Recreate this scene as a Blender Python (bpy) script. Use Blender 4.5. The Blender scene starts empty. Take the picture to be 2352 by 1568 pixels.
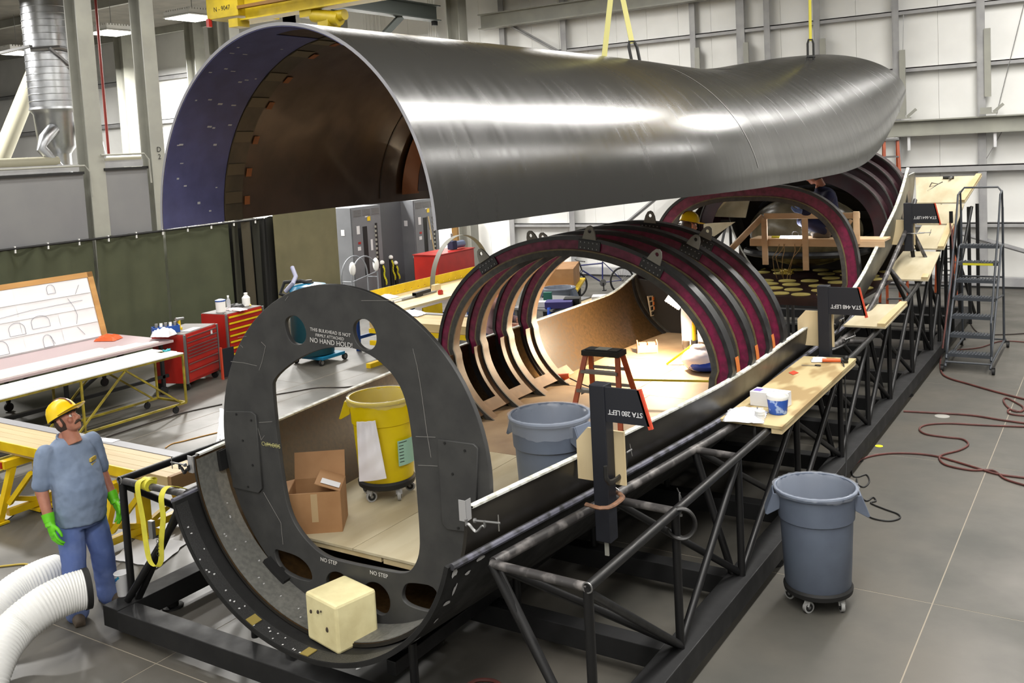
import bpy, bmesh, math, random
from mathutils import Vector, Matrix
random.seed(7)
scn = bpy.context.scene
COL = scn.collection
# ------------------------------------------------------------------ camera
F_PX, PX0, PY0 = 2210.0, 1176.0, 518.0
YAW, PITCH, ROLL, CAMH = -.5732, .0816, -.0532, 3.75
_f = Vector((math.sin(YAW)*math.cos(PITCH), math.cos(YAW)*math.cos(PITCH), -math.sin(PITCH)))
_r = _f.cross(Vector((0, 0, 1))).normalized(); _u = _r.cross(_f)
RR = _r*math.cos(ROLL)+_u*math.sin(ROLL)
UU = -_r*math.sin(ROLL)+_u*math.cos(ROLL)
CC = Vector((0, 0, CAMH))
cd = bpy.data.cameras.new('camera'); cam = bpy.data.objects.new('camera', cd); COL.objects.link(cam)
cd.sensor_width = 36; cd.lens = 36*F_PX/2352; cd.shift_y = -266/2352; cd.clip_end = 200; cd.clip_start = .05
m = Matrix((RR, UU, -_f)).transposed().to_4x4(); m.translation = CC
cam.matrix_world = m
scn.camera = cam
# ------------------------------------------------------------------ world and exposure
wd = bpy.data.worlds.new('world'); scn.world = wd; wd.use_nodes = True
wd.node_tree.nodes['Background'].inputs[0].default_value = (1.0, .98, .95, 1)
wd.node_tree.nodes['Background'].inputs[1].default_value = .04
scn.view_settings.view_transform = 'Standard'; scn.view_settings.look = 'None'
scn.view_settings.gamma = 1; scn.view_settings.use_curve_mapping = False
scn.view_settings.exposure = 0.0
LIGHT = 215.0        # base watts of the ceiling lamps, unseen strips included
# ------------------------------------------------------------------ helpers
def ray(x, y): return _f + RR*((x-PX0)/F_PX) - UU*((y-PY0)/F_PX)
def GZ(x, y, z=0.0): d = ray(x, y); return CC + d*((z-CC.z)/d.z)
def GX(x, y, X): d = ray(x, y); return CC + d*((X-CC.x)/d.x)
def GY(x, y, Y): d = ray(x, y); return CC + d*((Y-CC.y)/d.y)
def lerp(a, b, t): return a+(b-a)*t
def table(tb):
    def f(x):
        if x <= tb[0][0]: return tb[0][1]
        if x >= tb[-1][0]: return tb[-1][1]
        for i in range(len(tb)-1):
            x0, y0 = tb[i]; x1, y1 = tb[i+1]
            if x <= x1:
                def sl(j):
                    if j <= 0 or j >= len(tb)-1: j0 = max(0, j-1); j1 = min(len(tb)-1, j+1)
                    else: j0, j1 = j-1, j+1
                    return (tb[j1][1]-tb[j0][1])/(tb[j1][0]-tb[j0][0])
                h = x1-x0; t = (x-x0)/h
                return (2*t**3-3*t*t+1)*y0+(t**3-2*t*t+t)*h*sl(i)+(-2*t**3+3*t*t)*y1+(t**3-t*t)*h*sl(i+1)
    return f
def V(*a): return Vector(a)
class MB:
    def __init__(s, T=None): s.v = []; s.f = []; s.mi = []; s.T = T; s.cur = 0
    def add(s, vs, fs, mi=None):
        b = len(s.v)
        for p in vs:
            p = Vector(p); s.v.append(s.T @ p if s.T else p)
        for f in fs: s.f.append([b+i for i in f]); s.mi.append(s.cur if mi is None else mi)
        return s
    def box(s, c, d, R=None):
        c = Vector(c); vs = []
        for z in (-.5, .5):
            for y in (-.5, .5):
                for x in (-.5, .5):
                    p = Vector((x*d[0], y*d[1], z*d[2]))
                    vs.append(c + (R @ p if R else p))
        return s.add(vs, [(0, 2, 3, 1), (4, 5, 7, 6), (0, 1, 5, 4), (2, 6, 7, 3), (0, 4, 6, 2), (1, 3, 7, 5)])
    def beam(s, p0, p1, w, h, up=(0, 0, 1)):
        p0, p1 = Vector(p0), Vector(p1); d = (p1-p0).normalized(); u = Vector(up)
        a = d.cross(u)
        if a.length < 1e-4: a = d.cross(Vector((1, 0, 0)))
        a.normalize(); u = a.cross(d)
        vs = []
        for p in (p0, p1):
            for i, j in ((-1, -1), (1, -1), (1, 1), (-1, 1)): vs.append(p + a*(i*w/2) + u*(j*h/2))
        return s.add(vs, [(0, 1, 2, 3), (7, 6, 5, 4), (0, 4, 5, 1), (1, 5, 6, 2), (2, 6, 7, 3), (3, 7, 4, 0)])
    def cyl(s, p0, p1, r, r1=None, n=14, cap=True):
        return s.tube([p0, p1], [r, r if r1 is None else r1], n, cap=cap)
    def tube(s, pts, r, n=8, closed=False, cap=True, flat=None, up=None):
        pts = [Vector(p) for p in pts]; N = len(pts)
        rs = r if isinstance(r, (list, tuple)) else [r]*N
        tans = []
        for i in range(N):
            a = pts[(i-1) % N] if (closed or i > 0) else pts[i]
            b = pts[(i+1) % N] if (closed or i < N-1) else pts[i]
            t = b-a; tans.append(t.normalized() if t.length > 1e-9 else Vector((0, 0, 1)))
        ref = Vector(up) if up else (Vector((0, 0, 1)) if abs(tans[0].z) < .9 else Vector((1, 0, 0)))
        a = tans[0].cross(ref).normalized(); vs = []
        for i in range(N):
            t = tans[i]
            if up: a = t.cross(ref); 
            a = (a - t*a.dot(t))
            a = a.normalized() if a.length > 1e-6 else t.orthogonal().normalized()
            b = t.cross(a)
            k = flat if flat else 1.0
            for j in range(n):
                q = 2*math.pi*j/n
                vs.append(pts[i] + a*(math.cos(q)*rs[i]) + b*(math.sin(q)*rs[i]*k))
        fs = []
        for i in range(N if closed else N-1):
            for j in range(n):
                i2 = (i+1) % N
                fs.append((i*n+j, i*n+(j+1) % n, i2*n+(j+1) % n, i2*n+j))
        if cap and not closed:
            fs.append(tuple(range(n-1, -1, -1))); fs.append(tuple((N-1)*n+j for j in range(n)))
        return s.add(vs, fs)
    def lathe(s, prof, c=(0, 0, 0), n=28, capb=False, capt=False, sx=1, sy=1):
        c = Vector(c); vs = []
        for r, z in prof:
            for j in range(n):
                q = 2*math.pi*j/n; vs.append(c + Vector((r*sx*math.cos(q), r*sy*math.sin(q), z)))
        fs = []
        for i in range(len(prof)-1):
            for j in range(n): fs.append((i*n+j, i*n+(j+1) % n, (i+1)*n+(j+1) % n, (i+1)*n+j))
        if capb: fs.append(tuple(range(n-1, -1, -1)))
        if capt: fs.append(tuple((len(prof)-1)*n+j for j in range(n)))
        return s.add(vs, fs)
    def ball(s, c, r, nu=16, nv=10, sc=(1, 1, 1), R=None):
        vs = []; c = Vector(c)
        for i in range(nv+1):
            th = math.pi*i/nv
            for j in range(nu):
                q = 2*math.pi*j/nu
                p = Vector((r*sc[0]*math.sin(th)*math.cos(q), r*sc[1]*math.sin(th)*math.sin(q), r*sc[2]*math.cos(th)))
                vs.append(c + (R @ p if R else p))
        fs = []
        for i in range(nv):
            for j in range(nu): fs.append((i*nu+j, (i+1)*nu+j, (i+1)*nu+(j+1) % nu, i*nu+(j+1) % nu))
        return s.add(vs, fs)
    def grid(s, fn, nu, nv, mi=None):
        vs = [fn(i/nu, j/nv) for i in range(nu+1) for j in range(nv+1)]
        k = nv+1
        return s.add(vs, [(i*k+j, (i+1)*k+j, (i+1)*k+j+1, i*k+j+1) for i in range(nu) for j in range(nv)], mi)
    def prism(s, a, b):
        n = len(a)
        return s.add(list(a)+list(b), [tuple(range(n-1, -1, -1)), tuple(range(n, 2*n))] + [(i, (i+1) % n, n+(i+1) % n, n+i) for i in range(n)])
    def build(s, name, mat=None, root=None, smooth=40, bevel=0, solid=0, subsurf=0, fix=True, kind=None, label=None):
        off = root.matrix_world.translation if root else Vector((0, 0, 0))
        # origin: root origin for parts, base centre for single-mesh things
        o0 = off
        if root is None:
            xs = [p.x for p in s.v]; ys = [p.y for p in s.v]; zs = [p.z for p in s.v]
            o0 = Vector(((min(xs)+max(xs))/2, (min(ys)+max(ys))/2, min(zs)))
        me = bpy.data.meshes.new(name)
        me.from_pydata([tuple(p-o0) for p in s.v], [], s.f)
        mats = mat if isinstance(mat, (list, tuple)) else [mat]
        for mm in mats: me.materials.append(mm)
        if len(mats) > 1: me.polygons.foreach_set('material_index', s.mi)
        if fix:
            bm = bmesh.new(); bm.from_mesh(me); bmesh.ops.remove_doubles(bm, verts=bm.verts, dist=1e-5)
            bmesh.ops.recalc_face_normals(bm, faces=bm.faces); bm.to_mesh(me); bm.free()
        if smooth:
            me.polygons.foreach_set('use_smooth', [True]*len(me.polygons))
            me.set_sharp_from_angle(angle=math.radians(smooth))
        o = bpy.data.objects.new(name, me); COL.objects.link(o)
        if root:
            o.parent = root; p = root; wl = Vector((0, 0, 0))
            if root.type == 'MESH' and root.parent is None: pass
        else: o.location = o0
        if solid:
            md = o.modifiers.new('solid', 'SOLIDIFY'); md.thickness = solid; md.offset = 0
            es = o.modifiers.new('split', 'EDGE_SPLIT'); es.split_angle = .7; es.use_edge_sharp = False
        if subsurf:
            md = o.modifiers.new('sub', 'SUBSURF'); md.levels = subsurf; md.render_levels = subsurf
        if bevel:
            md = o.modifiers.new('bevel', 'BEVEL'); md.width = bevel; md.segments = 2; md.limit_method = 'ANGLE'; md.angle_limit = .7
        if kind: o['kind'] = kind
        if label: o['label'] = label
        return o
def sub(root, mb, name, mat, **k):      # part of a part: root may be a mesh part that has its own parent
    o = mb.build(name, mat, None, **k)
    w = o.location.copy()
    top = root.parent if root.parent else root
    o.data.transform(Matrix.Translation(w - WORLD(root))); o.location = (0, 0, 0)
    o.parent = root
    return o
def WORLD(o):
    v = o.location.copy()
    while o.parent: o = o.parent; v += o.location
    return v
def tag(o, label, cat, group=None):
    o['label'] = label; o['category'] = cat
    if group: o['group'] = group
    return o
def thing(name, label, cat, loc=(0, 0, 0), group=None):
    o = bpy.data.objects.new(name, None); COL.objects.link(o); o.location = loc; o.empty_display_size = .1
    o.matrix_world = Matrix.Translation(Vector(loc))
    return tag(o, label, cat, group)
def struct(o): o['kind'] = 'structure'; return o
def copy_tree(o, parent=None):
    c = o.copy(); COL.objects.link(c); c.parent = parent
    for ch in [q for q in bpy.data.objects if q.parent == o]: copy_tree(ch, c)
    return c
TMP = bpy.data.scenes.new('tmp')
def eval_mesh(to):
    TMP.collection.objects.link(to); vl = TMP.view_layers[0]; vl.update()
    me = bpy.data.meshes.new_from_object(to.evaluated_get(vl.depsgraph)); return me
def text_mesh(body, size, mat, M4, name, root=None, extr=.0008, align='CENTER', spacing=1.0, kind=None):
    cu = bpy.data.curves.new('t', 'FONT'); cu.body = body; cu.size = size; cu.align_x = align; cu.align_y = 'CENTER'
    cu.extrude = extr; cu.space_character = spacing; cu.resolution_u = 3
    to = bpy.data.objects.new('t', cu); me = eval_mesh(to)
    bpy.data.objects.remove(to); bpy.data.curves.remove(cu)
    off = WORLD(root) if root else Vector((0, 0, 0))
    me.transform(Matrix.Translation(-off) @ M4)
    me.materials.clear(); me.materials.append(mat); me.name = name
    o = bpy.data.objects.new(name, me); COL.objects.link(o)
    if root: o.parent = root
    return o
def plate(outline, holes, th, M4, mat, name, root=None, bevel=.004):
    cu = bpy.data.curves.new('p', 'CURVE'); cu.dimensions = '2D'; cu.fill_mode = 'BOTH'; cu.extrude = th/2; cu.bevel_depth = bevel; cu.bevel_resolution = 1
    cu.offset = -bevel
    for pl in [outline]+holes:
        sp = cu.splines.new('POLY'); sp.points.add(len(pl)-1); sp.use_cyclic_u = True
        for p, q in zip(sp.points, pl): p.co = (q[0], q[1], 0, 1)
    to = bpy.data.objects.new('p', cu); me = eval_mesh(to)
    bpy.data.objects.remove(to); bpy.data.curves.remove(cu)
    off = WORLD(root) if root else Vector((0, 0, 0))
    me.transform(Matrix.Translation(-off) @ M4)
    me.materials.clear(); me.materials.append(mat); me.name = name
    o = bpy.data.objects.new(name, me); COL.objects.link(o)
    if root: o.parent = root
    return o
def frame(o, x, y, z=None):
    x = Vector(x).normalized(); y = Vector(y); z = Vector(z) if z else x.cross(y)
    z.normalize(); y = z.cross(x)
    m = Matrix((x, y, z)).transposed().to_4x4(); m.translation = Vector(o); return m
def rz(a): return Matrix.Rotation(a, 3, 'Z')
def srgb(r, g, b):
    def c(v): v /= 255; return v/12.92 if v <= .04045 else ((v+.055)/1.055)**2.4
    return (c(r), c(g), c(b), 1)
def M(name, col, rough=.5, metal=0, col2=None, scale=6, detail=5, stretch=(1, 1, 1), bump=0, bscale=60, spec=.5, lo=.35, hi=.65, r2=None, coat=0, emit=0, alpha=1, trans=0, aniso=0, coord='Object', rot=(0, 0, 0)):
    mt = bpy.data.materials.new(name); mt.use_nodes = True; nt = mt.node_tree; N = nt.nodes; L = nt.links
    b = N['Principled BSDF']
    c1 = srgb(*col)
    b.inputs['Base Color'].default_value = c1; b.inputs['Roughness'].default_value = rough; b.inputs['Metallic'].default_value = metal
    b.inputs['Specular IOR Level'].default_value = spec
    if coat: b.inputs['Coat Weight'].default_value = coat; b.inputs['Coat Roughness'].default_value = .15
    if emit: b.inputs['Emission Color'].default_value = c1; b.inputs['Emission Strength'].default_value = emit
    if trans: b.inputs['Transmission Weight'].default_value = trans
    if aniso: b.inputs['Anisotropic'].default_value = aniso
    if alpha < 1: b.inputs['Alpha'].default_value = alpha
    if col2 or bump or r2 is not None:
        tc = N.new('ShaderNodeTexCoord'); mp = N.new('ShaderNodeMapping'); mp.inputs['Scale'].default_value = stretch; mp.inputs['Rotation'].default_value = rot
        L.new(tc.outputs[coord], mp.inputs[0])
    if col2 or r2 is not None:
        nz = N.new('ShaderNodeTexNoise'); nz.inputs['Scale'].default_value = scale; nz.inputs['Detail'].default_value = detail
        L.new(mp.outputs[0], nz.inputs['Vector'])
        mr = N.new('ShaderNodeMapRange'); mr.inputs[1].default_value = lo; mr.inputs[2].default_value = hi
        L.new(nz.outputs['Fac'], mr.inputs[0])
        if col2:
            mx = N.new('ShaderNodeMix'); mx.data_type = 'RGBA'
            mx.inputs['A'].default_value = c1; mx.inputs['B'].default_value = srgb(*col2)
            L.new(mr.outputs[0], mx.inputs['Factor']); L.new(mx.outputs['Result'], b.inputs['Base Color'])
        if r2 is not None:
            m2 = N.new('ShaderNodeMapRange'); m2.inputs[1].default_value = lo; m2.inputs[2].default_value = hi; m2.inputs[3].default_value = rough; m2.inputs[4].default_value = r2
            L.new(nz.outputs['Fac'], m2.inputs[0]); L.new(m2.outputs[0], b.inputs['Roughness'])
    if bump:
        n2 = N.new('ShaderNodeTexNoise'); n2.inputs['Scale'].default_value = bscale; n2.inputs['Detail'].default_value = 3
        L.new(mp.outputs[0], n2.inputs['Vector'])
        bp = N.new('ShaderNodeBump'); bp.inputs['Strength'].default_value = bump; bp.inputs['Distance'].default_value = .01
        L.new(n2.outputs['Fac'], bp.inputs['Height']); L.new(bp.outputs[0], b.inputs['Normal'])
    return mt
# ------------------------------------------------------------------ materials
m_conc = M('concrete', (93, 89, 82), .34, col2=(68, 67, 62), scale=1.1, detail=10, r2=.55, bump=.04, bscale=14, lo=.3, hi=.7)
m_joint = M('joint_filler', (140, 132, 118), .8)
m_wallw = M('white_wall', (240, 240, 237), .5, col2=(232, 232, 229), scale=1.2)
m_seam = M('wall_seam', (150, 150, 148), .7)
m_girt = M('galvanised_girt', (168, 168, 168), .5, col2=(150, 150, 152), scale=3)
m_ceil = M('roof_deck', (120, 116, 106), .8, col2=(104, 100, 92), scale=2)
m_ltgrey = M('light_grey_paint', (158, 158, 148), .5, col2=(146, 146, 138), scale=2)
m_dkgreen = M('dark_green_paint', (74, 80, 76), .5)
m_yellow = M('yellow_paint', (226, 192, 12), .42, col2=(208, 172, 6), scale=5)
m_ycrane = M('crane_yellow', (190, 165, 20), .5, col2=(170, 148, 20), scale=4)
m_black = M('black_paint', (34, 34, 35), .42, col2=(24, 24, 25), scale=5, r2=.55)
m_blackm = M('matte_black', (20, 20, 20), .6)
m_beam = M('black_base_paint', (30, 30, 31), .55, col2=(22, 22, 23), scale=4, r2=.7, spec=.35)
m_tube = M('black_tube_paint', (22, 22, 23), .36, col2=(17, 17, 18), scale=7, r2=.5, spec=.4)
m_rub = M('rubber', (22, 22, 22), .7)
m_steel = M('bright_steel', (190, 190, 190), .3, metal=1)
m_galv = M('galvanised_duct', (196, 198, 200), .28, metal=1, col2=(176, 178, 182), scale=4, r2=.4)
m_zinc = M('dull_steel', (140, 140, 140), .45, metal=.8)
m_white = M('white_plastic', (235, 235, 232), .5)
m_paper = M('paper', (216, 216, 218), .8)
m_chalk = M('chalk', (205, 203, 200), .9)
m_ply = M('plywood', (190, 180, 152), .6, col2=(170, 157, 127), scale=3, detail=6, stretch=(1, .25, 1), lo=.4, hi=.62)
m_plygrain = M('plywood_grain', (188, 170, 126), .6, col2=(154, 130, 88), scale=4, detail=2, stretch=(1, .35, 1), lo=.46, hi=.54)
m_pine = M('pine_lumber', (206, 188, 148), .6, col2=(186, 164, 120), scale=5, stretch=(1, .15, 1))
m_pinep = M('pale_wood', (206, 176, 140), .6, col2=(184, 150, 112), scale=5, stretch=(.15, 1, 1))
m_oak = M('oak_frame', (188, 142, 80), .5, col2=(164, 118, 60), scale=6, stretch=(.15, .15, 1))
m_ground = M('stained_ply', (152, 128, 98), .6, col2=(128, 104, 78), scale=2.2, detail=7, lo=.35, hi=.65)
m_orange = M('orange_fibreglass', (176, 82, 40), .45, col2=(154, 66, 30), scale=5)
m_otape = M('orange_tape', (190, 104, 40), .6)
m_red = M('red_paint', (172, 34, 24), .35, col2=(156, 28, 20), scale=3)
m_bingrey = M('grey_plastic', (98, 108, 124), .5, col2=(88, 96, 112), scale=3, r2=.6)
m_biny = M('yellow_plastic', (226, 200, 0), .4, col2=(214, 188, 0), scale=3)
m_card = M('cardboard', (164, 124, 84), .75, col2=(150, 110, 72), scale=4)
m_green = M('green_canvas', (72, 76, 54), .8, col2=(62, 66, 46), scale=1.5, bump=.15, bscale=5)
m_olive = M('olive_canvas', (110, 104, 76), .8, col2=(98, 94, 68), scale=1.5)
m_gpanel = M('grey_panel', (126, 126, 126), .7, col2=(118, 118, 120), scale=1)
m_cabin = M('switchgear_grey', (116, 118, 122), .5, col2=(108, 110, 114), scale=2)
m_blue = M('blue_plastic', (30, 74, 150), .4)
m_teal = M('teal_paint', (10, 104, 140), .35)
m_navy = M('navy_cloth', (24, 30, 60), .8)
m_hosew = M('white_duct', (232, 232, 230), .55)
m_rubberred = M('red_hose', (96, 50, 44), .6, col2=(74, 40, 36), scale=8)
m_dkcord = M('dark_cord', (48, 40, 36), .6)
m_ycord = M('yellow_cord', (196, 170, 70), .5)
m_lamp = M('lamp_diffuser', (255, 252, 242), .5, emit=9)
m_glass = M('clear_plastic', (235, 238, 245), .12, alpha=.28, spec=.6)
m_film = M('clear_film', (215, 222, 235), .2, alpha=.16, spec=.7)
# ------------------------------------------------------------------ ceiling lamps (unseen strip rows over the main bay, stretched for the shell's highlight)
CEIL = 8.72
def area(x, y, z, sx, sy, w, col=(1, .975, .93), rot=None):
    l = bpy.data.lights.new('ceiling_lamp', 'AREA'); l.shape = 'RECTANGLE'; l.size = sx; l.size_y = sy; l.energy = w; l.color = col
    o = bpy.data.objects.new('ceiling_lamp', l); COL.objects.link(o); o.location = (x, y, z)
    if rot: o.rotation_euler = rot
    return o
for lx, lk in ((-14.5, .55), (-10.5, .85), (-1.2, 1.6), (3.2, .75)):
    for ly in (-4, 0, 4, 8, 12, 16, 20): area(lx, ly, 7.9, .8, 3.4, LIGHT*lk)
for lx, ly in ((-20.5, 17), (-24.05, 17.1), (-29.6, 17.6), (-20.5, 21), (-24, 21), (-29, 21), (-22, 10)): area(lx, ly, 7.4, .9, .9, LIGHT*5)  # side bay lamps; those without a fixture are added to brighten the left wall
# ------------------------------------------------------------------ floor
mb = MB(); mb.box((-18, 9, -.0515), (62, 33.5, .1)); floor = struct(mb.build('floor', m_joint))
xs = [-1.31+4.9*k for k in range(-9, 3)]; xs = [-49.0]+[x for x in xs if -48.5 < x < 9]+[10.5]
ys = [-7.5]+[4.33+3.5*k for k in range(-3, 6)]+[24.1]
g = .005
for i in range(len(xs)-1):
    for j in range(len(ys)-1):
        mb = MB(); mb.box(((xs[i]+xs[i+1])/2, (ys[j]+ys[j+1])/2, -.00075), (xs[i+1]-xs[i]-2*g, ys[j+1]-ys[j]-2*g, .0015))
        o = mb.build('slab', m_conc, None, smooth=0, fix=False); w = o.location.copy()
        o.data.transform(Matrix.Translation(w-floor.location)); o.location = (0, 0, 0); o.parent = floor
# narrow saw cut west of the slab joint
mb = MB(); mb.box((-11.62, 8.5, .0012), (.008, 11, .002)); sub(floor, mb, 'saw_cut', m_joint)
# ------------------------------------------------------------------ walls and ceiling
WY = 24.1
mb = MB(); mb.box((-18, WY+.2, 4.4), (62, .2, 9)); wall = struct(mb.build('wall_back', m_seam))
px = 2.6
for k in range(-24, 8):
    x0 = -2.35+.905*k
    mb = MB(); mb.box((x0, WY+.08, 4.36), (.899, .05, CEIL)); sub(wall, mb, 'wall_panel', m_wallw, smooth=0)
mb = MB(); mb.box((-36.4, WY+.08, 4.36), (25, .05, CEIL)); sub(wall, mb, 'wall_panel', m_wallw, smooth=0)
def girt(z, h, d, x0, x1, mat=m_girt, nm='girt'):
    mb = MB(); mb.box(((x0+x1)/2, WY-d/2+.05, z+h*.5-.012), (x1-x0, d, .024)); mb.box(((x0+x1)/2, WY-d+.06, z), (x1-x0, .02, h))
    sub(wall, mb, nm, mat, smooth=0)
girt(6.36, .10, .2, -15.5, 8); girt(5.04, .10, .2, -15.5, 8); girt(2.72, .14, .24, -15.5, 8); girt(1.43, .10, .2, -15.5, 8)
girt(7.05, .16, .2, -48, -18); girt(5.42, .16, .2, -48, -18); girt(3.9, .1, .15, -48, -18); girt(3.55, .06, .15, -48, -18)
mb = MB(); mb.box((-4, WY-.12, .12), (40, .2, .24)); sub(wall, mb, 'base_channel', m_girt, smooth=0)
mb = MB(); mb.box((-4, WY-.18, .02), (40, .1, .05)); sub(wall, mb, 'floor_gap', m_blackm, smooth=0)
mb = MB(); mb.box((-4, WY-.25, 3.86), (24, .3, .03)); mb.box((-4, WY-.25, 3.68), (24, .03, .34)); mb.box((-4, WY-.3, 3.52), (24, .26, .03)); sub(wall, mb, 'runway_rail', m_ltgrey, smooth=0)
for x, w in ((-15.45, .16), (-13.4, .16), (-9.56, .14), (-8.28, .2), (-7.6, .14), (-6.38, .14), (-4.58, .14), (-2.79, .16), (.5, .16)):
    mb = MB(); mb.box((x-w/2, WY-.05, 4.36), (.02, .24, CEIL)); mb.box((x, WY-.16, 4.36), (w, .02, CEIL)); sub(wall, mb, 'stud', m_girt, smooth=0)
for x, z in ((-4.5, 4.75), (-2.72, 5.05), (-6.3, 5.2), (-8.2, 5.3), (-9.5, 5.3)):
    mb = MB(); mb.box((x+.06, WY-.2, z), (.13, .05, 1.5)); sub(wall, mb, 'splice_plate', m_ltgrey, smooth=0)
for a, b in (((-3.3, WY-.2, 1.25), (.9, WY-.2, -.05)), ((-6.9, WY-.2, 1.4), (-3.6, WY-.2, .1)), ((-15.2, WY-.2, 7.3), (-13.5, WY-.2, 6.3)), ((-12.5, WY-.2, .9), (-9.5, WY-.2, 3.1))):
    mb = MB(); mb.beam(a, b, .02, .11, up=(0, 1, 0)); mb.beam(Vector(a)+V(0, .05, 0), Vector(b)+V(0, .05, 0), .1, .02, up=(0, 1, 0)); sub(wall, mb, 'brace', m_girt, smooth=0)
for a, b in (((-1.9, WY-.15, 6.4), (-2.5, WY-.15, 3.9)), ((-2.4, WY-.15, 3.5), (-3.1, WY-.15, 2.2)), ((-4.4, WY-.15, 6.3), (-4.45, WY-.15, 5.1))):
    mb = MB(); mb.cyl(a, b, .008, n=6); sub(wall, mb, 'wire', m_zinc)
for x in (-4.42, -2.63):
    mb = MB(); mb.box((x, WY-.42, 3.93), (.36, .12, .03)); mb.box((x-.05, WY-.42, 4.0), (.22, .1, .12)); mb.beam((x+.1, WY-.42, 3.95), (x+.3, WY-.42, 4.12), .03, .06); sub(wall, mb, 'rail_bracket', m_ltgrey, smooth=0)
    mb = MB(); mb.box((x+.12, WY-.35, 3.35), (.06, .04, .34)); sub(wall, mb, 'reflector_tag', m_paper, smooth=0)
mb = MB(); mb.box((-18, 9, CEIL+.1), (62, 33.5, .2)); ceil_ = struct(mb.build('ceiling', m_ceil))
for y in (3, 8, 13, 18, 23):
    mb = MB(); mb.box((-18, y, CEIL-.12), (61, .12, .24)); sub(ceil_, mb, 'purlin', m_ltgrey, smooth=0)
mb = MB(); mb.box((10.4, 8.3, 4.36), (.2, 32, CEIL)); struct(mb.build('wall_right', m_gpanel))
mb = MB(); mb.box((-18, -7.4, 4.36), (62, .2, CEIL)); struct(mb.build('wall_front', m_wallw))
# ------------------------------------------------------------------ visible light fixtures of the side bay
for n, (x, y, lb) in enumerate(((-20.5, 17.0, 'square high bay light nearest the yellow crane beam'), (-24.05, 17.1, 'square high bay light between the two grey columns'),
        (-29.55, 17.55, 'square high bay light left of the silver duct'), (-24.3, 13.2, 'bright square high bay light in the top left corner'))):
    t = thing('ceiling_light', lb, 'light', (x, y, 7.5), 'square high bay lights')
    mb = MB(); mb.box((x, y, 7.62), (1.0, 1.0, .1)); mb.box((x, y, 7.54), (1.04, 1.04, .03)); mb.build('housing', m_white, t, smooth=0)
    mb = MB()
    for k in range(11):
        for s in (-1, 1): mb.box((x-.45+.09*k, y+s*.47, 7.69), (.05, .04, .05)); mb.box((x+s*.47, y-.45+.09*k, 7.69), (.04, .05, .05))
    mb.build('rib', m_white, t, smooth=0, kind='stuff')
    mb = MB(); mb.box((x, y, 7.515), (.96, .96, .02)); mb.build('diffuser', m_lamp, t, smooth=0)
    mb = MB(); mb.cyl((x, y, 7.67), (x, y, CEIL), .008, n=6); mb.build('hanger', m_zinc, t)
# ------------------------------------------------------------------ columns, runway, crane bridge
def hcol(x, y, s, z1, lb, nm='steel_column'):
    t = thing(nm, lb, 'column', (x, y, 0))
    for sx in (-1, 1):
        mb = MB(); mb.box((x+sx*s/2, y, z1/2), (.025, s, z1)); mb.build('flange', m_ltgrey, t, smooth=0)
    mb = MB(); mb.box((x, y, z1/2), (s, .02, z1)); mb.build('web', m_ltgrey, t, smooth=0)
    return t
c1 = hcol(-17.05, 11.42, .34, CEIL, 'pale grey steel column beside the silver duct')
c2 = hcol(-17.05, 12.85, .32, CEIL, 'pale grey steel column marked D 2')
p = GX(363, 352, -16.86)
text_mesh('D\n2', .15, m_blackm, frame((-16.86, p.y+.03, p.z), (0, 1, 0), (0, 0, 1)), 'lettering', c2)
hcol(-16.3, 22.9, .4, CEIL, 'dark corner column under the end of the runway beam')
hcol(-18.7, 20.6, .3, CEIL, 'steel column behind the hanging shell, at the runway brace')
hcol(-17.4, GX(527, 80, -17.4).y, .3, CEIL, 'pale steel column rising behind the yellow crane end truck')
# crane runway (dark green beam along the columns)
t = thing('runway_beam', 'dark green steel runway beam ending above the hanging shell', 'beam', (-16.5, 17, 7.3))
mb = MB(); mb.box((-16.5, 15.2, 7.80), (.34, 14, .03)); mb.box((-16.5, 15.2, 7.6), (.03, 14, .4)); mb.box((-16.5, 15.2, 7.40), (.34, 14, .03)); mb.build('girder', m_dkgreen, t, smooth=0)
mb = MB(); mb.beam((-16.5, 20.6, 7.38), (-16.9, 19.3, 6.2), .16, .16); mb.build('brace', m_dkgreen, t, smooth=0)
mb = MB(); mb.box((-16.5, 22.1, 7.33), (.1, .16, .12)); mb.build('end_stop', m_blackm, t, smooth=0)
for k in range(5):
    mb = MB(); a = GY(838+k*8, 25, 23.9); mb.cyl(V(a.x, 23.9, CEIL), V(a.x, 23.9, 5.2), .03, n=8); tag(mb.build('conduit', m_white), ['leftmost','second','middle','fourth','rightmost'][k]+' of five pale vertical conduits on the back wall', 'conduit', 'conduits above the shell')
for k in range(4):
    mb = MB(); a = GY(972+k*5, 50, 23.9); mb.tube([V(a.x+.2, 23.9, CEIL), V(a.x+.2, 23.9, 6.95), V(a.x-.1, 23.9, 6.6), V(a.x-.1, 23.9, 5.4)], .03, n=8); tag(mb.build('conduit', m_white), ['leftmost','second','third','rightmost'][k]+' of four bent conduits left of the corner column', 'conduit', 'bent conduits')
t = thing('eave_beam', 'pale steel beam with bracket running under the roof above the white wall', 'beam', (-9, 23.7, 7.2))
mb = MB(); mb.box((-7.5, 23.7, 7.62), (17, .34, .03)); mb.box((-7.5, 23.7, 7.42), (17, .03, .4)); mb.box((-7.5, 23.7, 7.22), (17, .34, .03)); mb.build('girder', m_ltgrey, t, smooth=0)
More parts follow.
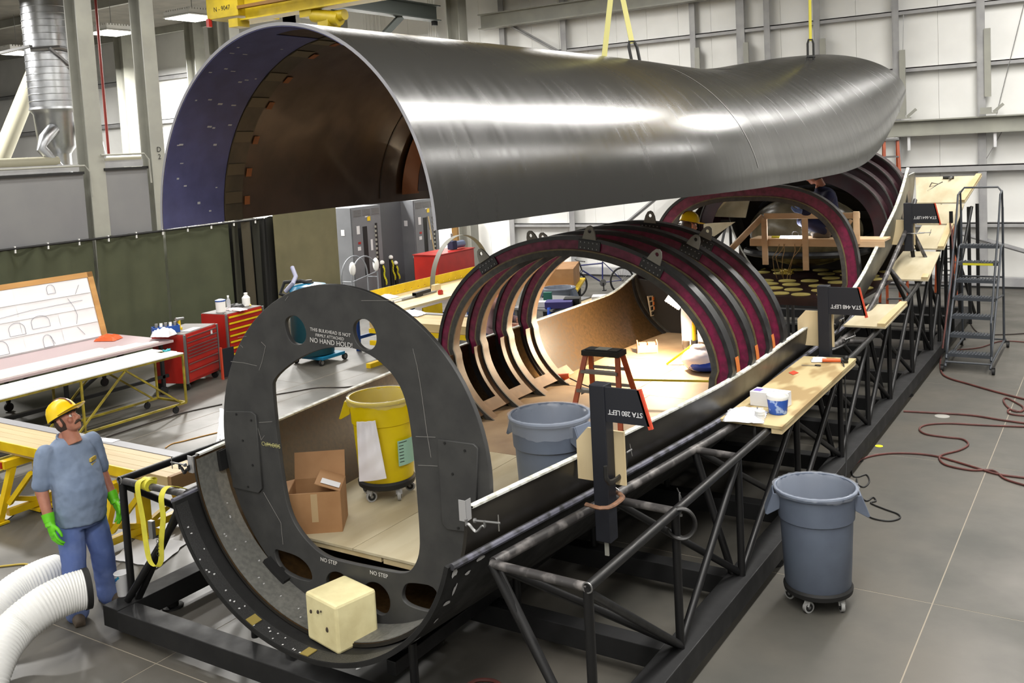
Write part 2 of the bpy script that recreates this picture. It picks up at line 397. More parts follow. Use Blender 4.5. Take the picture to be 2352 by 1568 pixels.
# bridge crane
BY = 13.5
a = GY(492, 20, BY); b = GY(566, 52, BY)
t = thing('bridge_crane', 'yellow overhead crane bridge with end truck above the hanging shell', 'crane', (-12, BY, b.z))
mb = MB(); x0 = b.x; bz = b.z+.02
for dz, h in ((0, .03), (.62, .03)): mb.box(((x0+6)/2, BY, bz+dz+.02), (6-x0, .36, h))
mb.box(((x0+6)/2, BY, bz+.33), (6-x0, .03, .6)); mb.build('girder', m_ycrane, t, smooth=0)
mb = MB(); mb.box(((x0+6)/2, BY-.17, bz+.26), (6-x0, .1, .06)); mb.build('cable_track', M('rust_brown', (120, 84, 30), .6), t, smooth=0)
ex = (a.x+x0)/2; ew = x0-a.x
mb = MB(); mb.box((ex, BY+.35, bz+.42), (ew, 1.1, .62)); et = mb.build('end_truck', m_ycrane, t, smooth=0, bevel=.01)
lz = GY(520, 18, BY-.2).z
text_mesh('N - 9047', .13, m_blackm, frame((ex, BY-.203, lz), (1, 0, 0), (0, 0, 1)), 'lettering', t)
mb = MB(); mb.box((x0-.1, BY-.1, bz-.03), (.26, .3, .16)); mb.build('bumper', m_ycrane, t, smooth=0)
mb = MB(); mb.box((a.x+.05, BY-.2, bz+.05), (.08, .08, .16)); mb.build('warning_light', m_red, t, smooth=0)
h = GY(735, 40, BY)
mb = MB(); mb.cyl(V(h.x-.15, BY, h.z+.05), V(h.x+.5, BY, h.z-.08), .13, n=14); mb.cyl(V(h.x+.15, BY-.1, h.z-.12), V(h.x+.2, BY+.2, h.z-.12), .16, n=12)
mb.cyl(V(h.x+.2, BY, h.z-.02), V(h.x+.62, BY, h.z-.02), .1, n=12); mb.box((h.x-.25, BY, h.z+.1), (.3, .25, .14)); mb.build('trolley_motor', m_ycrane, t)
mb = MB(); mb.tube([V(a.x+.3, BY-.25, bz+.75), V(a.x, BY-.25, bz+.66), V(a.x-.15, BY-.25, bz+.8)], .03); mb.build('cable_loop', M('rust_cable', (130, 90, 40), .6), t)
# ------------------------------------------------------------------ grey panels and canvas curtains on the left
XC = -16.6
def zx(px, py, X): return GX(px, py, X)
for (xa, ya, xb, yb, lb) in ((-60, 416, 189, 397, 'wide grey sheet panel left of the first steel column'), (236, 392, 336, 386, 'grey sheet panel between the two steel columns')):
    A = GX(xa, ya, -16.9); B = GX(xb, yb, -16.9); zt = (A.z+B.z)/2
    t = thing('partition', lb, 'panel', ((A+B)/2).to_tuple()[:2]+(2.3,), 'grey partition panels')
    mb = MB(); mb.box((-16.9, (A.y+B.y)/2, (zt+2.2)/2), (.04, B.y-A.y, zt-2.2)); mb.build('sheet', m_gpanel, t, smooth=0)
    mb = MB(); mb.box((-16.88, (A.y+B.y)/2, zt+.02), (.1, B.y-A.y, .05)); mb.build('top_trim', m_blackm, t, smooth=0)
    mb = MB(); mb.box((-17.05, (A.y+B.y)/2, zt+.12), (.12, B.y-A.y, .14)); mb.build('top_ledge', m_girt, t, smooth=0)
rodA = GX(-60, 579, XC); rodB = GX(640, 497, XC)
zr = GX(100, 563, XC).z
t = thing('curtain_rod', 'thin dark rod carrying the green canvas curtains', 'rod', (XC, (rodA.y+rodB.y)/2, zr))
mb = MB(); mb.cyl((XC, rodA.y, zr), (XC, 15.3, zr), .022, n=8); mb.build('pole', m_blackm, t)
k = 0
y = rodA.y+.1
while y < 15.2:
    mb = MB(); mb.box((XC, y, zr-.02), (.03, .02, .12)); mb.build('hook', m_white, t, smooth=0); y += .62
def curtain(y0, y1, mat, lb, amp=.03, fr=5, zb=.05, x=XC-.075, zt=None):
    ph = random.random()*6; zt = zt or zr-.0
    def fn(u, v):
        yy = lerp(y0, y1, u); a = amp*(1-.5*v)
        xx = x + a*math.sin(u*fr*2*math.pi+ph) + a*.6*math.sin(u*fr*4.7+ph*2+v*2)
        return V(xx, yy, lerp(zt + .02*math.cos(u*8*math.pi)*(1), zb, v))
    mb = MB(); mb.grid(fn, 60, 12); return tag(mb.build('canvas_curtain', mat, None, solid=.012, fix=False, smooth=60), lb, 'curtain', 'canvas curtains')
cy = [GX(px_, 540, XC).y for px_ in (-60, 214, 222, 378, 386, 533)]
curtain(cy[0], cy[1], m_green, 'green canvas curtain behind the drawing board', .05, 4)
curtain(cy[2], cy[3], m_green, 'green canvas curtain right of the drawing board', .03, 3)
curtain(cy[4], cy[5], m_green, 'green canvas curtain under the left end of the hanging shell', .025, 2)
yy = [GX(px_, 540, XC).y for px_ in (537, 552, 558, 580, 586, 600, 604, 616)]
for q, lb in ((0, 'leftmost'), (2, 'widest'), (4, 'third'), (6, 'darkest')):
    curtain(yy[q], yy[q+1], M('dark_canvas_%d' % q, *[((44, 44, 30), (66, 60, 44), (34, 34, 24), (16, 16, 13))[q//2]], .8), lb+' of the gathered dark canvas folds beside the olive curtain', .035, 1, x=XC-.08+.02*(q % 4))
curtain(yy[0]-.1, yy[7]+.75, M('dark_backing', (20, 20, 15), .9), 'added almost black sheet hiding the bright wall behind the gathered folds', .01, 1, x=XC-.22)  # added dark sheet, blocks the bright wall showing through the folds
oy0 = GX(627, 520, -16.7).y; oy1 = GX(772, 500, -16.7).y
curtain(oy0, oy1, m_olive, 'olive canvas curtain next to the switchgear cabinet', .02, 2, x=-16.7, zt=2.62)
# ------------------------------------------------------------------ fuselage geometry
CX = -4.69
wid = table([(4.4, 1.245), (5, 1.32), (6, 1.45), (7, 1.56), (8, 1.65), (9, 1.67), (10, 1.64), (12, 1.64), (14, 1.66), (16, 1.64), (17, 1.60), (18.5, 1.5)])
zU = table([(4.5, 3.285), (6.3, 3.28), (7.7, 3.255), (9.8, 3.213), (12.0, 3.20), (12.8, 3.215), (13.7, 3.28), (14.6, 3.45), (15.6, 3.78), (16.85, 4.28)])
zT = table([(4.5, 4.63), (9.4, 4.615), (10.5, 4.60), (11.5, 4.60), (12.6, 4.665), (13.9, 4.79), (15.6, 4.95), (16.9, 5.05)])
zE = table([(4.4, 1.55), (12.0, 1.55), (12.4, 1.565), (12.8, 1.63), (13.5, 1.80), (14.8, 2.22), (15.8, 2.53), (17, 3.05)])
zB = table([(4.4, .40), (11, .42), (13, .5), (15, .6), (17, .75)])
def up_pt(Y, t, off=0.0, e=2.0):
    c, s = math.cos(t), math.sin(t)
    return V(CX+(wid(Y)-off)*c, Y, zU(Y)+(zT(Y)-zU(Y)-off)*max(s, 0)**(2/e))
def lo_pt(Y, t, off=0.0, ze=None):
    c, s = math.cos(t), math.sin(t); e = zE(Y) if ze is None else ze
    zc = zE(Y)
    return V(CX+(wid(Y)-off)*c, Y, zc-(zc-zB(Y)-off)*max(s, 0)) if ze is None else None
m_skin = M('carbon_outer', (46, 46, 44), .19, col2=(38, 37, 35), scale=3.2, detail=7, stretch=(.6, 5, .6), rot=(.35, 0, .2), r2=.30, spec=1.0, lo=.2, hi=.8)
m_skin_in = M('honeycomb_brown', (66, 44, 24), .34, col2=(52, 34, 18), scale=3, detail=6, r2=.5, spec=.6)
m_edge = M('cut_edge', (150, 150, 156), .5)
m_lowout = M('lower_skin_dark', (46, 43, 38), .3, col2=(36, 33, 29), scale=3, r2=.42)
m_lowin = M('honeycomb_gold', (66, 47, 24), .36, col2=(44, 31, 14), scale=26, detail=6, r2=.5, lo=.3, hi=.7, spec=.35)
m_lowskin_lit = M('lower_skin_lit', (96, 94, 84), .4, col2=(74, 72, 64), scale=4)  # outer skin in a paler tone, standing for its lit face
m_lowgrey = M('carbon_grey_inner', (104, 103, 98), .5, col2=(88, 88, 84), scale=30, detail=3, r2=.6)
m_mould = M('mould_black', (30, 30, 30), .5, col2=(21, 21, 21), scale=6, r2=.65, spec=.35)
m_chip = M('chipped_filler', (186, 186, 186), .7)
m_bluein = M('blue_primer', (82, 84, 128), .55, col2=(70, 72, 112), scale=5)
m_dtape = M('dull_tape', (138, 78, 32), .6)
m_rim = M('white_rim', (214, 214, 208), .6, col2=(170, 170, 160), scale=14, lo=.45, hi=.6)
def shell_solid(ptf, Y0, Y1, th, nY=64, nT=56, t0=0, t1=math.pi):
    mb = MB(); k = nT+1
    Ys = [lerp(Y0, Y1, i/nY) for i in range(nY+1)]
    vo = [ptf(y, lerp(t0, t1, j/nT), 0) for y in Ys for j in range(k)]
    vi = [ptf(y, lerp(t0, t1, j/nT), th) for y in Ys for j in range(k)]
    n = len(vo); fs = []; mi = []
    for i in range(nY):
        for j in range(nT):
            fs.append((i*k+j, i*k+j+1, (i+1)*k+j+1, (i+1)*k+j)); mi.append(0)
            fs.append((n+i*k+j, n+(i+1)*k+j, n+(i+1)*k+j+1, n+i*k+j+1)); mi.append(1)
    for i in (0, nY):
        for j in range(nT): fs.append((i*k+j, n+i*k+j, n+i*k+j+1, i*k+j+1)); mi.append(2)
    for j in (0, nT):
        for i in range(nY): fs.append((i*k+j, (i+1)*k+j, n+(i+1)*k+j, n+i*k+j)); mi.append(2)
    mb.v = vo+vi; mb.f = fs; mb.mi = mi
    return mb
def patch(ptf, Y0, Y1, t0, t1, off, nY=4, nT=10):
    mb = MB(); mb.grid(lambda u, v: ptf(lerp(Y0, Y1, u), lerp(t0, t1, v), off), nY, nT); return mb
# upper shell
up = thing('upper_fuselage_shell', 'long grey carbon fuselage half shell hanging from slings', 'fuselage shell', (CX, 10.5, 3.2))
shell_solid(up_pt, 4.5, 16.85, .022, 96, 64).build('skin', [m_skin, m_skin_in, m_edge], up, smooth=50, fix=False)
patch(up_pt, 4.503, 5.13, math.radians(98), math.pi, .026, 6, 40).build('edge_band', m_bluein, up, label='dark blue primer band inside the open end', fix=False, solid=.004)
patch(up_pt, 4.503, 4.72, math.radians(60), math.radians(99), .026, 6, 20).build('edge_band', m_bluein, up, fix=False, solid=.004)
patch(up_pt, 5.14, 5.34, math.radians(84), math.pi, .028, 3, 50).build('bond_strip', M('bond_strip_brown', (70, 60, 42), .5, col2=(56, 48, 34), scale=7), up, fix=False, solid=.006)
for k_, tt in enumerate((98, 108, 122, 134, 148, 160, 170)):
    patch(up_pt, 5.14, 5.33, math.radians(tt), math.radians(tt+4), .036, 2, 3).build('patch', M('strip_patch_%d' % k_, (96-3*k_, 84-3*k_, 58-2*k_), .5), up, fix=False, solid=.003)
    patch(up_pt, 5.37, 5.43, math.radians(tt+2), math.radians(tt+5), .03, 2, 3).build('tape', m_dtape, up, fix=False, solid=.003, label='orange tape')
for yv in (7.3, 8.7, 10.6):
    patch(up_pt, yv, yv+.02, math.radians(120), math.radians(178), .026, 1, 30).build('seam', M('seam_dark', (40, 26, 14), .5) if yv == 7.3 else bpy.data.materials['seam_dark'], up, fix=False, solid=.004)
m_maroon = M('maroon_composite', (46, 13, 23), .3, col2=(32, 9, 17), scale=6, r2=.45)
ym = GX(958, 440, -6.28).y
patch(up_pt, ym, ym+1.6, math.radians(148), math.radians(176), .05, 4, 14).build('inner_frame', m_maroon, up, fix=False, solid=.03, label='maroon inner frame')
patch(up_pt, ym-.28, ym+.02, math.radians(146), math.radians(177), .06, 4, 14).build('tape', m_dtape, up, fix=False, solid=.003)
# faint lap seam and chalk marks on the outer side
mb = MB()
mb.grid(lambda u, v: up_pt(9.1+.018*u+.25*(v-.5)**2, math.radians(lerp(8, 62, v)), -.003), 1, 26); mb.build('lap_seam', M('seam_pale', (110, 110, 106), .4), up, fix=False)
for (yv, a) in ((10.0, 82), (10.1, 79), (11.6, 80), (11.8, 78)):
    patch(up_pt, yv, yv+.42, math.radians(a), math.radians(a+1.1), -.003, 3, 2).build('scuff', M('dark_scuff', (26, 22, 20), .6) if 'dark_scuff' not in bpy.data.materials else bpy.data.materials['dark_scuff'], up, fix=False)
for k_ in range(26):
    a = random.uniform(105, 176); yv = random.uniform(4.56, 5.05)
    patch(up_pt, yv, yv+random.uniform(.015, .05), math.radians(a), math.radians(a+random.uniform(.3, .8)), .031, 1, 1).build('paint_fleck', m_chip, up, fix=False)
# slings and shackles
for (px_, py_, qx, qy, Y_, lb) in ((1387, 137, 1402, 0, 9.25, 'pale yellow lifting sling at the left of the pair'), (1462, 148, 1431, 0, 9.9, 'pale yellow lifting sling with dark shackle at the right of the pair'), (1862, 130, 1860, 0, 15.3, 'yellow lifting sling on the tail end of the shell')):
    p0 = GY(px_, py_, Y_); d = GY(qx, qy, Y_); p1 = p0+(d-p0)*3.0
    if p1.z > 8: p1 = p0+(d-p0)*((8-p0.z)/(d.z-p0.z))
    t = thing('lifting_sling', lb, 'sling', p0, 'slings holding the shell')
    dark = qx != 1402
    if dark:
        s0 = p0+(d-p0)*.0; L_ = (p1-p0).normalized()
        mb = MB(); w = RR*.045; mb.tube([s0-w-L_*.04, s0-w+L_*.2, s0-w*.6+L_*.26, s0+w*.6+L_*.26, s0+w+L_*.2, s0+w-L_*.04], .018, n=8)
        mb.cyl(s0-w*1.5+L_*.0, s0+w*1.5+L_*.0, .02, n=8); mb.build('shackle', m_blackm, t)
        p0 = p0+L_*.24
    else:
        mb = MB(); mb.cyl(p0-V(0, 0, .05), p0+V(0, 0, .03), .05, n=10); mb.build('lug', m_zinc, t)
    mb = MB(); mb.beam(p0, p1, .055 if qx != 1860 else .04, .02, up=RR.cross((p1-p0).normalized())); mb.build('webbing', M('sling_'+str(qx), (206, 200, 130) if qx != 1860 else (206, 196, 70), .8), t, smooth=0)
# lower skin
low = thing('lower_fuselage_shell', 'open lower fuselage half shell with golden brown inner skin in the jig', 'fuselage shell', (CX, 10.5, .35))
shell_solid(lo_pt, 4.62, 13.2, .025, 72, 64).build('skin', [m_lowout, m_lowin, m_lowout], low, smooth=50, fix=False)
def side_pt(Y, t, off=0): return lo_pt(Y, t, off)
shell_solid(lo_pt, 13.2, 17.0, .025, 30, 14, 0, .40).build('side_skin', [m_lowskin_lit, m_lowin, m_rim], low, smooth=50, fix=False)
shell_solid(lo_pt, 13.2, 17.0, .025, 30, 14, math.pi-.40, math.pi).build('side_skin', [m_lowskin_lit, m_lowout, m_rim], low, smooth=50, fix=False)
shell_solid(lo_pt, 16.9, 17.9, .03, 6, 30, .05, math.pi-.05).build('tail_skin', [m_lowout, m_lowout, m_rim], low, smooth=50, fix=False)
n_ = 16
poly_ = [lo_pt(13.16, math.radians(lerp(178, 112, i/n_)), .03) for i in range(n_+1)]
poly_ += [V(poly_[-1].x, 13.16, .95), V(-5.25, 13.16, 1.1), V(-5.4, 13.16, 1.52)]
mb = MB(); mb.prism(poly_, [p+V(0, .02, 0) for p in poly_]); mb.build('end_dark_plate', M('end_plate_dark', (26, 20, 14), .6), low, smooth=0)  # dark plate added in place of the black interior past the skin end
patch(lo_pt, 4.63, 4.91, .02, math.pi-.02, .03, 4, 60).build('front_lining', m_lowgrey, low, fix=False, solid=.005)
for s in (0, 1):
    mb = MB(); n = 100
    for i in range(n):
        ya, yb = lerp(4.66, 17, i/n), lerp(4.66, 17, (i+1)/n)
        sg = 1 if s == 0 else -1
        A = [V(CX+sg*(wid(y)+d), y, zE(y)+z) for y in (ya, yb) for d, z in ((.010, -.002), (-.036, -.002), (-.036, .012), (.010, .012))]
        mb.add(A, [(0, 4, 5, 1), (1, 5, 6, 2), (2, 6, 7, 3), (3, 7, 4, 0)])
    mb.build('rim_flange', m_rim, low, label='white drilled rim flange')
# mould
mo = thing('female_mould', 'black female mould trough under the lower shell with chipped edge', 'mould', (CX, 10, .3))
zM = lambda Y: min(1.27, zE(Y)-.28) if Y < 12.4 else zE(Y)-.28
def mo_pt(Y, t, off=0):
    # t: 0..pi, clipped at the mould rim height
    w = wid(Y)+.06; zc = zE(Y); hb = zc-(zB(Y)-.035)
    s0 = math.asin(min(.95, (zc-zM(Y))/hb)); tt = lerp(s0, math.pi-s0, t/math.pi)
    return V(CX+(w-off)*math.cos(tt), Y, zc-(hb-off)*math.sin(tt))
shell_solid(mo_pt, 4.40, 13.0, .03, 60, 60).build('trough', [m_mould, m_mould, m_mould], mo, smooth=50, fix=False)
for s in (0, 1):
    mb = MB(); mb.tube([mo_pt(lerp(4.42, 13.0, i/60), 0 if s == 0 else math.pi)+V(.01 if s == 0 else -.01, 0, .0) for i in range(61)], .022, n=8)
    mb.build('rim', M('mould_rim', (92, 92, 104), .5, col2=(50, 50, 54), scale=9, lo=.45, hi=.6) if s == 0 else bpy.data.materials['mould_rim'], mo)
for yv in (4.47,):
    patch(mo_pt, 4.405, 4.52, .03, math.pi-.03, .033, 2, 60).build('front_lip', M('weave_black', (46, 46, 46), .45, col2=(30, 30, 30), scale=160, detail=1, r2=.6), mo, fix=False, solid=.004)
def chip(f, y, t, sy, st, off, root, nm='chip', mat=m_chip):
    n = 9; vs = []
    for i in range(n):
        q = 2*math.pi*i/n; r = random.uniform(.45, 1)
        vs.append(f(y+sy*r*math.cos(q), t+st*r*math.sin(q), off))
    mb = MB(); mb.add(vs, [tuple(range(n))]); return mb.build(nm, mat, root, fix=False, smooth=0)
for (yv, tt, sy, st) in ((4.47, .06, .03, .04), (4.5, .3, .06, .035), (4.46, .62, .035, .03), (4.5, .45, .02, .03), (4.55, .85, .05, .04), (4.48, .98, .06, .05), (4.43, 1.12, .05, .03), (4.6, .12, .04, .02), (4.7, .05, .06, .02), (4.52, .2, .015, .06), (4.44, .75, .012, .05)):
    chip(mo_pt, yv, tt, sy, st, -.004, mo)
for k_ in range(24):
    chip(mo_pt, random.uniform(4.42, 4.5), random.uniform(1.6, 2.95), .012, .008, .039, mo, 'paint_mark')
for k_ in range(16):
    chip(lo_pt, random.uniform(4.66, 4.86), random.uniform(1.5, 2.8), .012, .006, .037, low, 'paint_mark')
for tt in (2.05, 1.55):
    patch(mo_pt, 4.41, 4.50, tt, tt+.07, .04, 1, 3).build('locating_tab', M('brass_tab', (134, 118, 60), .5) if tt == 2.05 else bpy.data.materials['brass_tab'], mo, fix=False, solid=.006)
# ------------------------------------------------------------------ bulkhead ring
BYc, BZc, BXc = 4.93, 1.625, -4.69
def circ(cx, cz, rx, rz_, n=40, ph=0): return [(cx+rx*math.cos(2*math.pi*i/n+ph), cz+rz_*math.sin(2*math.pi*i/n+ph)) for i in range(n)]
def bp(px_, py_):
    p = GY(px_, py_, BYc); return (p.x-BXc, p.z-BZc)
def smoothpoly(pts, it=2):
    for _ in range(it):
        q = []
        for i in range(len(pts)):
            a, b = pts[i], pts[(i+1) % len(pts)]
            q += [(a[0]*.75+b[0]*.25, a[1]*.75+b[1]*.25), (a[0]*.25+b[0]*.75, a[1]*.25+b[1]*.75)]
        pts = q
    return pts
outer = circ(0, 0, 1.25, 1.235, 96)
hatch = smoothpoly([bp(*q) for q in ((690, 820), (630, 868), (630, 900), (640, 1000), (652, 1100), (668, 1180), (700, 1232), (745, 1275), (800, 1290), (880, 1306), (935, 1316), (955, 1300), (968, 1265), (967, 1210), (960, 1120), (952, 1020), (938, 920), (910, 860), (860, 815), (810, 795), (750, 797))], 2)
holes = [hatch,
         smoothpoly([bp(*q) for q in ((657, 745), (662, 728), (682, 722), (700, 738), (709, 765), (704, 785), (688, 792), (668, 782))], 2),
         smoothpoly([bp(*q) for q in ((814, 745), (828, 731), (850, 732), (868, 760), (869, 790), (853, 805), (830, 797), (816, 772))], 2),
         smoothpoly([bp(*q) for q in ((634, 1258), (648, 1262), (690, 1275), (716, 1300), (724, 1334), (690, 1328), (655, 1310), (638, 1285))], 2),
         smoothpoly([bp(*q) for q in ((752, 1325), (765, 1309), (790, 1313), (806, 1335), (808, 1360), (790, 1376), (768, 1366), (754, 1346))], 2),
         smoothpoly([bp(*q) for q in ((838, 1350), (850, 1333), (875, 1336), (898, 1362), (901, 1395), (885, 1413), (862, 1402), (842, 1376))], 2),
         smoothpoly([bp(*q) for q in ((925, 1370), (932, 1340), (950, 1335), (1010, 1345), (1006, 1400), (985, 1402), (940, 1388))], 2)]
m_bulk = M('bulkhead_grey', (58, 58, 57), .55, col2=(47, 47, 47), scale=5, detail=8, r2=.68)
bk = thing('bulkhead_ring', 'dark grey bulkhead ring with large hatch opening and chalk writing', 'bulkhead', (BXc, BYc, .39))
plate(outer, holes, .03, frame((BXc, BYc, BZc), (1, 0, 0), (0, 0, 1)), m_bulk, 'ring_plate', bk, .004)
def onb(px_, py_, d=.022): p = GY(px_, py_, BYc-d); return p
for pl in (((522, 943), (580, 944), (590, 952), (605, 1120), (597, 1131), (538, 1118)), ((1008, 1007), (1090, 1018), (1100, 1028), (1094, 1222), (1030, 1214), (1018, 1200))):
    q = [onb(*a, .02) for a in pl]
    o2 = [(a.x-BXc, a.z-BZc) for a in q]
    pt = plate(o2, [], .012, frame((BXc, BYc-.026, BZc), (1, 0, 0), (0, 0, 1)), m_bulk, 'access_plate', bk, .004)
    cx_ = sum(a.x for a in q)/len(q); cz_ = sum(a.z for a in q)/len(q)
    for dx, dz in ((-.09, .28), (.07, .25), (-.04, .08), (.05, -.1), (-.02, -.28)):
        mb = MB(); mb.cyl((cx_+dx, BYc-.031, cz_+dz), (cx_+dx, BYc-.042, cz_+dz), .009, n=8); sub(pt, mb, 'rivet', m_blackm)
def chalk(body, px_, py_, size, tilt=.0, sp=1.0):
    p = onb(px_, py_); x = V(math.cos(tilt), 0, math.sin(tilt)); z = V(-math.sin(tilt), 0, math.cos(tilt))
    return text_mesh(body, size, m_chalk, frame(p, x, z), 'chalk_writing', bk, .0004, spacing=sp)
ppm = 360
chalk('THIS BULKHEAD IS NOT', 758, 763, .034, -.06, 1.05); chalk('FIRMLY ATTACHED', 757, 774, .03, -.05, 1.05); chalk('NO HAND HOLD!', 760, 787, .05, -.04, 1.0)
chalk('NO STEP', 755, 1289, .042, -.02); chalk('NO STEP', 870, 1319, .042, .0)
p = onb(622, 1022); text_mesh('CUM.ODS', .045, M('yellow_chalk', (168, 164, 110), .9), frame(p, (1, 0, 0), (0, 0, 1)), 'chalk_writing', bk, .0004)
mb = MB(); mb.box(onb(625, 1022, .023), (.15, .001, .008)); mb.build('chalk_line', bpy.data.materials['yellow_chalk'], bk, smooth=0)
def scratch(pts, w=.0025):
    mb = MB(); P = [onb(*a, .0215) for a in pts]
    for a, b in zip(P[:-1], P[1:]): mb.beam(a, b, .0015, w, up=(0, 0, 1))
    mb.build('scratch', m_scr, bk, smooth=0)
m_scr = M('scratch_grey', (138, 136, 132), .8)
for s_ in (((948, 800), (958, 840), (965, 880), (972, 930), (980, 990), (990, 1050)), ((600, 785), (610, 795), (602, 830), (595, 850)), ((530, 830), (560, 833), (590, 840)), ((595, 970), (625, 968)), ((605, 1130), (625, 1165), (645, 1200), (650, 1250)), ((655, 690), (662, 680)), ((552, 792), (558, 798)), ((546, 775), (566, 772)), ((960, 1068), (1005, 1070)), ((955, 1002), (1000, 1004)), ((830, 690), (905, 690)), ((590, 975), (600, 1010), (607, 1000))): scratch(s_)
# seal strips between bulkhead and skin
for (tt0, tt1) in ((2.98, 3.12), (2.1, 2.3)):
    patch(lo_pt, 4.84, 4.93, tt0, tt1, .05, 2, 8).build('seal_strip', m_blackm, bk, fix=False, solid=.03)
# ------------------------------------------------------------------ assembly jig
jig = thing('assembly_jig', 'long black tubular steel jig frame carrying the fuselage shells', 'jig frame', (CX, 11.5, 0))
XR, XL = -2.63, -6.87
Y0, Y1 = 4.52, 19.95
nodes = [4.64, 5.90, 7.15, 8.73, 10.32, 11.59, 12.83, 14.34, 15.9, 17.4, 18.9]
def jb(name, a, b, w, h, mat=m_beam):
    mb = MB(); mb.beam(a, b, w, h); mb.build(name, mat, jig, smooth=0, bevel=.006)
zb_ = .165
jb('base_beam', (XR, Y0-.1, zb_), (XR, Y1, zb_), .2, .17); jb('base_beam', (XL, Y0-.1, zb_), (XL, Y1, zb_), .2, .17)
for y in [4.5]+nodes[1:]+[19.85]:
    jb('cross_beam', (XL+.1, y, zb_), (XR-.1, y, zb_), .15 if y > 4.6 else .18, .16)
for x in (XL, XR):
    for y in (5.0, 8.0, 11.0, 14.0, 17.0, 19.6):
        mb = MB(); mb.cyl((x, y, 0), (x, y, .09), .05, n=10); mb.cyl((x, y, 0), (x, y, .015), .09, n=12); mb.build('levelling_foot', m_blackm, jig)
zRail = table([(4.5, 1.23), (10.8, 1.233), (11.76, 1.26), (13.7, 1.33), (15, 1.46), (16.4, 1.66), (18, 2.05), (18.9, 2.32)])
def tb(name, a, b, r, mat=m_tube, n=12):
    mb = MB(); mb.cyl(a, b, r, n=n); return mb.build(name, mat, jig)
rt = .032
for sx, X in ((1, XR+.03), (-1, XL-.02)):
    pts = [V(X, lerp(4.62, 18.9, i/40), zRail(lerp(4.62, 18.9, i/40))) for i in range(41)]
    mb = MB(); mb.tube(pts, rt, n=12); mb.build('top_rail', m_tube, jig)
    # hollow end rings
    p0 = pts[0]; mb = MB(); mb.tube([p0+V(.03*math.cos(q), -.004, .03*math.sin(q)) for q in [2*math.pi*i/14 for i in range(14)]], .005, n=5, closed=True); mb.build('tube_end', m_zinc, jig)
    inner = [V(CX+sx*(wid(y)+.14), y, min(1.23, zM(y)-.02) if y < 12.5 else zM(y)-.05) for y in [lerp(4.66, 16.6, i/40) for i in range(41)]]
    mb = MB(); mb.tube(inner, .034, n=12); mb.build('inner_rail', M('worn_tube', (52, 50, 50), .42, col2=(120, 116, 114), scale=9, lo=.5, hi=.72) if sx == 1 else bpy.data.materials['worn_tube'], jig)
    m_worn = bpy.data.materials['worn_tube']
    for i, y in enumerate(nodes):
        zr_ = zRail(y); Xb = XR+.02 if sx > 0 else XL-.02
        tb('post', (Xb, y, .25), (Xb, y, zr_), .03)
        yi = y; xi = CX+sx*(wid(yi)+.14); zi = (1.23 if yi < 12.5 else zM(yi)-.05)
        if yi < 16.7:
            zi = min(1.23, zM(yi)-.02) if yi < 12.5 else zM(yi)-.05
            tb('strut', (Xb, y, zr_-.01), (xi, yi, zi), .028, m_worn)
            tb('inner_strut', (xi, yi, zi), (Xb-sx*.08, y, .25), .03) if i % 2 == 0 else None
            zc_ = max(zB(y)-.02, .3)
            tb('saddle_post', (CX+sx*.75, y, .25), (CX+sx*.75, y, lo_pt(y, math.acos(.75/wid(y))).z-.05), .03)
        if i < len(nodes)-1:
            y2 = nodes[i+1]
            if i == 0: tb('diagonal', (Xb, y, zr_-.04), (Xb, y2, .27), .028)
            elif i == 1 or i == 2: 
                tb('diagonal', (Xb, y, .27), (Xb, y2, zRail(y2)-.03), .028)
            else: tb('diagonal', (Xb, y, .27), (Xb, y2, zRail(y2)-.03), .028)
    # diagonals leaning outwards from the inner rail down to the base
    for i in range(0, len(nodes)-2):
        y = nodes[i]; xi = CX+sx*(wid(y)+.14); zi = min(1.23, zM(y)-.02) if y < 12.5 else zM(y)-.05
        y2 = nodes[i+1]
        tb('diagonal', (xi, y, zi), (XR if sx > 0 else XL, y2, .27), .028)
tb('diagonal', (CX+wid(4.66)+.14, 4.68, 1.2), (XR-.02, 4.64-.0, .27) if False else (-2.62, 4.55, .27), .03)
tb('diagonal', (CX-wid(4.66)-.14, 4.68, 1.2), (-6.82, 4.55, .27), .03)
# keel beams under the trough
jb('keel_beam', (CX-.5, 4.7, .3), (CX-.5, 17, .3), .08, .1, m_black); jb('keel_beam', (CX+.5, 4.7, .3), (CX+.5, 17, .3), .08, .1, m_black)
# ------------------------------------------------------------------ plywood floor inside the lower shell
ZF = .875
def half(y, z=.86): s = (zE(y)-z)/(zE(y)-zB(y)); return wid(y)*math.sqrt(max(0, 1-s*s))-.05
spl = [5.06, 7.35, 9.75, 11.4, 13.1]
lbs = [('pale plywood floor sheet just inside the bulkhead, left half', 'pale plywood floor sheet just inside the bulkhead, right half'),
       ('stained plywood floor sheet behind the yellow bin, left half', 'stained plywood floor sheet under the step ladder, right half'),
       ('plywood floor sheet in the work lamp glow, left half', 'plywood floor sheet under the white and blue bag'),
       ('farthest plywood floor sheet, left half', 'farthest plywood floor sheet, right half')]
for i in range(4):
    for s in (0, 1):
        ya, yb = spl[i]+.003, spl[i+1]-.003
        pts = []
        n = 8
        for k in range(n+1):
            y = lerp(ya, yb, k/n); pts.append((CX+(-half(y) if s == 0 else half(y)), y))
        inner = CX+.12*(1 if i % 2 else -1)
        pts += [(inner+(.003 if s else -.003), yb), (inner+(.003 if s else -.003), ya)]
        mb = MB(); mb.prism([V(a, b, ZF-.018) for a, b in pts], [V(a, b, ZF) for a, b in pts])
        tag(mb.build('plywood_sheet', m_ply if i == 0 else m_ground, None, smooth=0), lbs[i][s], 'plywood sheet', 'floor sheets inside the shell')
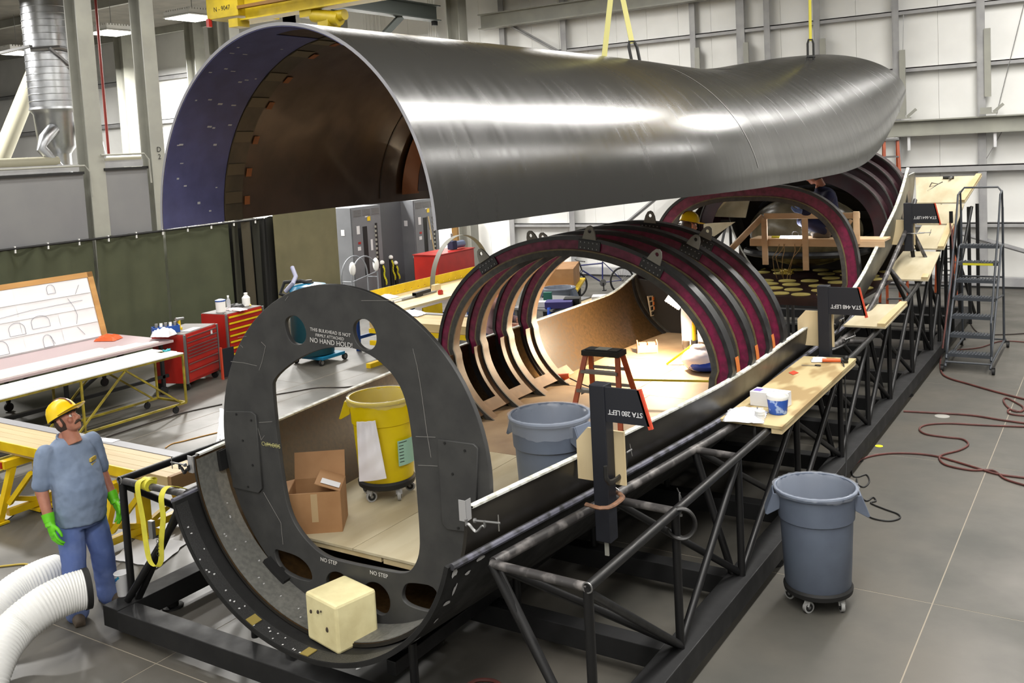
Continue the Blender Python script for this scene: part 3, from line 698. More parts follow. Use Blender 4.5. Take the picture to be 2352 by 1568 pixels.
for k, (xa, xb) in enumerate(((-5.55, -4.55), (-4.53, -4.18), (-4.16, -3.75))):
    mb = MB(); mb.box(((xa+xb)/2, 5.10, ZF-.04-.006*k), (xb-xa, .05, .038)); tag(mb.build('batten', m_pine, None, smooth=0), ['long left', 'short middle', 'right'][k]+' pine batten under the front edge of the plywood floor', 'batten', 'front floor battens')
for y in (6.2, 8.4, 10.6, 12.4):
    mb = MB(); mb.box((CX, y, ZF-.06), (2*half(y, .78)-.08, .06, .08)); tag(mb.build('floor_joist', m_pine, None, smooth=0), ['pine joist under the front of the plywood floor', 'pine joist under the step ladder floor sheets', 'pine joist under the lamp lit floor sheets', 'pine joist under the farthest floor sheets'][[6.2, 8.4, 10.6, 12.4].index(y)], 'joist', 'floor joists')
# ------------------------------------------------------------------ hoop frames
def hp(Y, th, off=0, w=None, top=1.29):
    w = wid(Y) if w is None else w; c, s = math.cos(th), math.sin(th); ze = min(zE(Y), 1.56)
    if Y > 13 and s >= 0: c = math.copysign(abs(c)**.72, c); s = s**.72
    if s >= 0: return V(CX+(w-off)*c, Y, ze+(top-off)*s)
    return V(CX+(w-.03-off)*c, Y, ze+(ze-zB(Y)-.03-off)*s)
m_hblack = M('black_flange', (26, 26, 28), .3, col2=(38, 38, 40), scale=12, r2=.4)
m_hgrey = M('grey_fabric_edge', (66, 65, 62), .55, col2=(50, 49, 47), scale=20)
m_hgold = M('gold_edge', (112, 98, 66), .5, col2=(92, 80, 54), scale=18)
m_hbrown = M('brown_inner_cap', (120, 92, 66), .5, col2=(102, 76, 52), scale=8)
m_mag = M('magenta_web', (118, 20, 64), .34, col2=(84, 14, 46), scale=14, r2=.5)
def band(Y, y0, y1, a0, a1, o0, o1, n=72, w=None, top=1.29):
    mb = MB(); mb.grid(lambda u, v: hp(Y, lerp(a0, a1, v), lerp(o0, o1, u), w, top)+V(0, lerp(y0, y1, u), 0), 1, n); return mb
A0, A1 = math.radians(-52), math.radians(232)
def hoop(Y, lb, lugs, a0=A0, a1=A1, w=None, top=1.29, grp='hoop frames over the forward shell', dep=.16):
    t = thing('fuselage_hoop', lb, 'hoop frame', (CX, Y, .9), grp)
    up0, up1 = max(a0, math.radians(-6)), min(a1, math.radians(186))
    band(Y, 0, 0, up0, up1, .012, dep, w=w, top=top).build('web', m_mag, t, fix=False, solid=.012)
    if a0 < -.2:
        for q0, q1 in ((a0, up0), (up1, a1)): band(Y, 0, 0, q0, q1, .012, dep, n=20, w=w, top=top).build('lower_web', m_hblack, t, fix=False, solid=.014)
    band(Y, -.02, .10, a0, a1, .0, .0, w=w, top=top).build('outer_flange', m_hblack, t, fix=False, solid=.016)
    band(Y, -.012, .14, a0, a1, dep, dep, w=w, top=top).build('inner_cap', m_hbrown, t, fix=False, solid=.01)
    band(Y, -.016, -.016, a0, a1, dep-.040, dep-.024, w=w, top=top).build('edge_trim', m_hgold, t, fix=False, solid=.012)
    band(Y, -.014, -.014, a0, a1, dep-.024, dep+.034, w=w, top=top).build('inner_lip', m_hgrey, t, fix=False, solid=.02)
    band(Y, -.014, -.014, a0, a1, -.004, .030, w=w, top=top).build('outer_lip', m_hblack, t, fix=False, solid=.014)
    for (px_, py_) in lugs:
        p = GY(px_, py_, Y); th = math.atan2((p.z-min(zE(Y), 1.56))/top, (p.x-CX)/(w or wid(Y)))
        b = hp(Y, th, 0, w, top); tg = (hp(Y, th+.02, 0, w, top)-hp(Y, th-.02, 0, w, top)).normalized(); nr = V(tg.z, 0, -tg.x)
        if nr.z < 0: nr = -nr
        o_ = [(-.075, -.01), (.075, -.01), (.055, .07), (.03, .115), (0, .128), (-.03, .115), (-.055, .07)]
        lg = plate(o_, [circ(0, .072, .02, .02, 14)], .016, frame(b+V(0, -.03, 0)+nr*.004, tg if tg.x > 0 else -tg, nr), m_lug, 'lug', t, .002)
        pl = plate([(-.12, -.115), (.12, -.115), (.12, -.02), (-.12, -.02)], [], .012, frame(b+V(0, -.02, 0), tg if tg.x > 0 else -tg, nr), m_hblack, 'splice_plate', t, .002)
        T4 = frame(b+V(0, -.03, 0), tg if tg.x > 0 else -tg, nr)
        for rx in (-.09, -.045, 0, .045, .09):
            for ry in (-.04, -.095):
                mb = MB(T4); mb.cyl((rx, ry, .0), (rx, ry, .006), .007, n=6); sub(pl, mb, 'rivet', m_zinc)
    return t
m_lug = M('lug_plate', (128, 126, 118), .5)
hoop(8.25, 'nearest maroon hoop frame with three lugs over the lower shell', [(1112, 590), (1358, 540), (1514, 588)])
hoop(8.78, 'second maroon hoop frame counted from the bulkhead', [(1222, 545)])
hoop(9.32, 'third maroon hoop frame counted from the bulkhead', [(1247, 545), (1597, 560)])
hoop(9.85, 'farthest of the four maroon hoop frames above the forward shell', [(1495, 515), (1614, 556)])
# orange tapes and connecting panel on the left inside
sp = thing('shear_web', 'pinkish brown slotted panel joining the hoop feet on the left', 'panel', (CX-1.2, 9, .9))
for k_, yv in enumerate((8.10, 8.64, 9.17, 9.70)):
    patch(lo_pt, yv, yv+.18, math.radians(180), math.radians(217-0) if False else math.radians(146), .19, 2, 14).build('rib_face', m_hbrown, sp, fix=False, solid=.008)
patch(lo_pt, 7.9, 10.2, math.radians(146), math.radians(139), .19, 12, 4).build('sill_strip', m_hbrown, sp, fix=False, solid=.008)
for k_, (px_, py_) in enumerate(((1688, 853), (1730, 818), (1772, 790))):
    yv = (8.32, 8.85, 9.39)[k_]
    for sgn in (0,):
        patch(lambda Y, t, o: hp(Y, t, o), yv, yv+.08, math.radians(2), math.radians(8), -.012, 1, 3).build('tape', m_otape, bpy.data.objects['fuselage_hoop' + ('' if k_ == 0 else '.%03d' % k_)], fix=False, solid=.003)
# rear hoop frames
hoop(13.6, 'large maroon hoop frame behind the wooden guard rail frame', [], math.radians(-2), math.radians(182), w=1.56, top=1.46, grp='rear hoop frames', dep=.2)
zsave = zE
def rear_hoop(Y, w, zb0, top, lb):
    t = thing('fuselage_hoop', lb, 'hoop frame', (CX, Y, zb0), 'rear hoop frames')
    f = lambda th, off: V(CX+(w-off)*math.cos(th), Y, zb0+(top-off)*max(0, math.sin(th))**.8-.0)
    def bd(y0, y1, o0, o1):
        mb = MB(); mb.grid(lambda u, v: f(lerp(0, math.pi, v), lerp(o0, o1, u))+V(0, lerp(y0, y1, u), 0), 1, 60); return mb
    bd(0, 0, .0, .22).build('web', m_maroon, t, fix=False, solid=.014)
    bd(-.02, .28, 0, 0).build('outer_flange', m_maroon, t, fix=False, solid=.016)
    bd(-.03, -.005, -.004, -.004).build('edge_trim', m_hgrey, t, fix=False, solid=.02)
for k_, (Y, w, zb0, tp) in enumerate(((15.6, 1.55, 2.0, 1.22), (16.05, 1.56, 2.12, 1.22), (16.5, 1.57, 2.25, 1.2), (16.95, 1.58, 2.4, 1.15))):
    rear_hoop(Y, w, zb0, tp, ['nearest', 'second', 'third', 'farthest'][k_]+' of the dark maroon hoops under the tail of the hanging shell')
# dark rear bulkhead and tank dome
t = thing('rear_bulkhead', 'dark rear bulkhead wall behind the kneeling worker', 'bulkhead', (CX, 17.4, 1.3))
n = 40; poly = [V(CX+1.5*math.cos(math.pi*i/n), 17.4, 2.4+1.0*math.sin(math.pi*i/n)) for i in range(n+1)]+[V(CX-1.5, 17.4, 1.25), V(CX+1.5, 17.4, 1.25)]
mb = MB(); mb.prism(poly, [p+V(0, .04, 0) for p in poly]); mb.build('wall', M('dark_brown_wall', (40, 30, 20), .6, col2=(28, 20, 14), scale=3), t, smooth=0)
mb = MB(); mb.tube([V(CX+1.1*math.cos(q), 17.36, 2.2+.55*math.sin(q)) for q in [2*math.pi*i/40 for i in range(40)]], .05, n=8, closed=True); mb.build('ring', m_hblack, t)
mb = MB(); mb.box((CX+.95, 17.3, 2.25), (.9, .06, .12)); mb.build('stiffener', m_hblack, t, smooth=0)
p = GY(1830, 500, 16.2)
t = thing('tank_dome', 'shiny tan rounded tank dome behind the wooden rail', 'tank', (p.x, 16.3, 1.5))
mb = MB(); mb.ball((p.x+.05, 16.5, 2.05), 1, 32, 20, (.95, .75, .60)); mb.build('dome', M('tank_tan', (120, 110, 88), .25, col2=(84, 74, 52), scale=3), t)
mb = MB(); mb.tube([V(p.x+.05+1.0*math.cos(q), 16.5+.8*math.sin(q), 1.72) for q in [2*math.pi*i/48 for i in range(48)]], .06, n=8, closed=True); mb.build('flange_ring', m_hblack, t)
# disc covered floor of the rear section
DZ = 1.27
t = thing('disc_covered_deck', 'dark red panel covered in pale gold discs under the wooden guard rail', 'panel', (CX, 16, DZ-.1))
poly = [(-5.95, 14.35), (-3.35, 14.35), (-3.28, 16.0), (-3.3, 17.9), (-6.05, 17.9), (-6.1, 16)]
mb = MB(); mb.prism([V(a, b, DZ-.05) for a, b in poly], [V(a, b, DZ) for a, b in poly]); mb.build('panel', M('dark_red_panel', (44, 14, 12), .45, col2=(30, 10, 9), scale=5), t, smooth=0)
mb = MB(); mb.beam((-5.95, 14.33, DZ-.06), (-3.35, 14.33, DZ-.06), .05, .12); mb.build('front_lip', m_maroon, t, smooth=0)
m_disc = M('gold_disc', (214, 200, 120), .45, col2=(190, 172, 96), scale=3)
db = MB(); db.lathe([(0.0, .012), (.135, .012), (.142, .008), (.142, 0)], (CX, 16, DZ-.1), n=20, capb=True)
dm = db.build('disc', m_disc, t); dm.location = (-5.5-CX, 14.6-16, .1); first = True
random.seed(3)
for iy in range(8):
    for ix in range(7):
        x = -5.72+.37*ix+(.18 if iy % 2 else 0)+random.uniform(-.05, .05); y = 14.6+.43*iy+random.uniform(-.07, .07)
        if random.random() < .12 or x > -3.42: continue
        if first: dm.location = (x-CX, y-16, .1); first = False; continue
        c = dm.copy(); COL.objects.link(c); c.location = (x-CX, y-16, .1+random.uniform(0, .003))
# jig posts under the rear section
for k_, px_ in enumerate((1812, 1824)):
    a = GZ(px_, 800, .25); b = V(a.x, a.y, DZ-.12)
    mb = MB(); mb.cyl(a, b, .025, n=10); tag(mb.build('prop_post', m_zinc), ['left', 'right'][k_]+' bare steel prop under the gold disc panel', 'post', 'props under the rear panel')
# ------------------------------------------------------------------ wooden guard rail and plank
WYR = 14.3
g = thing('guard_rail', 'pale wooden guard rail frame with plank seat across the rear section', 'railing', (CX, WYR, 1.7))
def wb(nm, a, b, w, h, up=(0, 0, 1)):
    mb = MB(); mb.beam(a, b, w, h, up); mb.build(nm, m_pinep, g, smooth=0, bevel=.004)
def gp(px_, py_, Y=WYR): return GY(px_, py_, Y)
a, b = gp(1755, 494), gp(1975, 497); zt_ = (a.z+b.z)/2
wb('top_rail', (a.x, WYR, zt_), (b.x, WYR, zt_), .04, .085)
for (pt, pb) in (((1757, 502), (1762, 607)), ((1850, 502), (1860, 620)), ((1968, 485), (1970, 560))):
    a = gp(*pt); b = gp(*pb); wb('post', (a.x, WYR-.04, a.z), (a.x, WYR-.04, b.z), .085, .04, (0, 1, 0))
a, b = gp(1723, 562), gp(2032, 556); zp = (a.z+b.z)/2
wb('plank', (a.x, WYR+.2, zp+.05), (b.x, WYR+.2, zp+.05), .42, .035); wb('plank_edge', (a.x, WYR, zp), (b.x, WYR, zp), .04, .09)
a, b = gp(1752, 497), gp(1693, 575); wb('brace', a, V(b.x, WYR-.5, b.z), .04, .085)
a, b = gp(1955, 505), gp(1940, 530); wb('brace', a, b, .04, .05)
# fluorescent work light on the plank
a, b = gp(1793, 548, WYR+.12), gp(1846, 548, WYR+.12)
t = thing('fluorescent_light', 'glowing white fluorescent hand lamp lying on the plank', 'work light', (a+b)/2)
mb = MB(); mb.cyl(a, b, .045, n=14); mb.build('tube', M('tube_glow', (240, 245, 255), .4, emit=14), t)
mb = MB(); mb.cyl(a-V(.13, 0, 0), a, .045, .04, n=12); mb.build('grip', M('yellow_green_grip', (190, 180, 50), .5), t)
mb = MB(); mb.tube([(a+b)/2+V(.05+.05*math.cos(q), 0, .07+.04*math.sin(q)) for q in [i*.5 for i in range(13)]], .004, n=5); mb.build('wire', m_dkcord, t)
lp = bpy.data.lights.new('tube_light', 'POINT'); lp.energy = 14; lp.color = (.9, .95, 1); lp.shadow_soft_size = .1
lo_ = bpy.data.objects.new('tube_light', lp); COL.objects.link(lo_); lo_.location = (a+b)/2+V(0, .12, .1)
# tangle of yellow cord hanging from it
t0 = gp(1800, 560); t = thing('hanging_cable', 'thin tan cords hanging from the plank into a yellow tangle', 'cord', gp(1800, 620))
for k_, (x0, xm, x1) in enumerate(((1790, 1775, 1785), (1800, 1798, 1800), (1825, 1822, 1815), (1842, 1822, 1808), (1803, 1782, 1800))):
    A, B, C_ = gp(x0, 560, WYR-.05), gp(xm, 590, WYR-.03), GZ(x1, 640, DZ+.05)
    mb = MB(); mb.tube([A, lerp(A, B, .5)+V(.02, 0, 0), B, lerp(B, C_, .5)+V(-.02, 0, 0), C_], .006, n=5); mb.build('strand', M('tan_cord', (150, 120, 80), .6) if k_ == 0 else bpy.data.materials['tan_cord'], t)
c_ = GZ(1808, 630, DZ+.06); mb = MB(); mb.tube([c_+V(.12*math.sin(i*1.7)*math.cos(i*.31), .1*math.cos(i*1.3), .05+.04*math.sin(i*2.1)) for i in range(60)], .008, n=5); mb.build('tangle', m_ycord, t)
# ------------------------------------------------------------------ bins
def bin_(nm, x, y, z0, mat, lb, dolly=True, H=.80, R=.30, rot=0, linerwrap=.12, hidemat=None):
    t = thing(nm, lb, 'bin', (x, y, z0)); zb0 = z0+(.15 if dolly else 0); s = R/.30
    T = Matrix.Translation((x, y, zb0)) @ Matrix.Rotation(rot, 4, 'Z')
    mb = MB(T); mb.lathe([(.0, .0), (.235*s, .0), (.25*s, .02), (.275*s, H*.69), (.288*s, H*.705), (.296*s, H*.955), (.314*s, H*.96), (.318*s, H*.985), (.312*s, H), (.296*s, H), (.285*s, H*.93), (.245*s, .03), (.0, .03)], n=40); mb.build('body', mat, t, smooth=35)
    for sg in (-1, 1):
        mb = MB(T); hq = [(.27, .95), (.325, .955), (.388, .745), (.372, .735), (.28, .80)]
        for hy in (-.09, .09):
            A = [V(sg*r_*s, hy-.006, z_*H) for r_, z_ in hq]; mb.prism(A, [p+V(0, .012, 0) for p in A])
        A = [V(sg*.315*s, -.085, .957*H), V(sg*.327*s, -.085, .957*H), V(sg*.39*s, -.085, .745*H), V(sg*.376*s, -.085, .74*H)]; mb.prism(A, [p+V(0, .17, 0) for p in A]); mb.build('handle', mat, t, smooth=0, bevel=.004)
    mb = MB(T); n = 64; prof = [(.318, H-linerwrap), (.322, H-linerwrap*.5), (.324, H+.004), (.305, H+.008), (.286, H-.03), (.272, H*.6), (.25, H*.2), (.0, H*.15)]
    vs = []; random.seed(hash(nm) % 100)
    for i, (r, zz) in enumerate(prof):
        for j in range(n):
            q = 2*math.pi*j/n; wv = .004*math.sin(j*3.1+i)+.005*random.uniform(-1, 1)
            if i >= 4: wv = -.010*abs(math.sin(j*.5+i*.7))-.006*random.random()
            dz = .012*math.sin(q*3+1)+.01*random.uniform(-1, 1) if i == 0 else 0
            vs.append(V((r*s+wv)*math.cos(q), (r*s+wv)*math.sin(q), zz+dz))
    mb.add(vs, [(i*n+j, i*n+(j+1) % n, (i+1)*n+(j+1) % n, (i+1)*n+j) for i in range(len(prof)-1) for j in range(n)])
    mb.build('liner_bag', m_film, t, fix=False, smooth=60)
    if dolly:
        mb = MB(Matrix.Translation((x, y, z0)) @ Matrix.Rotation(rot, 4, 'Z')); mb.lathe([(0, .10), (.235*s, .10), (.26*s, .115), (.265*s, .15), (.252*s, .17), (.252*s, .15), (0, .148)], n=32); d = mb.build('dolly', m_rub, t, smooth=35)
        for k in range(5):
            q = rot+2*math.pi*k/5+.5; cx_, cy_ = x+.215*s*math.cos(q), y+.215*s*math.sin(q); dv = V(math.cos(q+1), math.sin(q+1), 0)
            mb = MB(); mb.cyl(V(cx_, cy_, z0+.045)-dv*.014, V(cx_, cy_, z0+.045)+dv*.014, .045, n=16); mb.beam(V(cx_, cy_, z0+.1), V(cx_, cy_, z0+.055)+dv.cross(V(0, 0, 1))*.015, .045, .03, (0, 1, 0))
            cs_ = V(cx_, cy_, z0+.045); sub(d, mb, 'caster', m_caster); mb = MB(); mb.cyl(cs_-dv*.016, cs_+dv*.016, .032, n=14); sub(d, mb, 'caster_hub', m_rub); mb = MB(); mb.cyl(cs_-dv*.018, cs_+dv*.018, .013, n=10); sub(d, mb, 'caster_axle', m_zinc)
    return t
m_caster = M('caster_grey', (150, 150, 148), .5)
bin_('trash_bin', -2.10, 7.48, 0, m_bingrey, 'large grey wheeled bin with clear liner standing on the floor at right', H=.80, R=.305, rot=.35, linerwrap=.03)
bin_('trash_bin', -3.80, 6.28, ZF, m_bingrey, 'grey bin with clear liner standing inside the shell behind the sign post', dolly=False, H=.80, R=.305, rot=-.2)
yc = bin_('trash_bin', -5.30, 6.05, ZF, m_biny, 'bright yellow wheeled bin inside the shell seen through the bulkhead', H=.71, R=.275, rot=.4, linerwrap=.05)
# notice on the yellow bin
def on_can(px_, py_, r, c, zmin=None):
    d = ray(px_, py_); o = CC-V(c[0], c[1], 0); a = d.x*d.x+d.y*d.y; b = 2*(o.x*d.x+o.y*d.y); cc = o.x*o.x+o.y*o.y-r*r
    D = b*b-4*a*cc; tt = (-b-math.sqrt(max(D, 0)))/(2*a); return CC+d*tt
q = [on_can(*a, .264, (-5.30, 6.05)) for a in ((912, 1013), (945, 1008), (946, 1062), (918, 1070))]
nmid = (q[0]+q[1]+q[2]+q[3])/4; nr = V(nmid.x+5.30, nmid.y-6.05, 0).normalized()*.004
ang = lambda p: math.atan2(p.y-6.05, p.x+5.30)
a0, a1 = ang(q[0]), ang(q[1]); z1_, z0_ = q[0].z, q[3].z
mb = MB(); mb.grid(lambda u, v: V(-5.30+.270*math.cos(lerp(a0, a1+.12, u)), 6.05+.270*math.sin(lerp(a0, a1+.12, u)), lerp(z0_, z1_, v)), 8, 2); mb.build('notice', M('pale_green_notice', (150, 190, 170), .7), yc, fix=False, label='pale green printed notice')
for k_ in range(7):
    mb = MB(); zz = lerp(z1_-.02, z0_+.03, k_/6); mb.grid(lambda u, v: V(-5.30+.2715*math.cos(lerp(a0+.04, a0+(.34 if k_ == 0 else .2), u)), 6.05+.2715*math.sin(lerp(a0+.04, a0+(.34 if k_ == 0 else .2), u)), zz+.006*v), 5, 1); mb.build('print_line', m_blackm, yc, fix=False)
# white bag tied to its handle
qs = [on_can(*a, .33, (-5.30, 6.05)) for a in ((820, 968), (862, 966), (888, 1098), (826, 1105))]
mb = MB()
def bagf(u, v):
    top = lerp(qs[0], qs[1], u); bot = lerp(qs[3], qs[2], u); p = lerp(top, bot, v)
    wv = .03*math.sin(u*math.pi)*(.4+.6*math.sin(v*math.pi))
    tow = (CC-p); tow.z = 0; tow.normalize()
    return p+tow*(wv+.006*math.sin(u*17+v*3)*(1-v)+.004*math.sin(v*19+u*5))
mb.grid(bagf, 22, 22); tag(mb.build('plastic_bag', M('white_bag', (232, 230, 236), .35), None, fix=False, solid=.012, smooth=70), 'white plastic bag hanging on the side of the yellow bin', 'bag')
# ------------------------------------------------------------------ cardboard box with open flaps
def mk_box(x, y, z, lx, ly, lz, rot, mat, nm, lb, cat='box', flaps=True, label=None):
    t = thing(nm, lb, cat, (x, y, z)); T = Matrix.Translation((x, y, z)) @ Matrix.Rotation(rot, 4, 'Z'); th = .006
    mb = MB(T); mb.box((0, 0, th/2), (lx, ly, th)); mb.box((lx/2, 0, lz/2), (th, ly, lz)); mb.box((-lx/2, 0, lz/2), (th, ly, lz)); mb.box((0, ly/2, lz/2), (lx, th, lz)); mb.box((0, -ly/2, lz/2), (lx, th, lz)); mb.build('carton', mat, t, smooth=0)
    if flaps:
        for (p, d, w, up) in flaps:
            mb = MB(T); P = Vector(p); D = Vector(d); n_ = D.cross(Vector(w)).normalized()*th/2; W = Vector(w)/2
            mb.prism([P-W-n_, P+W-n_, P+W+D-n_, P-W+D-n_], [P-W+n_, P+W+n_, P+W+D+n_, P-W+D+n_]); mb.build('flap', mat, t, smooth=0)
    return t, T
bx, T = mk_box(-5.36, 5.29, ZF, .40, .34, .32, .62, m_card, 'cardboard_box', 'open brown cardboard box with raised flap on the plywood floor',
    flaps=[((0, .17, .32), (0, .06, .2), (.4, 0, 0), 0), ((.2, 0, .32), (-.19, 0, .07), (0, .34, 0), 0), ((-.2, 0, .32), (-.16, 0, -.03), (0, .34, 0), 0), ((0, -.17, .32), (0, .02, -.1), (.38, 0, 0), 0)])
mb = MB(T); P = V(.12, -.08, .358); mb.add([P+V(-.07, -.05, .026), P+V(.07, -.05, -.026), P+V(.07, .06, -.026), P+V(-.07, .06, .026)], [(0, 1, 2, 3)]); mb.build('shipping_label', m_paper, bx, fix=False, smooth=0)
mb = MB(T); mb.box((0, -.172, .2), (.05, .003, .22)); mb.build('tape', M('pale_tape', (176, 150, 112), .5), bx, smooth=0)
# ------------------------------------------------------------------ cream foam block on the mould lip
P = [GY(*a, 4.66) for a in ((707, 1390),)]
def fb(px_, py_, d): return GY(px_, py_, d)
b0 = V(-4.545, 4.66, .445); 
mb = MB(Matrix.Translation((-4.62, 4.71, .41)) @ Matrix.Rotation(math.radians(-12), 4, 'Z')); mb.box((0, 0, .17), (.37, .34, .34))
fo = tag(mb.build('foam_block', M('cream_foam', (226, 216, 168), .75, col2=(206, 194, 146), scale=5, bump=.1, bscale=40), None, smooth=0, bevel=.02), 'cream coloured foam block sitting in the front of the mould', 'block')
for k_, (px_, py_, r) in enumerate(((752, 1446, .016), (730, 1405, .012), (714, 1404, .012), (737, 1404, .007))):
    p = GY(px_, py_, 4.53); mb = MB(); mb.ball(p, r, 8, 6, (1, .5, 1.2)); sub(fo, mb, 'pit', M('dark_pit', (60, 50, 40), .9) if k_ == 0 else bpy.data.materials['dark_pit'])
# ------------------------------------------------------------------ step ladder inside the shell
def stepladder(nm, x, y, z, rot, H, lb, wtop=.42, steps=3, mat=m_orange, cap=m_blackm, spread=.55):
    t = thing(nm, lb, 'ladder', (x, y, z)); T = Matrix.Translation((x, y, z)) @ Matrix.Rotation(rot, 4, 'Z')
    mb = MB(T); mb.box((0, 0, H), (wtop, .2, .055)); mb.box((0, 0, H+.03), (wtop*.86, .15, .012)); mb.build('top_cap', cap, t, smooth=0, bevel=.01)
    mb = MB(T); mb.box((0, 0, H+.038), (wtop*.34, .12, .004)); mb.build('cap_label', m_ltgrey, t, smooth=0)
    wb_ = wtop*1.35
    for sx in (-1, 1):
        for sy in (-1, 1):
            mb = MB(T); mb.beam((sx*wtop*.42, sy*.05, H), (sx*wb_*.5, sy*spread/2, 0), .05, .028, up=(0, 1, 0)); mb.build('rail', mat, t, smooth=0)
    for k in range(steps):
        f = (k+1)/(steps+1); yy = -lerp(spread/2, .05, f); ww = lerp(wb_, wtop*.84, f)
        mb = MB(T); mb.box((0, yy, H*f), (ww, .08, .03)); mb.build('step', m_zinc, t, smooth=0)
        mb = MB(T); mb.beam((-ww/2, -yy, H*f), (ww/2, -yy, H*f), .02, .03); mb.build('rear_bar', m_zinc, t, smooth=0)
    for sx in (-1, 1):
        mb = MB(T); mb.beam((sx*wtop*.46, -spread*.3, H*.45), (sx*wtop*.46, spread*.3, H*.45), .006, .02); mb.build('spreader', m_zinc, t, smooth=0)
        for sy in (-1, 1):
            mb = MB(T); mb.box((sx*wb_*.5, sy*spread/2, .015), (.05, .05, .03)); mb.build('foot', m_rub, t, smooth=0)
    return t
stepladder('step_ladder', -4.52, 8.6, ZF, .02, .74, 'orange step ladder with black top standing inside the shell')
# ------------------------------------------------------------------ lamp on tripod
fl = GZ(1580, 835, ZF); lp_ = V(fl.x-.02, fl.y, ZF)
t = thing('tripod_work_light', 'yellow tripod work lamp glowing inside the shell', 'work light', lp_)
hub = V(lp_.x+.12, lp_.y, ZF+.27); top_ = GY(1590, 730, lp_.y); 
mb = MB(); mb.cyl(hub, V(hub.x, hub.y, top_.z+.2), .022, n=10); mb.build('mast', m_yellow, t)
for k in range(3):
    q = [math.radians(205), math.radians(330), math.radians(85)][k]; e = V(hub.x+.36*math.cos(q), hub.y+.36*math.sin(q), ZF+.01)
    mb = MB(); mb.beam(hub, e, .03, .022); mb.build('leg', m_yellow, t, smooth=0)
mb = MB(); mb.cyl(hub-V(0, 0, .02), hub+V(0, 0, .04), .045, n=12); mb.build('collar', m_blackm, t)
lh = GY(1549, 692, lp_.y); dirn = V(-.55, -.4, .35).normalized(); 
Tm = frame(lh, dirn.cross(V(0, 0, 1)), V(0, 0, 1), dirn) if False else None
ax = (V(lh.x, lh.y, lh.z)-V(hub.x, hub.y, top_.z+.2)); 
mb = MB(); mb.box((0, 0, 0), (.001, .001, .001))
e1 = RR*.9-UU*.6; e1.normalize(); e2 = UU*.9+RR*.6; e2 = (e2-e1*e2.dot(e1)).normalized(); e3 = e1.cross(e2)
Rm = Matrix((e1, e2, e3)).transposed()
mb = MB(); mb.box(lh, (.20, .12, .09), Rm); mb.build('lamp_body', M('halogen_glow', (255, 232, 200), .4, emit=22), t, smooth=0)
for k in range(6):
    mb = MB(); c_ = lh+e1*(-.085+.034*k); mb.tube([c_+e2*.068*math.cos(q)+e3*.055*math.sin(q) for q in [2*math.pi*i/16 for i in range(16)]], .004, n=5, closed=True); mb.build('guard_ring', m_steel, t)
mb = MB(); mb.tube([lh+e1*.1, lh+e1*.16-V(0, 0, .02), V(hub.x, hub.y, top_.z+.2)], .014, n=8); mb.build('bracket', m_blackm, t)
ll = bpy.data.lights.new('halogen_light', 'AREA'); ll.shape = 'RECTANGLE'; ll.size = .2; ll.size_y = .14; ll.energy = 190; ll.color = (1, .80, .55)
lo_ = bpy.data.objects.new('halogen_light', ll); COL.objects.link(lo_); lo_.location = lh+V(-.1, -.12, .02)
lo_.rotation_euler = V(-.55, -.35, -.75).to_track_quat('-Z', 'Y').to_euler()
# orange clamp lamp low on the left wall
p = V(-5.42, 9.75, ZF+.07); p = GZ(1292, 868, ZF+.06)
t = thing('clamp_lamp', 'small orange and black clamp lamp shining on the golden wall', 'work light', p)
mb = MB(); mb.cyl(p+V(-.04, 0, 0), p+V(.08, .03, .03), .05, .03, n=12); mb.build('housing', M('orange_plastic', (214, 84, 34), .45), t)
mb = MB(); mb.cyl(p+V(-.1, -.02, -.02), p+V(-.04, 0, 0), .07, .05, n=8, cap=False); mb.build('shade', m_blackm, t)
mb = MB(); mb.tube([p+V(.08, .03, .0), p+V(.3, -.05, -.04), p+V(.6, -.2, -.045)], .008, n=6); mb.build('cord', m_blackm, t)
ll = bpy.data.lights.new('clamp_light', 'SPOT'); ll.energy = 110; ll.color = (1, .78, .5); ll.spot_size = 2.2; ll.shadow_soft_size = .04
lo_ = bpy.data.objects.new('clamp_light', ll); COL.objects.link(lo_); lo_.location = p+V(-.14, -.03, .02); lo_.rotation_euler = V(-.8, -.1, .25).to_track_quat('-Z', 'Y').to_euler()
# white and blue bag, wooden tray, rope
c_ = GZ(1612, 850, ZF); t = thing('rubbish_bag', 'stuffed white and blue plastic bag beside the yellow tripod', 'bag', c_)
random.seed(5)
mb = MB(); mb.ball((c_.x, c_.y, ZF+.14), 1, 24, 16, (.24, .22, .155)); 
mb.v = [v+V(random.uniform(-1, 1)*.010, random.uniform(-1, 1)*.010, random.uniform(-1, 1)*.008) for v in mb.v]; mb.v = [V(v.x, v.y, max(v.z, ZF+.003)) for v in mb.v]
mb.build('sack', M('white_sack', (226, 222, 236), .35), t, fix=False, smooth=50)
mb = MB(); mb.ball((c_.x+.05, c_.y-.01, ZF+.09), 1, 20, 10, (.235, .225, .09)); mb.v = [V(v.x, v.y, max(v.z, ZF+.004)) for v in mb.v]; mb.build('blue_lining', M('blue_sack', (34, 66, 170), .4), t)
mb = MB(); mb.ball((c_.x-.02, c_.y, ZF+.27), 1, 16, 10, (.12, .1, .06)); mb.v = [v+V(random.uniform(-1, 1)*.012, random.uniform(-1, 1)*.012, 0) for v in mb.v]; mb.build('gathered_top', M('pale_sack', (228, 214, 214), .4), t, fix=False)
c_ = GZ(1487, 808, ZF); t = thing('wooden_tray', 'small open wooden tray with blocks on the lamp lit floor', 'tray', c_)
Tt = Matrix.Translation(c_) @ Matrix.Rotation(.5, 4, 'Z')
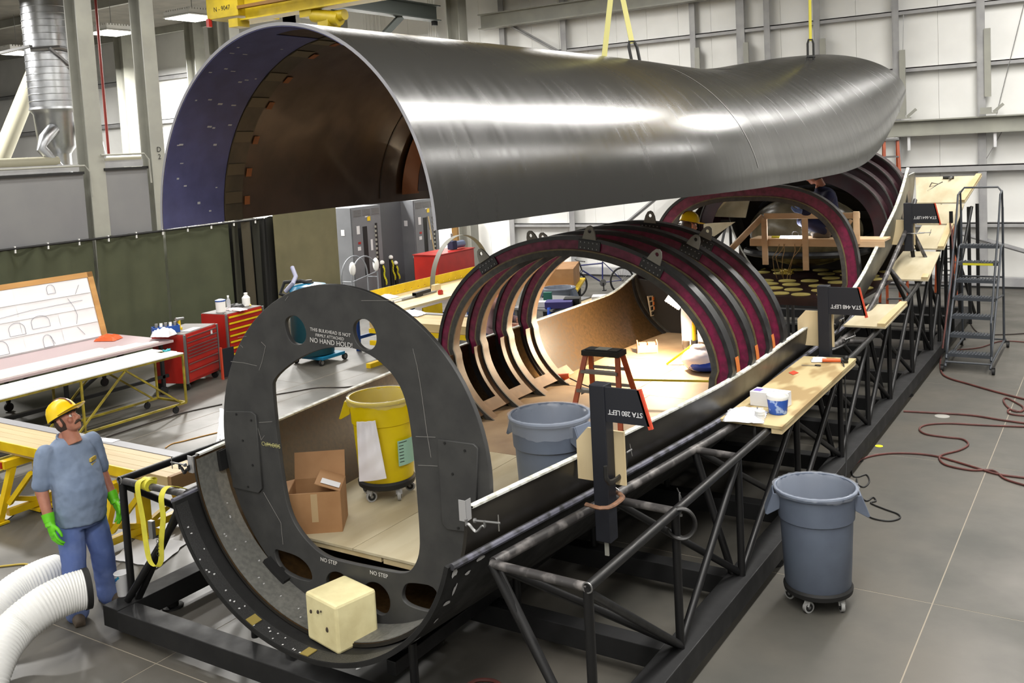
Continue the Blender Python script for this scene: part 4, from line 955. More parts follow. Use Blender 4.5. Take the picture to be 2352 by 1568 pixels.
for (cc_, dd) in (((0, -.09, .06), (.26, .015, .10)), ((0, .09, .06), (.26, .015, .10)), ((-.13, 0, .075), (.015, .19, .15)), ((.13, 0, .075), (.015, .19, .15)), ((0, 0, .008), (.26, .18, .016))):
    mb = MB(Tt); mb.box(cc_, dd); mb.build('board', M('peach_wood', (214, 160, 120), .6) if 'peach_wood' not in bpy.data.materials else bpy.data.materials['peach_wood'], t, smooth=0)
for dx in (-.06, .06):
    mb = MB(Tt); mb.box((dx, 0, .07), (.1, .15, .11)); mb.build('block', bpy.data.materials['peach_wood'], t, smooth=0)
a, b = GZ(1450, 872, ZF+.2), GZ(1660, 876, ZF+.2)
mb = MB(); mb.cyl(a, b, .012, n=8); tag(mb.build('yellow_strap', M('strap_yellow', (190, 176, 30), .6)), 'taut yellow strap stretched across behind the step ladder', 'strap')
# rack of fittings on the far left wall of the shell
A = [GX(*q, -6.05) for q in ((1486, 680), (1502, 678), (1508, 722), (1494, 726))]
t = thing('fastener_card', 'pale card of orange and black fasteners taped on the shell wall', 'card', (A[2]+A[3])/2)
mb = MB(); mb.prism(A, [p+V(.012, -.004, 0) for p in A]); mb.build('card', M('card_beige', (204, 186, 160), .7), t, smooth=0)
for r_ in range(4):
    for c_ in range(2):
        p = lerp(lerp(A[0], A[1], .28+.45*c_), lerp(A[3], A[2], .28+.45*c_), .14+.24*r_)+V(.02, -.01, 0)
        mb = MB(); mb.box(p, (.02, .05, .05)); mb.build('fastener', m_otape if c_ else m_blackm, t, smooth=0)
for q0, yv in ((0, 13.0), (1, 13.12)):
    patch(lo_pt, yv, yv+.07, math.radians(182-2), math.radians(118), .04, 2, 24).build('bond_strip', m_hgrey if q0 else m_hblack, low, fix=False, solid=.02)
# leaning timber panel behind the hoops
A = [GY(*q, 16.0) for q in ((1630, 497), (1690, 440), (1722, 455), (1712, 500))]
t = thing('timber_board', 'pale timber edged panel leaning outside the shell beyond the hoops', 'panel', A[0])
mb = MB(); mb.prism(A, [p+V(0, .03, 0) for p in A]); mb.build('sheet', m_ply, t, smooth=0)
mb = MB(); mb.beam(A[0], A[1], .06, .05); mb.build('edge_batten', m_pine, t, smooth=0)
A = [GY(*q, 15.2) for q in ((1616, 514), (1640, 512), (1688, 510), (1640, 543), (1616, 535))]
mb = MB(); mb.prism(A, [p+V(0, .03, 0) for p in A]); tag(mb.build('plywood_gusset', m_ply, None, smooth=0), 'pale plywood gusset below the leaning timber panel', 'board')
# ------------------------------------------------------------------ station sign posts
m_signblk = M('sign_black', (24, 26, 34), .5)
m_otrim = M('red_orange_edge', (196, 70, 44), .5)
m_board = M('pale_board', (214, 196, 158), .6, col2=(196, 174, 132), scale=4, stretch=(1, 1, .2))
def cclamp(lb, C_, a, b, w, d, r=.014, mat=None, handle=None, nm='c_clamp'):
    """C frame: spine from C_ along a (jaw opening direction) length w, jaws along b length d; screw through lower jaw"""
    t = thing(nm, lb, 'clamp', C_, 'clamps on the jig'); a = Vector(a).normalized(); b = Vector(b).normalized(); C_ = Vector(C_); mat = mat or m_cl
    pts = [C_+b*d, C_+b*d*.35, C_+b*.05+a*.01, C_+a*.05, C_+a*(w-.05), C_+a*(w-.01)+b*.05, C_+a*w+b*d*.35, C_+a*w+b*d]
    for _ in range(2): pts = [pts[0]]+[q for i in range(len(pts)-1) for q in (lerp(pts[i], pts[i+1], .25), lerp(pts[i], pts[i+1], .75))]+[pts[-1]]
    mb = MB(); mb.tube(pts, r, n=8, flat=.6); mb.build('frame', mat, t)
    s0 = C_+a*w+b*d*.95; mb = MB(); mb.cyl(s0-a*.06, s0+a*.10, .007, n=8); mb.cyl(s0-a*.07, s0-a*.055, .014, n=10); mb.build('screw', m_zinc, t)
    h = Vector(handle).normalized() if handle else b
    mb = MB(); mb.cyl(s0+a*.09-h*.05, s0+a*.09+h*.05, .004, n=6); mb.build('handle', m_steel, t)
    return t
m_cl = M('clamp_iron', (36, 35, 34), .45, col2=(27, 26, 26), scale=20)
m_clr = M('clamp_rusty', (122, 84, 58), .6, col2=(84, 60, 44), scale=20)
def sign(X, ptop, zb0, text, lbp, brd, pw=.115, plen=.27, ph=.235, slot=0):
    p = GX(ptop[0], ptop[1], X); Y = p.y; zt_ = p.z
    t = thing('station_sign', lbp, 'sign', (X, Y, zb0), 'station sign posts')
    mb = MB(); mb.box((X, Y, (zt_+zb0)/2), (pw, pw, zt_-zb0)); mb.build('post', m_signblk, t, smooth=0, bevel=.006)
    x0 = X+pw/2; z1 = zt_-.01; z0 = z1-ph
    q = [(x0, z0), (x0+plen+.05, z0), (x0+plen-.02, z1), (x0, z1)]
    yy = Y-pw/2+.02
    mb = MB(); mb.prism([V(a, yy-.01, b) for a, b in q], [V(a, yy+.01, b) for a, b in q]); mb.build('plate', m_signblk, t, smooth=0)
    mb = MB(); mb.beam((x0+plen+.055, yy, z0-.02), (x0+plen-.02, yy, z1+.005), .03, .02, (0, 1, 0)); mb.build('edge_strip', m_otrim, t, smooth=0)
    text_mesh(text, ph*.205, m_paper, frame((x0+plen*.54, yy-.0115, z0+ph*.3), (-1, 0, 0), (0, 0, -1)), 'lettering', t, spacing=.9)
    if slot:
        mb = MB(); mb.box((X, Y-.01, zb0-.05), (.03, .01, .12)); mb.build('tag', m_ltgrey, t, smooth=0)
    bx0, bx1, bz0, bz1 = brd
    bq = [(bx0+.0, bz0), (bx1, bz0), (bx1, bz1), (bx0+.09, bz1), (bx0, bz1-.1)]
    mb = MB(); mb.prism([V(a, Y+pw/2+.004, b) for a, b in bq], [V(a, Y+pw/2+.022, b) for a, b in bq]); tag(mb.build('backing_board', m_board, None, smooth=0), {'STA 280 LEFT': 'pale cut corner board clamped behind the nearest sign post', 'STA 448 LEFT': 'pale board clamped behind the middle sign post', 'STA 664 LEFT': 'pale board clamped behind the farthest sign post'}[text], 'board', 'sign backing boards')
    return V(X, Y, zt_), zt_
def zpx(X, px_, py_): return GX(px_, py_, X).z
X1 = -3.02
P1, _ = sign(X1, (1378, 880), zpx(X1, 1384, 1247), 'STA 280 LEFT', 'black station sign post nearest the camera reading STA 280 LEFT upside down', (X1-.24, X1+.13, zpx(X1, 1355, 1140), zpx(X1, 1355, 1010)), slot=1)
X2 = -2.84
P2, _ = sign(X2, (1892, 655), zpx(X2, 1895, 830), 'STA 448 LEFT', 'black station sign post in the middle reading STA 448 LEFT upside down', (X2-.32, X2+.08, zpx(X2, 1870, 818), zpx(X2, 1870, 733)), pw=.12, plen=.34, ph=.30)
X3 = -2.86
P3, _ = sign(X3, (2086, 466), zpx(X3, 2086, 577), 'STA 664 LEFT', 'black station sign post farthest away reading STA 664 LEFT upside down', (X3-.3, X3+.08, zpx(X3, 2070, 574), zpx(X3, 2070, 514)), pw=.12, plen=.34, ph=.30)
y1 = P1.y
cclamp('dark iron C clamp gripping the STA 280 post above', GX(1385, 1090, X1)+V(.085, -.12, -.03), V(0, 1, 0), V(0, 0, 1), .3, .14, .02, m_cl, V(0, .3, -1))
cclamp('rusty C clamp gripping the STA 280 post at the rail', GX(1378, 1150, X1)+V(.12, -.13, .0), V(0, 1, 0), V(-1, 0, .1), .3, .16, .02, m_clr, V(.8, 0, -.5))
cclamp('big bare C clamp hooked over the outer rail near the STA 280 post', GX(1574, 1205, -2.6)+V(.12, 0, -.12), V(0, 0, 1), V(-1, .1, 0), .24, .17, .027, m_cl, V(.2, .4, -1))
cclamp('small bright C clamp with angle plate on the right edge of the shell', GX(1072, 1205, -3.36)+V(.02, -.03, -.02), V(1, .2, 0), V(0, 0, 1), .12, .07, .012, m_zinc, V(0, 0, -1))
cclamp('small grey C clamp on the left edge of the shell near the man', GX(438, 1075, -5.98)+V(0, -.02, -.04), V(-1, 0, 0), V(0, 0, 1), .1, .07, .014, m_cl, V(0, 0, 1))
for k, (p, lb) in enumerate(((GX(1070, 1165, -3.37), 'short aluminium angle held by the clamp on the right edge'), (GX(443, 1060, -5.96), 'short aluminium angle held by the clamp on the left edge'))):
    mb = MB(); mb.box(p+V(-.02, -.01, -.02), (.05, .004, .13)); mb.box(p+V(.004, .02, -.02), (.004, .05, .13)); tag(mb.build('angle_bracket', M('aluminium', (196, 196, 198), .4, metal=.6) if k == 0 else bpy.data.materials['aluminium'], None, smooth=0), lb, 'bracket', 'aluminium angles')
cclamp('dark C clamp on the near end of the long plywood platform', GZ(1745, 985, 1.2)+V(-.02, -.08, -.14), V(0, 0, 1), V(0, 1, .1), .22, .1, .016, m_cl, V(1, .3, 0))
cclamp('dark C clamp beside the STA 448 post', GX(1905, 760, X2)+V(.04, -.1, -.05), V(0, 1, 0), V(.3, 0, 1), .32, .16, .018, m_cl, V(0, .2, -1))
cclamp('lower dark C clamp under the STA 448 post', GX(1905, 800, X2)+V(-.02, -.1, -.03), V(.6, 1, .2), V(.3, 0, 1), .34, .07, .018, m_cl, V(0, .4, -1))
cclamp('bright C clamp on the STA 664 post', GX(2087, 535, X3)+V(.0, -.1, .0), V(.6, .2, 0), V(0, 1, 0), .22, .1, .014, m_zinc, V(.3, 0, 1))
mb = MB(); p = GX(1482, 1005, -3.17); q = GX(1505, 993, -3.15); mb.prism([GX(*a, -3.2+.005) for a in ((1463, 1005), (1498, 989), (1501, 1001), (1465, 1019))], [GX(*a, -3.2+.005)+V(.006, 0, 0) for a in ((1463, 1005), (1498, 989), (1501, 1001), (1465, 1019))])
tp = mb.build('tape', m_otape, None, smooth=0); tp.data.transform(Matrix.Translation(tp.location-low.location)); tp.location = (0, 0, 0); tp.parent = low; tp['label'] = 'orange tape'
c_ = GX(1563, 1202, -2.57); t = bpy.data.objects['c_clamp.002']
for ch_ in [o for o in bpy.data.objects if o.parent == t]:
    if ch_.name.startswith('frame'): bpy.data.objects.remove(ch_)
mb = MB(); ex_ = RR*.95; ez_ = V(0, 0, 1); mb.tube([c_+ex_*.105*math.cos(math.radians(q))+ez_*.105*math.sin(math.radians(q)) for q in range(120, -165, -12)], .026, n=10, flat=.55); mb.build('frame', m_cl, t)
# ------------------------------------------------------------------ plywood work platforms on the jig
def platform(lb, pts, th, mat, cleat=None, under=True):
    t = thing('work_platform', lb, 'platform', (pts[0]+pts[2])/2, 'plywood platforms on the jig rail')
    mb = MB(); mb.prism([p-V(0, 0, th) for p in pts], pts); mb.build('sheet', mat, t, smooth=0)
    if under:
        a, b = pts[1], pts[2]; mb = MB(); mb.beam(a+V(-.05, .01, -th-.022), b+V(-.05, -.01, -th-.022), .09, .044); mb.build('edge_bearer', m_pine, t, smooth=0)
    if cleat:
        a, b = pts[1], pts[2]; mb = MB(); mb.beam(lerp(a, b, cleat[0])+V(-.05, 0, .02), lerp(a, b, cleat[1])+V(-.05, 0, .02), .09, .04); mb.build('cleat', m_pine, t, smooth=0)
    return t
platform('long grained plywood platform carrying the blue tub and white carton', [V(-3.02, 7.86, 1.29), V(-2.46, 7.82, 1.29), V(-2.48, 10.52, 1.29), V(-3.02, 10.45, 1.29)], .025, m_plygrain)
platform('small plywood platform right of the STA 448 sign', [V(-2.96, 11.95, 1.36), V(-2.47, 11.96, 1.36), V(-2.52, 13.6, 1.36), V(-3.0, 13.5, 1.36)], .022, m_ply, (0, 1), False)
zz = lambda px_, py_, X=-2.8: GX(px_, py_, X)
a0 = GX(2075, 641, -2.8); a1 = GX(2105, 577, -2.85)
platform('sloping plywood platform below the STA 664 post', [V(-3.1, a0.y, a0.z), V(-2.46, a0.y, a0.z), V(-2.5, a1.y, a1.z), V(-3.05, a1.y, a1.z)], .022, m_ply, (.0, .12), False)
b0 = GX(2115, 575, -2.8); b1 = GX(2140, 517, -2.8)
platform('sloping plywood platform behind the STA 664 post', [V(-3.0, b0.y+.02, b0.z+.03), V(-2.46, b0.y+.02, b0.z+.03), V(-2.46, b1.y, b1.z), V(-2.95, b1.y, b1.z)], .022, m_ply, (.0, 1), False)
c0 = b1; c1 = GX(2148, 470, -2.8)
platform('steep plywood riser panel between the upper platforms', [V(-3.05, c0.y+.05, c0.z+.02), V(-2.42, c0.y+.05, c0.z+.02), V(-2.36, c1.y+.1, c1.z), V(-3.1, c1.y+.1, c1.z)], .022, m_ply, None, False)
d1 = GX(2178, 405, -2.75)
platform('topmost plywood platform with a coiled hose lying on it', [V(-3.12, c1.y+.12, c1.z+.03), V(-2.35, c1.y+.12, c1.z+.03), V(-2.2, d1.y, d1.z), V(-3.3, d1.y, d1.z)], .025, m_ply, (0, 1), False)
# tall rear legs of the jig under the top platforms
for (x, y) in ((-2.5, 17.3), (-2.35, 18.2), (-2.3, 18.9), (-2.6, 16.6)):
    zt_ = 1.7 if y < 17 else 2.3
    mb = MB(); mb.cyl((x, y, .25), (x, y, zt_), .03, n=10); mb.build('rear_post', m_tube, jig)
for a, b in (((-2.5, 16.6, .27), (-2.3, 18.2, 2.3)), ((-2.35, 18.9, .27), (-2.5, 17.3, 1.9))):
    mb = MB(); mb.cyl(a, b, .028, n=10); mb.build('diagonal', m_tube, jig)
# hose and tool on the top platform
pz = lambda px_, py_: (lambda f: GY(px_, py_, f))(lerp(c1.y+.15, d1.y, max(0, min(1, (468-py_)/62))))+V(0, 0, .015)
pth = [(2165, 420), (2150, 428), (2135, 432), (2140, 422), (2155, 425), (2148, 430), (2138, 437), (2130, 441), (2140, 446), (2160, 447), (2185, 446), (2200, 443)]
mb = MB(); mb.tube([pz(*a) for a in pth], .012, n=6); tag(mb.build('air_hose', m_dkcord), 'brown air hose looped on the topmost platform', 'hose')
pth2 = [pz(2200, 441), pz(2180, 441), pz(2168, 447)]+[GX(2163, 466, -2.74)+V(.0, -.06, .03), GX(2166, 490, -2.72)+V(0, -.1, .0), GX(2176, 506, -2.6)+V(.05, -.1, 0), GX(2186, 530, -2.40), GX(2190, 600, -2.36), GX(2175, 720, -2.36), GX(2165, 800, -2.4)]
mb = MB(); mb.tube(pth2, .013, n=6); tag(mb.build('air_hose', m_rubberred), 'reddish air hose dropping from the top platform down beside the jig', 'hose')
p = pz(2180, 413); t = thing('drill_tool', 'small dark pneumatic tool on the topmost platform', 'tool', p)
mb = MB(); mb.cyl(p+V(-.1, 0, .03), p+V(.08, 0, .03), .025, n=8); mb.build('barrel', m_blackm, t); mb = MB(); mb.cyl(p+V(.05, 0, .03), p+V(.02, -.1, .02), .02, n=8); mb.build('grip', m_zinc, t)
# ------------------------------------------------------------------ things on the long platform
ZP = 1.292
def pp(px_, py_, z=ZP): return GZ(px_, py_, z)
# carton
A, B, C_ = pp(1723, 930), pp(1802, 940), pp(1822, 900)
t = thing('white_carton', 'white carton with purple label behind the blue tub', 'box', (A+C_)/2)
fw = (B-A); sd = V(-.10, .17, 0); fw.z = 0
Tb = frame(A, fw.normalized(), sd); Lw = fw.length; Ld = .17
h_ = GY(1723, 898, A.y).z-ZP
mb = MB(Tb); mb.box((Lw/2, Ld/2, h_/2), (Lw, Ld, h_)); mb.build('carton', m_paper, t, smooth=0, bevel=.003)
mb = MB(Tb); mb.box((.05, Ld*.45, h_+.001), (.07, .08, .002)); mb.build('purple_label', M('purple_print', (112, 92, 176), .6), t, smooth=0)
for k in range(3):
    mb = MB(Tb); mb.box((Lw*.65, Ld*(.3+.18*k), h_+.001), (.11, .006, .001)); mb.build('print_line', M('print_grey', (150, 150, 170), .7) if k == 0 else bpy.data.materials['print_grey'], t, smooth=0)
# blue tub
c_ = pp(1787, 948); t = thing('paint_tub', 'round blue and white paper tub on the long platform', 'tub', c_)
mb = MB(); mb.lathe([(0, 0), (.075, 0), (.078, .005), (.091, .13)], c_, n=32); mb.build('cup', M('tub_blue', (36, 84, 178), .5, col2=(150, 175, 225), scale=16, detail=2, lo=.56, hi=.62), t)
mb = MB(); mb.lathe([(.092, .13), (.097, .152), (.094, .165), (.088, .16), (.08, .04), (0, .03)], c_, n=32); mb.build('rim', m_white, t)
c_ = pp(1746, 967); t = thing('small_jar', 'small white threaded plastic jar in front of the blue tub', 'jar', c_)
mb = MB(); mb.lathe([(0, 0), (.036, 0), (.04, .01), (.04, .06), (.044, .062), (.044, .075), (.040, .078), (.044, .08), (.044, .092), (.04, .095), (.036, .09), (0, .03)], c_, n=24); mb.build('pot', m_white, t)
random.seed(11)
def crumple(nm, lb, cat, c, sx, sy, sz, mat, n=14, rot=0, amp=.5):
    mb = MB(Matrix.Translation(c) @ Matrix.Rotation(rot, 4, 'Z'))
    hs = [[random.random() for _ in range(n+1)] for _ in range(n+1)]
    def fn(u, v):
        i, j = int(round(u*n)), int(round(v*n)); e = (4*u*(1-u)*4*v*(1-v))**.35
        return V((u-.5)*sx+random.uniform(-.5, .5)*sx/n*.7, (v-.5)*sy+random.uniform(-.5, .5)*sy/n*.7, .004+sz*e*(.35+.65*hs[i][j]*amp+.3*(1-amp)))
    mb.grid(fn, n, n); return tag(mb.build(nm, mat, None, fix=False, smooth=25, solid=.003), lb, cat)
m_bagw = M('white_poly', (232, 234, 240), .3)
crumple('plastic_bag', 'crumpled white plastic bag on the near end of the long platform', 'bag', pp(1712, 958), .34, .34, .09, m_bagw, rot=.2)
crumple('paper_napkin', 'crumpled white napkin on the far end of the long platform', 'napkin', pp(1882, 829), .17, .14, .05, m_paper, rot=.3, n=9)
mb = MB(); p = pp(1862, 960); mb.add([pp(*a)+V(0, 0, .002) for a in ((1811, 856), (1823, 851), (1835, 856), (1822, 861))], [(0, 1, 2, 3)]); tag(mb.build('tape_patch', m_otrim, None, fix=False, smooth=0), 'small orange diamond of tape stuck on the long platform', 'tape')
p = pp(1912, 833); t = thing('air_tool', 'orange handled air tool at the far end of the long platform', 'tool', p)
mb = MB(); mb.cyl(p+V(-.1, -.02, .025), p+V(.08, .03, .025), .02, n=10); mb.build('grip', M('orange_grip', (206, 90, 34), .5), t)
mb = MB(); mb.cyl(p+V(.08, .03, .025), p+V(.15, .05, .03), .028, n=10); mb.ball(p+V(.13, .04, .05), .03, 10, 8); mb.build('head', m_blackm, t)
mb = MB(); mb.tube([p+V(.1, .0, .02), p+V(.14, -.1, .02), p+V(.16, -.16, -.02), p+V(.17, -.17, -.3), p+V(.17, -.18, -.85), p+V(.2, -.4, -1.2), p+V(.36, -1.2, -1.275), p+V(.3, -1.5, -1.28)], .007, n=6); mb.build('cord', m_blackm, t)
p = pp(1862, 840); t = thing('scissors', 'dark scissors lying by the white napkin', 'scissors', p)
mb = MB(); mb.beam(p+V(-.09, -.02, .006), p+V(.05, .01, .006), .012, .005); mb.build('blade', m_zinc, t, smooth=0); mb = MB(); mb.tube([p+V(.07+.03*math.cos(q), .015+.02*math.sin(q), .008) for q in [i*.6 for i in range(11)]], .005, n=5); mb.build('handle', m_blackm, t)
# ------------------------------------------------------------------ rolling platform ladder
m_ladg = M('ladder_grey', (66, 70, 76), .4, col2=(56, 60, 66), scale=6)
lad = thing('rolling_ladder', 'grey rolling warehouse ladder with handrails beside the jig', 'ladder', (-2.1, 16.6, 0))
ysx = [819, 774, 730, 687, 646, 605, 559]
st = [GZ(2222+(-1)*(6-i)*0, y, .27*(i+1)) for i, y in enumerate(ysx)]
hw = .29; xc = -2.06
Ys = [15.75+.235*i for i in range(7)]
for i in range(7):
    z = .25*(i+1)+.0
    mb = MB()
    mb.box((xc, Ys[i], z-.02), (2*hw, .03, .05)); mb.box((xc, Ys[i]+.1, z-.005), (2*hw, .2, .012))
    for k in range(12): mb.box((xc-hw+.04+.046*k, Ys[i]+.1, z+.008), (.02, .19, .016))
    mb.build('step', m_ladg, lad, smooth=0)
mb = MB(); mb.box((xc, Ys[5]-.018, 1.475), (.44, .004, .035)); mb.build('warning_label', M('warn_yellow', (206, 196, 40), .5), lad, smooth=0)
for sx in (-1, 1):
    x = xc+sx*(hw+.02)
    mb = MB(); mb.tube([(x, 15.7, .18), (x, Ys[6]+.05, 1.72), (x, Ys[6]+.3, 1.74)], .018, n=8); mb.build('stringer', m_ladg, lad)
    mb = MB(); mb.cyl((x, Ys[6]+.3, .1), (x, Ys[6]+.3, 2.35), .018, n=8); mb.build('rear_post', m_ladg, lad)
    mb = MB(); mb.tube([(x, 15.75, .2), (x, 15.75, .75), (x, 15.82, .82), (x, Ys[5], 2.2), (x, Ys[6]+.0, 2.58), (x, Ys[6]+.25, 2.62), (x, Ys[6]+.3, 2.3)], .016, n=8); mb.build('handrail', m_ladg, lad)
    mb = MB(); mb.tube([(x, 15.6, .08), (x, 15.7, .14), (x, Ys[6]+.45, .14), (x, Ys[6]+.5, .08)], .018, n=8); mb.build('base_tube', m_ladg, lad)
    for y in (15.6, Ys[6]+.45):
        mb = MB(); mb.cyl((x-.02+sx*.04, y, .045), (x+.02+sx*.04, y, .045), .045, n=14); mb.box((x+sx*.04, y, .08), (.05, .03, .06)); mb.build('caster', m_rub, lad)
    mb = MB(); mb.beam((x, Ys[6]+.3, .9), (x, Ys[3], 1.0), .02, .02); mb.build('brace', m_ladg, lad, smooth=0)
mb = MB(); mb.tube([(xc-hw-.02, Ys[6]+.25, 2.6), (xc-hw+.04, Ys[6]+.27, 2.68), (xc+hw-.04, Ys[6]+.27, 2.68), (xc+hw+.02, Ys[6]+.25, 2.6)], .016, n=8); mb.build('top_rail', m_ladg, lad)
for y, z in ((15.65, .14), (Ys[6]+.4, .14), (Ys[6]+.3, 1.2)):
    mb = MB(); mb.cyl((xc-hw-.02, y, z), (xc+hw+.02, y, z), .015, n=8); mb.build('cross_tube', m_ladg, lad)
# orange ladders in the background
p = GY(2048, 320, 20.6)
stepladder('step_ladder', p.x-.02, 20.6, 0, .3, p.z, 'tall orange step ladder rising behind the tail hoops', wtop=.3, steps=9, spread=1.5, cap=m_zinc)
p = GZ(2125, 700, 0)
stepladder('step_ladder', -3.35, 22.4, 0, .2, 1.9, 'orange step ladder standing behind the jig trusses', wtop=.3, steps=6, spread=.9, cap=m_zinc)
# ------------------------------------------------------------------ hoses and cables on the floor
def hose(lb, pts, r, mat, nm='air_hose', z=None, sm=True):
    P = [GZ(x, y, r) for x, y in pts]
    if sm:
        Q = []
        for i in range(len(P)-1):
            a, b, c, d = P[max(0, i-1)], P[i], P[i+1], P[min(len(P)-1, i+2)]
            for k in range(6):
                t_ = k/6; Q.append(.5*((2*b)+(-a+c)*t_+(2*a-5*b+4*c-d)*t_*t_+(-a+3*b-3*c+d)*t_**3))
        Q.append(P[-1]); P = [V(q.x, q.y, r) for q in Q]
    mb = MB(); mb.tube(P, r, n=8); return tag(mb.build(nm, mat), lb, 'hose')
hose('dark red hose curving from the foot of the rolling ladder to the right edge', [(2165, 800), (2160, 830), (2163, 855), (2180, 868), (2220, 880), (2290, 900), (2360, 918)], .014, m_rubberred)
hose('straight red hose crossing the floor from under the jig', [(2075, 944), (2150, 948), (2230, 953), (2300, 964), (2365, 973)], .013, m_rubberred)
hose('brown hose making a wide S bend on the right floor', [(1960, 1068), (1990, 1050), (2040, 1041), (2100, 1041), (2150, 1047), (2190, 1058), (2240, 1073), (2290, 1088), (2365, 1098)], .012, m_rubberred)
hose('brown hose doubling back in a narrow loop on the right floor', [(2365, 980), (2260, 976), (2180, 972), (2130, 975), (2112, 984), (2125, 996), (2170, 1003), (2210, 1008), (2224, 1020), (2205, 1033), (2165, 1044), (2158, 1054), (2175, 1068), (2230, 1079), (2280, 1080), (2310, 1100), (2365, 1117)], .012, m_rubberred)
hose('small red coil of hose at the right edge of the floor', [(2360, 938), (2335, 945), (2315, 935), (2305, 920), (2312, 914), (2335, 925), (2350, 935), (2345, 945), (2318, 940), (2320, 950), (2362, 955)], .012, m_rubberred)
hose('thin dark cable behind the rolling ladder', [(2230, 745), (2250, 765), (2300, 768), (2360, 765)], .01, m_dkcord, 'cable')
hose('thin red cable passing under the rolling ladder', [(2200, 803), (2250, 798), (2290, 785), (2320, 783), (2360, 786)], .01, m_rubberred, 'cable')
hose('black looping cable behind the grey floor bin', [(1955, 1060), (1958, 1090), (1970, 1095), (1990, 1090), (1997, 1105), (1985, 1118), (1970, 1112), (1968, 1100), (1975, 1135), (1990, 1150), (2005, 1142), (2012, 1150), (2000, 1155), (2030, 1168), (2062, 1180), (2066, 1190), (2040, 1196), (2000, 1188), (1985, 1170)], .008, m_blackm, 'cable')
hose('red hose lying under the front corner of the jig', [(600, 1575), (625, 1552), (655, 1545), (690, 1560)], .014, m_rubberred)
hose('red hose beneath the right front jig bay', [(1070, 1575), (1095, 1562), (1130, 1562), (1150, 1572)], .014, m_rubberred)
p = GZ(2019, 1024, .002); mb = MB(); mb.lathe([(0, .002), (.045, .002)], V(p.x, p.y, .001), n=16); tag(mb.build('floor_sticker', M('bright_yellow', (232, 224, 20), .6), None), 'bright yellow round sticker on the floor beside the jig beam', 'sticker')
p = GZ(2164, 955, .002); mb = MB(); mb.lathe([(0, .002), (.085, .002), (.09, 0)], V(p.x, p.y, .001), n=24); tag(mb.build('drain_cover', M('drain_grey', (150, 148, 142), .6), None), 'round pale drain cover under the straight red hose', 'drain cover')
# ------------------------------------------------------------------ white flexible ducts in the foreground
def duct(lb, pts, Y, R):
    P = [GY(x, y, yy_) for (x, y), yy_ in zip(pts, Y)]; Q = []
    for i in range(len(P)-1):
        a, b, c, d = P[max(0, i-1)], P[i], P[i+1], P[min(len(P)-1, i+2)]
        for k in range(16):
            t_ = k/16; Q.append(.5*((2*b)+(-a+c)*t_+(2*a-5*b+4*c-d)*t_*t_+(-a+3*b-3*c+d)*t_**3))
    t = thing('flexible_duct', lb, 'duct', (P[-1].x, P[-1].y, 0), 'white flexible air ducts')
    rs = [R*(1+(.02 if i % 2 else -.02)) for i in range(len(Q))]
    mb = MB(); mb.tube(Q, rs, n=30, cap=False); mb.build('hose', m_hosew, t, fix=False, smooth=25)
    d0 = (Q[0]-Q[3]).normalized()
    mb = MB(); mb.tube([Q[0]+d0*.03, Q[0]-d0*.015], R*1.05, n=30, cap=False); mb.tube([Q[0]+d0*.03, Q[0]+d0*.029], [R*1.05, R*.9], n=30, cap=False); mb.build('cuff', m_rub, t, fix=False)
    return t
duct('front white corrugated air duct in the bottom left corner', [(196, 1352), (150, 1366), (95, 1395), (40, 1440), (0, 1490), (-30, 1560), (-45, 1640)], [4.34, 4.2, 4.02, 3.84, 3.66, 3.5, 3.4], .155)
duct('rear white corrugated air duct in the bottom left corner', [(134, 1312), (95, 1326), (45, 1352), (0, 1390), (-40, 1440), (-70, 1500)], [4.62, 4.46, 4.28, 4.1, 3.95, 3.85], .15)
# ------------------------------------------------------------------ paper cup on the jig corner
c_ = GZ(283, 1366, .252); t = thing('paper_cup', 'tall white paper cup with teal swirl on the jig corner', 'cup', c_)
mb = MB(); mb.lathe([(0, .0), (.04, 0), (.042, .004), (.058, .185), (.062, .19), (.058, .194), (.054, .188), (.04, .09), (0, .09)], c_, n=28); mb.build('cup', m_paper, t)
m_swirl = M('teal_swirl', (30, 120, 150), .6)
for k, (a0, w_, z0) in enumerate(((3.6, 1.1, .09), (4.1, .9, .115), (4.6, .8, .135))):
    mb = MB(); mb.grid(lambda u, v: V(c_.x+(.0415+.016*((z0+.03*u+.02*v)/.185)+.0012)*math.cos(a0+w_*u), c_.y+(.0415+.016*((z0+.03*u+.02*v)/.185)+.0012)*math.sin(a0+w_*u), c_.z+z0+.03*u+(.02+.01*k)*v*math.sin(math.pi*max(.05, u))), 14, 2); mb.build('swirl_print', m_swirl if k != 1 else m_blue, t, fix=False)
# ------------------------------------------------------------------ ratchet straps on the left front tube
def ribbon(pts, w, nm, mat, root, up=None):
    mb = MB()
    Q = []
    P = [Vector(p) for p in pts]
    for i in range(len(P)-1):
        a, b, c, d = P[max(0, i-1)], P[i], P[i+1], P[min(len(P)-1, i+2)]
        for k in range(8):
            t_ = k/8; Q.append(.5*((2*b)+(-a+c)*t_+(2*a-5*b+4*c-d)*t_*t_+(-a+3*b-3*c+d)*t_**3))
    Q.append(P[-1]); W = Vector(up or (1, .1, 0)).normalized()*w/2
    vs = []
    for q in Q: vs += [q-W, q+W]
    mb.add(vs, [(2*i, 2*i+1, 2*i+3, 2*i+2) for i in range(len(Q)-1)]); return mb.build(nm, mat, root, fix=False, solid=.003, smooth=60)
m_strap = M('strap_fluor', (216, 208, 60), .6, col2=(196, 188, 60), scale=12)
def tp(px_, py_, X=-6.55, dy=0): p = GX(px_, py_, X); return V(X, 4.56+dy, p.z)
x1, x2 = GY(318, 1110, 4.56).x, GY(372, 1125, 4.56).x
zt1 = 1.27
t = thing('ratchet_strap', 'long yellow ratchet strap looped over the left front tube', 'strap', (x1, 4.56, .7))
